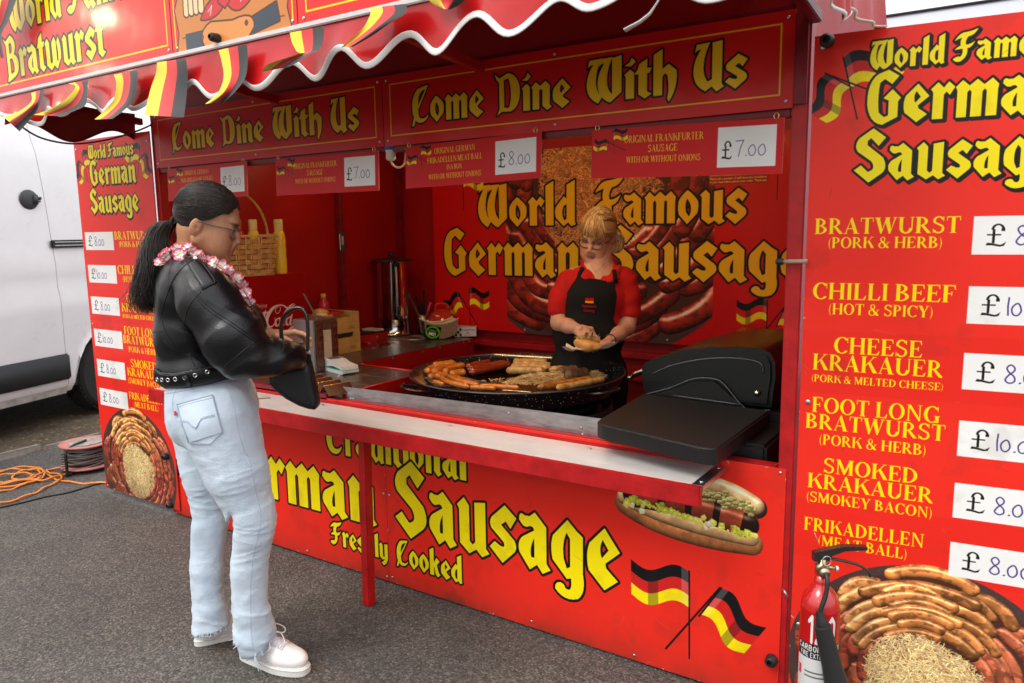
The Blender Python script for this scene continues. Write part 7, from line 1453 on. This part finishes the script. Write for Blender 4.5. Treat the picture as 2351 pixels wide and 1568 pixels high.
mb=MB(); seam(mb,jb2,[(531,1184),(524,1215),(517,1260),(511,1300),(510,1345),(513,1372),(524,1402),(529,1426)],.0012,.0)
seam(mb,jb2,[Z4(1556,1070),Z4(1580,1140),Z4(1610,1240),Z4(1640,1400),Z4(1690,1560),Z7(1705,0),Z7(1760,240),Z7(1795,420),Z7(1772,560),Z7(1740,720),Z7(1725,900),Z7(1728,1200),Z7(1745,1340)],.0012,.0)
seam(mb,jb2,[Z4(1150,1140),Z4(1280,1120),Z4(1400,1095),Z4(1560,1065),Z4(1700,1035)],.0012,.0005); seam(mb,jb2,[Z4(1215,1110),Z4(1190,1180),Z4(1200,1290),Z4(1260,1380)],.0012,.0003)
seam(mb,jb2,[Z7(1540,980),Z7(1535,800),Z7(1548,600)],.0012,.0); mb.build('leg_seams',sm_,je,True)
pkt=[Z4(1222,1215),Z4(1465,1155),Z4(1530,1405),Z4(1455,1485),Z4(1310,1478)]
G=patch(jb2,[pkt[0],pkt[1],pkt[2],(pkt[4][0]-3,pkt[4][1])],.0035,0,10,10); po=MB().grid(G).build('back_pocket',mat('denim_pocket',(.52,.61,.71),.85,var=.12,scale=9,bump=.3,bscale=400),je,True)
mb=MB()
for d in (0,4):
    P=[Z4(1222+d,1215+d),Z4(1465-d,1155+d),Z4(1500-d,1290),Z4(1530-d,1405-d),Z4(1450,1490-d),Z4(1305+d,1480-d),Z4(1262+d,1360),Z4(1222+d,1215+d)]; 
    for a_1,b_1 in zip(P[:-1],P[1:]): seam(mb,jb2,[a_1,((a_1[0]+b_1[0])/2,(a_1[1]+b_1[1])/2),b_1],.0011,.0040,sub=6)
for d in (0,9): seam(mb,jb2,[Z4(1242,1330+d),Z4(1295,1332+d),Z4(1350,1372+d),Z4(1395,1312+d),Z4(1480,1288+d)],.0008,.0042,sub=8)
seam(mb,jb2,[Z4(1226,1235),Z4(1350,1203),Z4(1468,1176)],.0008,.0042); mb.build('pocket_stitching',mat('denim_thread',(.34,.39,.46),.8),po,True)
h=[drape(jb2,*Z4(x,y),.006) for x,y in ((1208,1262),(1222,1260),(1224,1292),(1210,1294))]; MB().add(h+[p+E2*.001 for p in h],[(0,1,2,3),(7,6,5,4)]).build('red_tab',mat('tab_red',(.50,.01,.02),.6),je)
lowN=[];lowF=[]
for v in V[::1]:
    q0=float((v-CP)@E1); q1=float((v-CP)@E2); nr=q0-.25*q1>.128; h_=(hemN+.006*math.sin(q0*60)+1.0*max(0,q0-aN)) if nr else (hemF+.006*math.sin(q0*50)+.32*(q0-aF))
    if abs(v[2]-h_)<.006: (lowN if nr else lowF).append(v)
for L_ in (lowN,lowF):
    mb=MB(); 
    for i in range(620):
        p=L_[rs.randint(len(L_))]; mb.tube([p+EZ*.003,p-EZ*.006+E1*.003*rs.randn()+E2*.002*rs.randn(),p-EZ*(.007+.009*rs.rand())+E1*.006*rs.randn()+E2*.004*rs.randn()],[.0010,.0008,.0004],3,cap=False)
    if L_ is lowN:
        c=c_(582,1498,-.160)
        for i in range(7): mb.tube(catmull([c+E1*.002*i,c+E1*(.004+.004*rs.randn())-EZ*.03,c+E1*(.016+.006*rs.randn())-EZ*(.050+.02*rs.rand())],4),.0006,3,cap=False)
    mb.build('frayed_hem',mat('denim_fray',(.58,.65,.72),.9),je)
# shoes
wl=mat('white_leather',(.74,.72,.71),.45,coat=.1,bump=.12,bscale=60,var=.05,scale=20); sl_=mat('sole_white',(.66,.64,.61),.6,var=.1,scale=25)
def shoe(hx_,ang,L=.285,near=True):
    s=thing_part('shoe'); d=np.array([math.cos(ang),math.sin(ang),0]); l=np.array([-d[1],d[0],0]); RS=np.stack([d,l,EZ],1); o=np.array([hx_[0],hx_[1],0.]); k=L/.285; T=lambda x,y,z:o+(d*x+l*y+EZ*z)*k
    B=Body(); B.e(T(.055,0,.055),np.array([.052,.037,.048])*k,RS,k=.03); B.e(T(.200,.004,.046),np.array([.078,.047,.034])*k,RS,k=.03); B.c(T(.06,0,.058),T(.17,0,.052),.036*k,.040*k,k=.03); B.chain([T(.055,0,.06),T(.062,0,.105)],[.037*k,.034*k],k=.02); B.chain([T(.10,0,.092),T(.165,.003,.070)],[.028*k,.025*k],k=.02)
    def md(f,X): return np.maximum(f,.022*k-X[...,2])
    V,F=nets(B,.003,md); V=relax(V,F,1,.5); so_=link('shoe',V,F,wl,cu,True); bv=tri_bvh(V,F)
    out=[]
    for t_ in np.linspace(0,2*math.pi,41)[:-1]: x=.141+.146*math.cos(t_); w_=(.039+.013*sm(np.array((x-.08)/.12)).item())*math.copysign(abs(math.sin(t_))**.72,math.sin(t_)); out.append((x*k,w_*k))
    so2=MB().prism(out,o+EZ*.001,d,l,EZ*.029*k).build('sole',sl_,so_); 
    bm_=bmesh.new(); bm_.from_mesh(so2.data); es=[e for e in bm_.edges if len(e.link_faces)==2 and e.calc_face_angle(0)>1.2]; bmesh.ops.bevel(bm_,geom=es,offset=.004,segments=3,affect='EDGES'); bm_.to_mesh(so2.data); bm_.free(); autosmooth(so2,60)
    mb=MB(); mb.tube([o+d*p[0]*1.0+l*p[1]*1.012+EZ*.024*k for p in out],.0010,4,closed=True)
    mb.build('foxing_line',mat('shoe_groove',(.42,.40,.38),.7),so_,True)
    lc=mat('lace_lilac',(.66,.61,.66),.7); mb=MB()
    def top(x,y): 
        h=bv.ray_cast(Vector(T(x,y,.3)),Vector((0,0,-1))); return np.array(h[0])+EZ*.003 if h[0] is not None else T(x,y,.09)
    for i in range(6): x=.108+i*.016; mb.tube([top(x,-.026),top(x+.004,-.010),top(x+.008,.010),top(x+.010,.026)],.0030,6,flat=.6); mb.tube([top(x,.026),top(x+.004,.010),top(x+.008,-.010),top(x+.010,-.026)],.0030,6,flat=.6)
    if near:
        c=top(.118,0)+EZ*.006
        for s1,s2 in ((1,1),(-1,.8)): mb.tube(catmull([c,c+l*s1*.03+EZ*.014+d*.01,c+l*s1*.05*s2+d*.035+EZ*-.004,c+l*s1*.03+d*.045-EZ*.012,c],5),.0026,6,flat=.6)
        mb.tube(catmull([c,c-l*.03+d*.03,c-l*.05+d*.055-EZ*.03,c-l*.052+d*.02-EZ*.05],5),.0024,6,flat=.6); mb.tube(catmull([c,c+l*.01+d*.05,c-l*.012+d*.09-EZ*.022],5),.0024,6,flat=.6)
    mb.build('laces',lc,so_,True)
    mb=MB(); ds=-E2
    for i in range(5):
        for j in range(2):
            p=T(.135+i*.012+j*.008,0,0); h=bv.ray_cast(Vector(p+(-l if (-l)@(-E2)>0 else l)*.15+EZ*(.058-.006*i-.010*j)),Vector((l if (-l)@(-E2)>0 else -l)),.3)
            if h[0] is not None: mb.lathe([(.0016,-.0002),(.0016,.0004),(.0002,.0004)],np.array(h[0]),7,np.array(h[1]))
    mb.build('perforations',mat('shoe_groove',(.42,.40,.38)),so_)
    return so_
def thing_part(n): return n
shoe((1.505,-.706),math.radians(10),.288); shoe((1.297,-.752),math.radians(68),.255,False)
# garland
lei=MB().tube(catmull([c_(392,585,.03),c_(372,583,-.04),c_(400,590,-.09),c_(440,590,-.10),c_(480,600,-.10),c_(520,625,-.09),c_(552,655,-.08),c_(572,690,-.06),c_(582,712,-.03)],6),.002,5).build('garland',mat('garland_string',(.6,.1,.15),.7),cu,True)
fcm=[mat('petal_core',(.72,.78,.18),.7,sheen=.3),mat('petal_white',(.82,.74,.76),.65,sheen=.5),mat('petal_pink',(.80,.30,.38),.65,sheen=.5),mat('petal_red',(.72,.06,.10),.65,sheen=.5)]
def flower(c,n,r,seed):
    r_=np.random.RandomState(seed); n=np.array(n,float); n/=np.linalg.norm(n); u=np.cross(n,[.3,.2,1]); u/=np.linalg.norm(u); v=np.cross(n,u); mb=MB(); mi=[]
    for lay in range(2):
        for k in range(5):
            a0=k*2*math.pi/5+lay*.6+r_.randn()*.12; G=[]
            for j,q in enumerate((0,.25,.5,.75,.9,1.)):
                row=[]
                for s in np.linspace(-1,1,5):
                    wd=.62*math.sin(min(1,q*1.15+.12)*math.pi*.62); rr=r*q*(1-.15*s*s*q)*(1-.2*lay); a=a0+s*wd*.9; lift=r*(.10+.45*q*q*(.5+.5*lay)+.12*math.sin(s*4+k)*q); row.append(np.array(c)+(u*math.cos(a)+v*math.sin(a))*rr+n*(lift+lay*.003))
                G.append(row)
            mb.grid(G); 
            for j in range(5): mi+=[(0,1,1,2,3)[j]]*4
    return link('flower',mb.V,mb.F,None,lei,True,mats=fcm,mi=mi)
fl_=[(238,582),(265,535),(300,545),(350,500),(375,535),(425,480),(440,520),(490,520),(520,548),(560,560),(590,590),(635,610),(660,650),(695,665),(715,700),(745,725),(770,755),(790,778),(810,812),(832,850)]
for i,(x,y) in enumerate(fl_):
    X,Y=Q6(x,y); Y+=5*(2<i<12); X-=2*(4<i<12); h=drape(jb,X,Y,.012)
    if h is None or (h-CP)@E2>.02: h=c_(X,Y,-.085+.05*(i>12))
    flower(h,-E2*(.7+.3*math.sin(i*1.9))+EZ*(.5+.4*math.cos(i*2.7))+E1*(.6*math.sin(i*2.3)),.0225+.003*(i%3==2)-.002*(i>12),i)
for p in ((362,590,.05),(385,600,.10),(480,612,.11),(520,640,.10)): flower(c_(*p),E1*.3+EZ+E2*.5,.027,int(p[0]))
# ---------------------------------------------------------------- handbag
hb=thing('handbag',c_(690,925,-.07)*np.array([1,1,0])+EZ*.96,'black leather shoulder bag hanging open from the customer\'s arm','handbag'); bgm=mat('bag_leather',(.006,.006,.007),.42,coat=.05,spec=.35,bump=.08,bscale=150)
Qb=lambda x,y: ((lambda p:(float((p-CP)@E1),float(p[2])))(c_(x,y,-.07)))
op=[Qb(*p) for p in ((652,792),(690,800),(706,812),(714,830),(722,870),(731,912),(733,928),(727,938),(712,936),(690,929),(660,913),(636,893),(624,880),(622,866),(630,838),(642,808))]
def bmod(f,X):
    q=(X-CP)@RB; d=polysdf(op,q[...,0],X[...,2]); hb_=.036*np.clip((1.17-X[...,2])/.12,.35,1); w=np.abs(q[...,1]+.07)-hb_; r=.02; return np.minimum(np.maximum(d+r,w+r),0)+np.hypot(np.maximum(d+r,0),np.maximum(w+r,0))-r
Bq=Body().e(c_(680,870,-.07),(.11,.06,.13),RB); V,F=nets(Bq,.004,bmod,lo=np.min([c_(615,945,-.14),c_(740,785,0),c_(615,785,-.14),c_(740,945,0),c_(615,945,0),c_(740,945,-.14)],0)-.01,hi=np.max([c_(615,945,-.14),c_(740,785,0),c_(615,785,0),c_(740,785,-.14)],0)+.01); bgo=link('bag_body',V,F,bgm,hb,True); bb3=tri_bvh(V,F)
mb=MB(); seam(mb,bb3,[(708,822),(712,860),(711,900),(700,925)],.0014,.0002); seam(mb,bb3,[(626,878),(655,902),(690,921),(722,930)],.0012,.0002); mb.build('piping',bgm,bgo,True)
MB().tube(catmull([c_(652,800,-.075),c_(645.6,765,-.08),c_(649,733,-.085),c_(666.6,712.5,-.09),c_(688,706.8,-.095),c_(701.4,719,-.10),c_(706.5,750,-.10),c_(706.5,806,-.098)],7),.0072,10,flat=.8).build('handle',mat('handle_leather',(.010,.010,.011),.28,coat=.5),hb,True)
mb=MB(); c=c_(706,811,-.098); rr_=[(-.006,.010),(.006,.010),(.009,.0),(.007,-.014),(-.007,-.014),(-.009,0)]; mb.tube([c+E1*a+EZ*b for a,b in rr_],.0018,6,closed=True); mb.build('ring_buckle',_mc['silver_snap'],hb,True)
MB().obox(c_(708,824,-.098),E1*.009,E2*.003,EZ*.016,.002).build('strap_tab',bgm,hb); MB().tube([c_(650,781,-.04),c_(672,786,-.05),c_(694,790,-.06)],.007,8,flat=.4).build('zip_edge',mat('zip_dark',(.03,.03,.032),.4,.5),hb,True)
# ---------------------------------------------------------------- the stallholder
SP=np.array([1.96,1.08,0]); s_=lambda x,y,b=0.: onP(x,y,SP,b)
sv=thing('person',(1.96,1.08,0),'blonde stallholder in glasses, red polo shirt and black apron behind the pan','person')
yw,pt_=math.radians(28),math.radians(24); sf=(-E2*math.cos(yw)-E1*math.sin(yw))*math.cos(pt_)-EZ*math.sin(pt_)
TS,_fr=headframe(s_(1371,541,.0),sf,roll=math.radians(-9),s=1.0)
V,F=nets(make_head((-.016,-.012)).e((.062,.034,-.076),(.022,.020,.020),k=.02).e((.062,-.034,-.076),(.022,.020,.020),k=.02).e((.040,0,-.105),(.045,.040,.020),k=.03),.0026); V=relax(V,F,1,.4)
sk2_,lp2,br2,ch2=(.62,.35,.24),(.42,.13,.11),(.22,.12,.06),(.62,.22,.16); C0=facecols(V,sk2_,lp2,br2,ch2,browz=.024); Vh=TS(V)
B=Body(); B.chain([s_(1374,570),s_(1374,598,.01),s_(1372,628,.02)],[.056,.056,.066],k=.04)
B.c(s_(1318,640,.02),s_(1422,636,.02),.055,k=.05); B.e(s_(1366,678),(.150,.098,.135),RB,k=.05); B.e(s_(1355,765),(.150,.11,.15),RB,k=.05); B.e(s_(1350,850),(.165,.12,.13),RB,k=.05)
el_r,wr_r=s_(1283,741,-.04),s_(1330,757,-.215); el_l,wr_l=s_(1440,752,-.04),s_(1399,783,-.235)
B.chain([s_(1300,650),s_(1284,705,-.01),el_r],[.046,.043,.038],k=.02); B.chain([el_r,(el_r+wr_r)/2,wr_r],[.038,.034,.024],k=.02); B.chain([s_(1438,648),s_(1447,708,-.01),el_l],[.046,.043,.038],k=.02); B.chain([el_l,(el_l+wr_l)/2,wr_l],[.038,.034,.024],k=.02)
B.chain([s_(1335,860,0),s_(1335,1100,0)+EZ*0,np.array([*s_(1335,1000,0)[:2],.06])],[.10,.07,.05],k=.02); B.chain([s_(1375,860,0),s_(1375,1100,0),np.array([*s_(1375,1000,0)[:2],.06])],[.10,.07,.05],k=.02)
Vb,Fb=nets(B,.0055); Vb=relax(Vb,Fb,1,.5)
H=Body(); handshape(H,wr_r,E1*.55-EZ*.50-E2*.45,-E1*.2-EZ*.3+E2*.8,E1*.6+EZ*.6,curl=(.75,.85,.95,1.05),thumb=.9,L=.175); H2=Body(); handshape(H2,wr_l,-E1*.86-EZ*.30-E2*.30,EZ*.9-E1*.2,-E2*.9-E1*.2,curl=(.30,.32,.36,.42),thumb=.25,L=.178)
v1,f1=nets(H,.0022); v1=relax(v1,f1,1,.4); v2_,f2=nets(H2,.0022); v2_=relax(v2_,f2,1,.4)
Va,Fa=join([(Vh,F),(Vb,Fb),(v1,f1),(v2_,f2)]); bo=link('body',Va,Fa,facemat('skin_fair',sk2_,lp2,br2,ch2),sv,True); C=np.tile(np.array(sk2_),(len(Va),1)); C[:len(C0)]=C0; C[len(Vh)+len(Vb):]=np.array(sk2_)*np.array([1.02,.95,.92]); tint(bo,C)
glasses(TS,sv,mat('dark_red_frame',(.05,.015,.015),.25,coat=.6),z0=-.006)
# polo shirt
PB=Body(); PB.c(s_(1308,645,.02),s_(1430,641,.02),.062,k=.05); PB.e(s_(1366,682),(.170,.115,.145),RB,k=.05); PB.e(s_(1352,765),(.172,.128,.15),RB,k=.05); PB.e(s_(1348,845),(.180,.135,.12),RB,k=.05)
PB.chain([s_(1303,652),s_(1290,680,-.008),s_(1284,712,-.015)],[.058,.058,.056],k=.02); PB.chain([s_(1434,650),s_(1444,682,-.008),s_(1446,716,-.015)],[.058,.058,.055],k=.02)
PB.chain([s_(1346,606,.03),s_(1336,624,-.03),s_(1345,640,-.07),s_(1365,652,-.085)],[.018,.020,.018,.012],k=.012); PB.chain([s_(1400,602,.03),s_(1414,620,-.03),s_(1408,638,-.07),s_(1384,650,-.085)],[.018,.021,.019,.012],k=.012); PB.c(s_(1346,606,.03),s_(1400,602,.03),.02,k=.02)
vn=[((lambda p:(float((p-SP)@E1),float(p[2])))(s_(x,y,-.08))) for x,y in ((1350,588),(1353,612),(1369,647),(1374,647),(1396,612),(1400,588))]; 
shz=lambda x,y,b=0.: float(s_(x,y,b)[2])
zr,zl2=shz(1283,722),shz(1446,727)
def pmod(f,X):
    q=(X-SP)@RB; a,b,z=q[...,0],q[...,1],X[...,2]; ve=polysdf(vn,a,z); f=np.maximum(f,-np.maximum(ve,b+.0)); a0=float((s_(1310,722)-SP)@E1); a1=float((s_(1418,727)-SP)@E1)
    f=np.maximum(f,np.where((a<a0),zr-z,np.where(a>a1,zl2-z,-1))); return f
V,F=nets(PB,.0045,pmod); V=relax(V,F,1,.5); N=normals(V,F); Q=(V-SP)@RB; w=noise3((Q@rot(.5))*np.array([10,8,24]),1.,31)*.0045+noise3(Q*np.array([16,10,12]),1.,32)*.003; w+=.005*rid(Q@rot(.6)*np.array([7,6,16]),35)+.004*rid(Q@rot(-.9)*np.array([8,6,16]),36)
V=V+N*w[:,None]
pol=mat('red_polo_cotton',(.50,.012,.010),.8,var=.12,scale=10,bump=.25,bscale=350,sheen=.0,spec=.2); ps_=link('polo_shirt',V,F,pol,sv,True); pb2=tri_bvh(V,F)
mb=MB(); 
for x,y in ((1374,660),(1375,672)): 
    h=drape(pb2,x,y,.001)
    if h is not None: mb.lathe([(.0045,0),(.004,.0015),(.0005,.002)],h,10,-E2)
mb.build('buttons',mat('button_red',(.4,.02,.02),.4),ps_,True)
mb=MB(); seam(mb,pb2,[(1264,713),(1275,716),(1290,717),(1300,716)],.0016,.0006); seam(mb,pb2,[(1432,719),(1444,722),(1455,721),(1462,717)],.0016,.0006); seam(mb,pb2,[(1300,628),(1296,650),(1300,672)],.0012,.0004); seam(mb,pb2,[(1432,625),(1432,648),(1428,670)],.0012,.0004); mb.build('hem_seams',mat('polo_seam',(.30,.008,.008),.8),ps_,True)
# apron
AB=Body(); AB.P=[(p[0],p[1],p[2]+(.010 if p[0]=='e' else 0),p[3]+(.010 if p[0]=='c' else 0) if p[0]=='c' else p[3],p[4]+(.010 if p[0]=='c' else 0),p[5],p[6]) for p in PB.P[:4]]
AB.chain([s_(1325,880,0),np.array([*s_(1330,880,0)[:2],.45])],[.13,.12],k=.05); AB.chain([s_(1385,880,0),np.array([*s_(1380,880,0)[:2],.45])],[.13,.12],k=.05)
ap=[((lambda p:(float((p-SP)@E1),float(p[2])))(s_(x,y,-.11))) for x,y in ((1328,637),(1370,642),(1414,648),(1417,680),(1409,735),(1428,765),(1442,800),(1448,1000),(1448,1180),(1235,1180),(1240,900),(1250,812),(1270,758),(1296,735),(1298,715),(1293,684),(1310,662))]
def amod(f,X):
    q=(X-SP)@RB; a,b,z=q[...,0],q[...,1],X[...,2]; return np.maximum(np.maximum(f,polysdf(ap,a,z)),b-.06)
V,F=nets(AB,.0050,amod); V=relax(V,F,1,.5); N=normals(V,F); Q=(V-SP)@RB; w=noise3((Q@rot(-.4))*np.array([9,6,16]),1.,41)*.004+noise3(Q*np.array([20,6,3]),1.,42)*.006*np.clip((.98-V[:,2])/.1,0,1); V=V+N*w[:,None]
blk=mat('black_apron_twill',(.010,.0095,.010),.85,bump=.3,bscale=400,var=.2,scale=8,spec=.2); apo=link('apron',V,F,blk,sv,True); ab2=tri_bvh(V,F)
mb=MB()
for pts in ([(1330,639),(1333,628),(1338,616)],[(1412,650),(1412,636),(1410,622)]): MB().tube([ (lambda h,x,y:(h if h is not None else s_(x,y,-.10)))(drape(pb2,x,y,.006),x,y) for x,y in pts],.012,6,flat=.25,up=tuple(-E2)).build('neck_strap',blk,apo,True)
pass
em=Print(.080,.072,1400,(.10,.095,.10)); em.rect(.020,.048,.062,.056,(.10,.09,.09)); em.rect(.020,.0525,.062,.066,(.75,.06,.07)); em.rect(.020,.044,.062,.0528,(.88,.66,.08)); em.text(BL,'Appleton',.002,.068,.027,.0090,(.72,.07,.09)) if False else None
sanstext(em,"Appleton's",.004,.026,.0115,(.72,.07,.09),.015,w=.072); sanstext(em,'Catering',.014,.006,.0115,(.72,.07,.09),.015,w=.054)
G=[];UV=[]
for j in range(9):
    row=[]
    for i in range(9):
        u,v=i/8,j/8; x=1333+37*u+2*v; y=718-38*v+2*u; h=drape(ab2,x,y,.0012); row.append(h if h is not None else s_(x,y,-.13)); UV.append((u,v))
    G.append(row)
mb=MB().grid(G); link('embroidery',mb.V,mb.F,None,apo,True,uv=UV,mats=[printmat('apron_badge',em,rough=.8,coat=0.)],mi=[0]*len(mb.F))
# trousers and shoes
TB=Body(); 
for x in (1325,1378): b0=np.array([*s_(x,900,.02)[:2],0]); TB.chain([b0+EZ*.80,b0+EZ*.45,b0+EZ*.06],[.11,.075,.065],k=.03)
V,F=nets(TB,.010); link('trousers',V,F,blk,sv,True)
for x in (1325,1378): b0=np.array([*s_(x,900,-.04)[:2],0]); Bs=Body().e(b0+EZ*.055,(.05,.13,.042),RB); V,F=nets(Bs,.008); link('shoe',V,F,black,sv,True)
# hair, blonde with a fringe and a low bunch
bh=mat('blonde_hair',(.34,.19,.065),.42,col2=(.58,.38,.16),scale=60,spec=.5,stretch=(1,1,.2)); zl3=lambda x,y: np.interp(x,[-.12,-.06,-.04,-.02,.0,.02,.05,.075,.10],[-.050,-.045,-.03,.005,.018,.030,.045,.058,.07])
Bc,mod=capfield(1.06,zl3); V,F=nets(Bc,.0035,mod); link('hair_cap',TS(V),F,bh,sv,True)
mbs=[MB(),MB(),MB()]; rs=np.random.RandomState(9); ER=np.array([.101,.0795,.094])*1.075; td=np.array([-.8,.55,-.30]); td/=np.linalg.norm(td)
for i in range(1100):
    y=rs.uniform(-1,1); 
    if i%5<2:   # fringe, from the crown forwards
        yy=y*.066; P=[]
        ue_=.80+.28*rs.rand()-.10*(abs(y)>.8)
        for u in np.linspace(0,ue_,8):
            x=.015+(.086-.022*abs(y))*math.sin(u*1.5); zz=.132-.090*u*u-.010*abs(y)+.004*rs.randn()*.5; P.append(TS((x+.004*math.sin(u*3),yy*(.35+.75*u)+.010*u*math.sin(i*1.7)+.006*u*u,zz)))
        mbs[i%3].tube(P,[.0009,.0013,.0014,.0014,.0013,.0012,.0009,.0004],3,cap=False)
    else:
        st=np.array([rs.uniform(-.03,.075),np.sign(y)*rs.uniform(.0,.075),.0]); st[2]=.125 if abs(st[1])<.04 else float(zl3(np.array(st[0]),0))+.004; sd_=(st-EC); sd_/=np.linalg.norm(sd_); w=math.acos(np.clip(sd_@td,-1,1)); P=[]
        if w<.3: continue
        for u in np.linspace(0,1,8): q=(math.sin((1-u)*w)*sd_+math.sin(u*w)*td)/math.sin(w); P.append(TS(onell(q,1.0+.05*rs.rand()*(u>0)*(u<1)*.4+.03*math.sin(u*3.1))))
        mbs[i%3].tube(P,[.0008,.0013,.0014,.0014,.0014,.0013,.0012,.0010],3,cap=False)
t0_=TS(onell(td,1.02)); PT=[t0_,s_(1412,532,.02),s_(1419,550,.02),s_(1418,570,.015),s_(1411,583,.01)]; cc2=catmull(PT,6); r2=np.interp(np.linspace(0,1,len(cc2)),[0,.2,.5,.8,1],[.014,.026,.032,.026,.010])
for i in range(520):
    a=rs.rand()*6.28; r=math.sqrt(rs.rand()); n_=int(len(cc2)*(.8+.2*rs.rand())); mbs[i%3].tube([cc2[k]+E1*r*r2[k]*math.cos(a)+E2*r*r2[k]*math.sin(a)+E1*.004*math.sin(k*.6+i) for k in range(n_)],np.linspace(.0014,.0006,n_),3,cap=False)
for k_,c_k in enumerate(((.20,.10,.03),(.50,.32,.12),(.80,.60,.32))): mbs[k_].build('hair_strands',mat('blonde_strand_%d'%k_,c_k,.35,spec=.6),sv,True)

MB().tube([cc2[2]+E1*.016*math.cos(q)+E2*.016*math.sin(q)+EZ*.004*math.sin(q*5) for q in np.linspace(0,6.28,24)[:-1]],.006,6,closed=True).build('hair_tie',mat('scrunchie_red',(.55,.02,.03),.8),sv,True)
# necklace, bracelet
mb=MB(); mb.tube([p for p in [drape(tri_bvh(Vb,Fb),x,y,.001) for x,y in ((1356,606),(1360,616),(1366,622),(1373,620),(1382,612),(1388,604))] if p is not None],.0007,4); h=drape(tri_bvh(Vb,Fb),1368,624,.003)
if h is not None: mb.lathe([(.004,0),(.004,.002),(.0005,.003)],h,10,-E2)
mb.build('necklace',mat('gold_chain',(.8,.6,.3),.25,1.),sv,True)
wd=(wr_l-el_l); wd/=np.linalg.norm(wd); u_=np.cross(wd,EZ); u_/=np.linalg.norm(u_); v_=np.cross(wd,u_); bc2=wr_l-wd*.012; MB().tube([bc2+(u_*math.cos(q)+v_*math.sin(q))*.029 for q in np.linspace(0,6.28,30)[:-1]],.0028,6,closed=True).build('bracelet',mat('bead_brown',(.10,.03,.02),.3,coat=.5),sv,True)
# ---------------------------------------------------------------- the roll being filled, its paper, the tongs
hc=s_(1352,791,-.30); nap=[]; 
for j in range(13):
    row=[]
    for i in range(17):
        u,v=i/16*2-1,j/12*2-1; p=hc+E1*u*.112*(1-.12*v)+E2*v*.050+EZ*(-.026+.030*u*u*(1 if u>0 else .7)+.016*v*v+.004*math.sin(u*9+v*4)+.005*math.sin(v*7+u*3)-.01*(u<-.6)); row.append(p)
    nap.append(row)
pn=MB().grid(nap).build('paper_napkin',mat('napkin_white',(.72,.62,.54),.8,bump=.2,bscale=60),smooth=True); tag(pn,'white paper napkin under the filled roll in the stallholder\'s hand','napkin')
hd=thing('hot_dog',hc,'filled hot dog roll with onions held over the pan','hot dog')
def lob(B_,m,name,res=.003,sd=0):
    V,F=nets(B_,res); V=V+normals(V,F)*(noise3(V,50,sd)*.0018)[:,None]; return link(name,V,F,m,hd,True)
ax=E1*.95-EZ*.18; ax/=np.linalg.norm(ax); lob(Body().chain([hc-ax*.055-E2*.020+EZ*.002,hc-ax*.01-E2*.026-EZ*.004,hc+ax*.035-E2*.020],[.018,.022,.018]),bun,'bun',sd=1); lob(Body().chain([hc-ax*.04+E2*.022+EZ*.008,hc+ax*.02+E2*.022+EZ*.010,hc+ax*.058+E2*.008+EZ*.006],[.018,.022,.019]),bun,'bun',sd=2)
lob(Body().chain([hc-ax*.045+EZ*.016,hc+ax*.035-E2*.004+EZ*.014],[.014,.015]),M_fl,'sausage',sd=3)
mb=MB()
for i in range(130):
    a=rs.uniform(-1,1); p=hc+ax*a*.048+E2*rs.uniform(-.014,.014)+EZ*(.026+.018*(1-a*a)*rs.rand()); d=rs.randn(3)*.010; mb.tube([p-d,p+rs.randn(3)*.003,p+d],[.001,.0024,.001],4,cap=False,flat=.5)
mb.build('onions',_mc['fried_onion'],hd,True)
tg=thing('tongs',s_(1345,776,-.32),'steel serving tongs dropping onions on the roll','tongs'); tw_=mat('tong_steel',(.45,.38,.30),.2,1.)
for s in (-1,1):
    a=wr_r+E1*.055-EZ*.035-E2*.05; b=hc+EZ*.040+E1*(.002+s*.012)-E2*.006; MB().tube(catmull([a-EZ*-.02-E1*.02,a+E1*s*.006,(a+b)/2+E1*s*.014,b+E1*s*.004],5),.005,8,flat=.35).build('tong_arm',tw_,tg,True); MB().lathe([(.002,-.02),(.012,-.008),(.014,.006),(.009,.016),(.001,.019)],b+EZ*.004,12,b-a,sx=.35).build('tong_cup',tw_,tg,True)
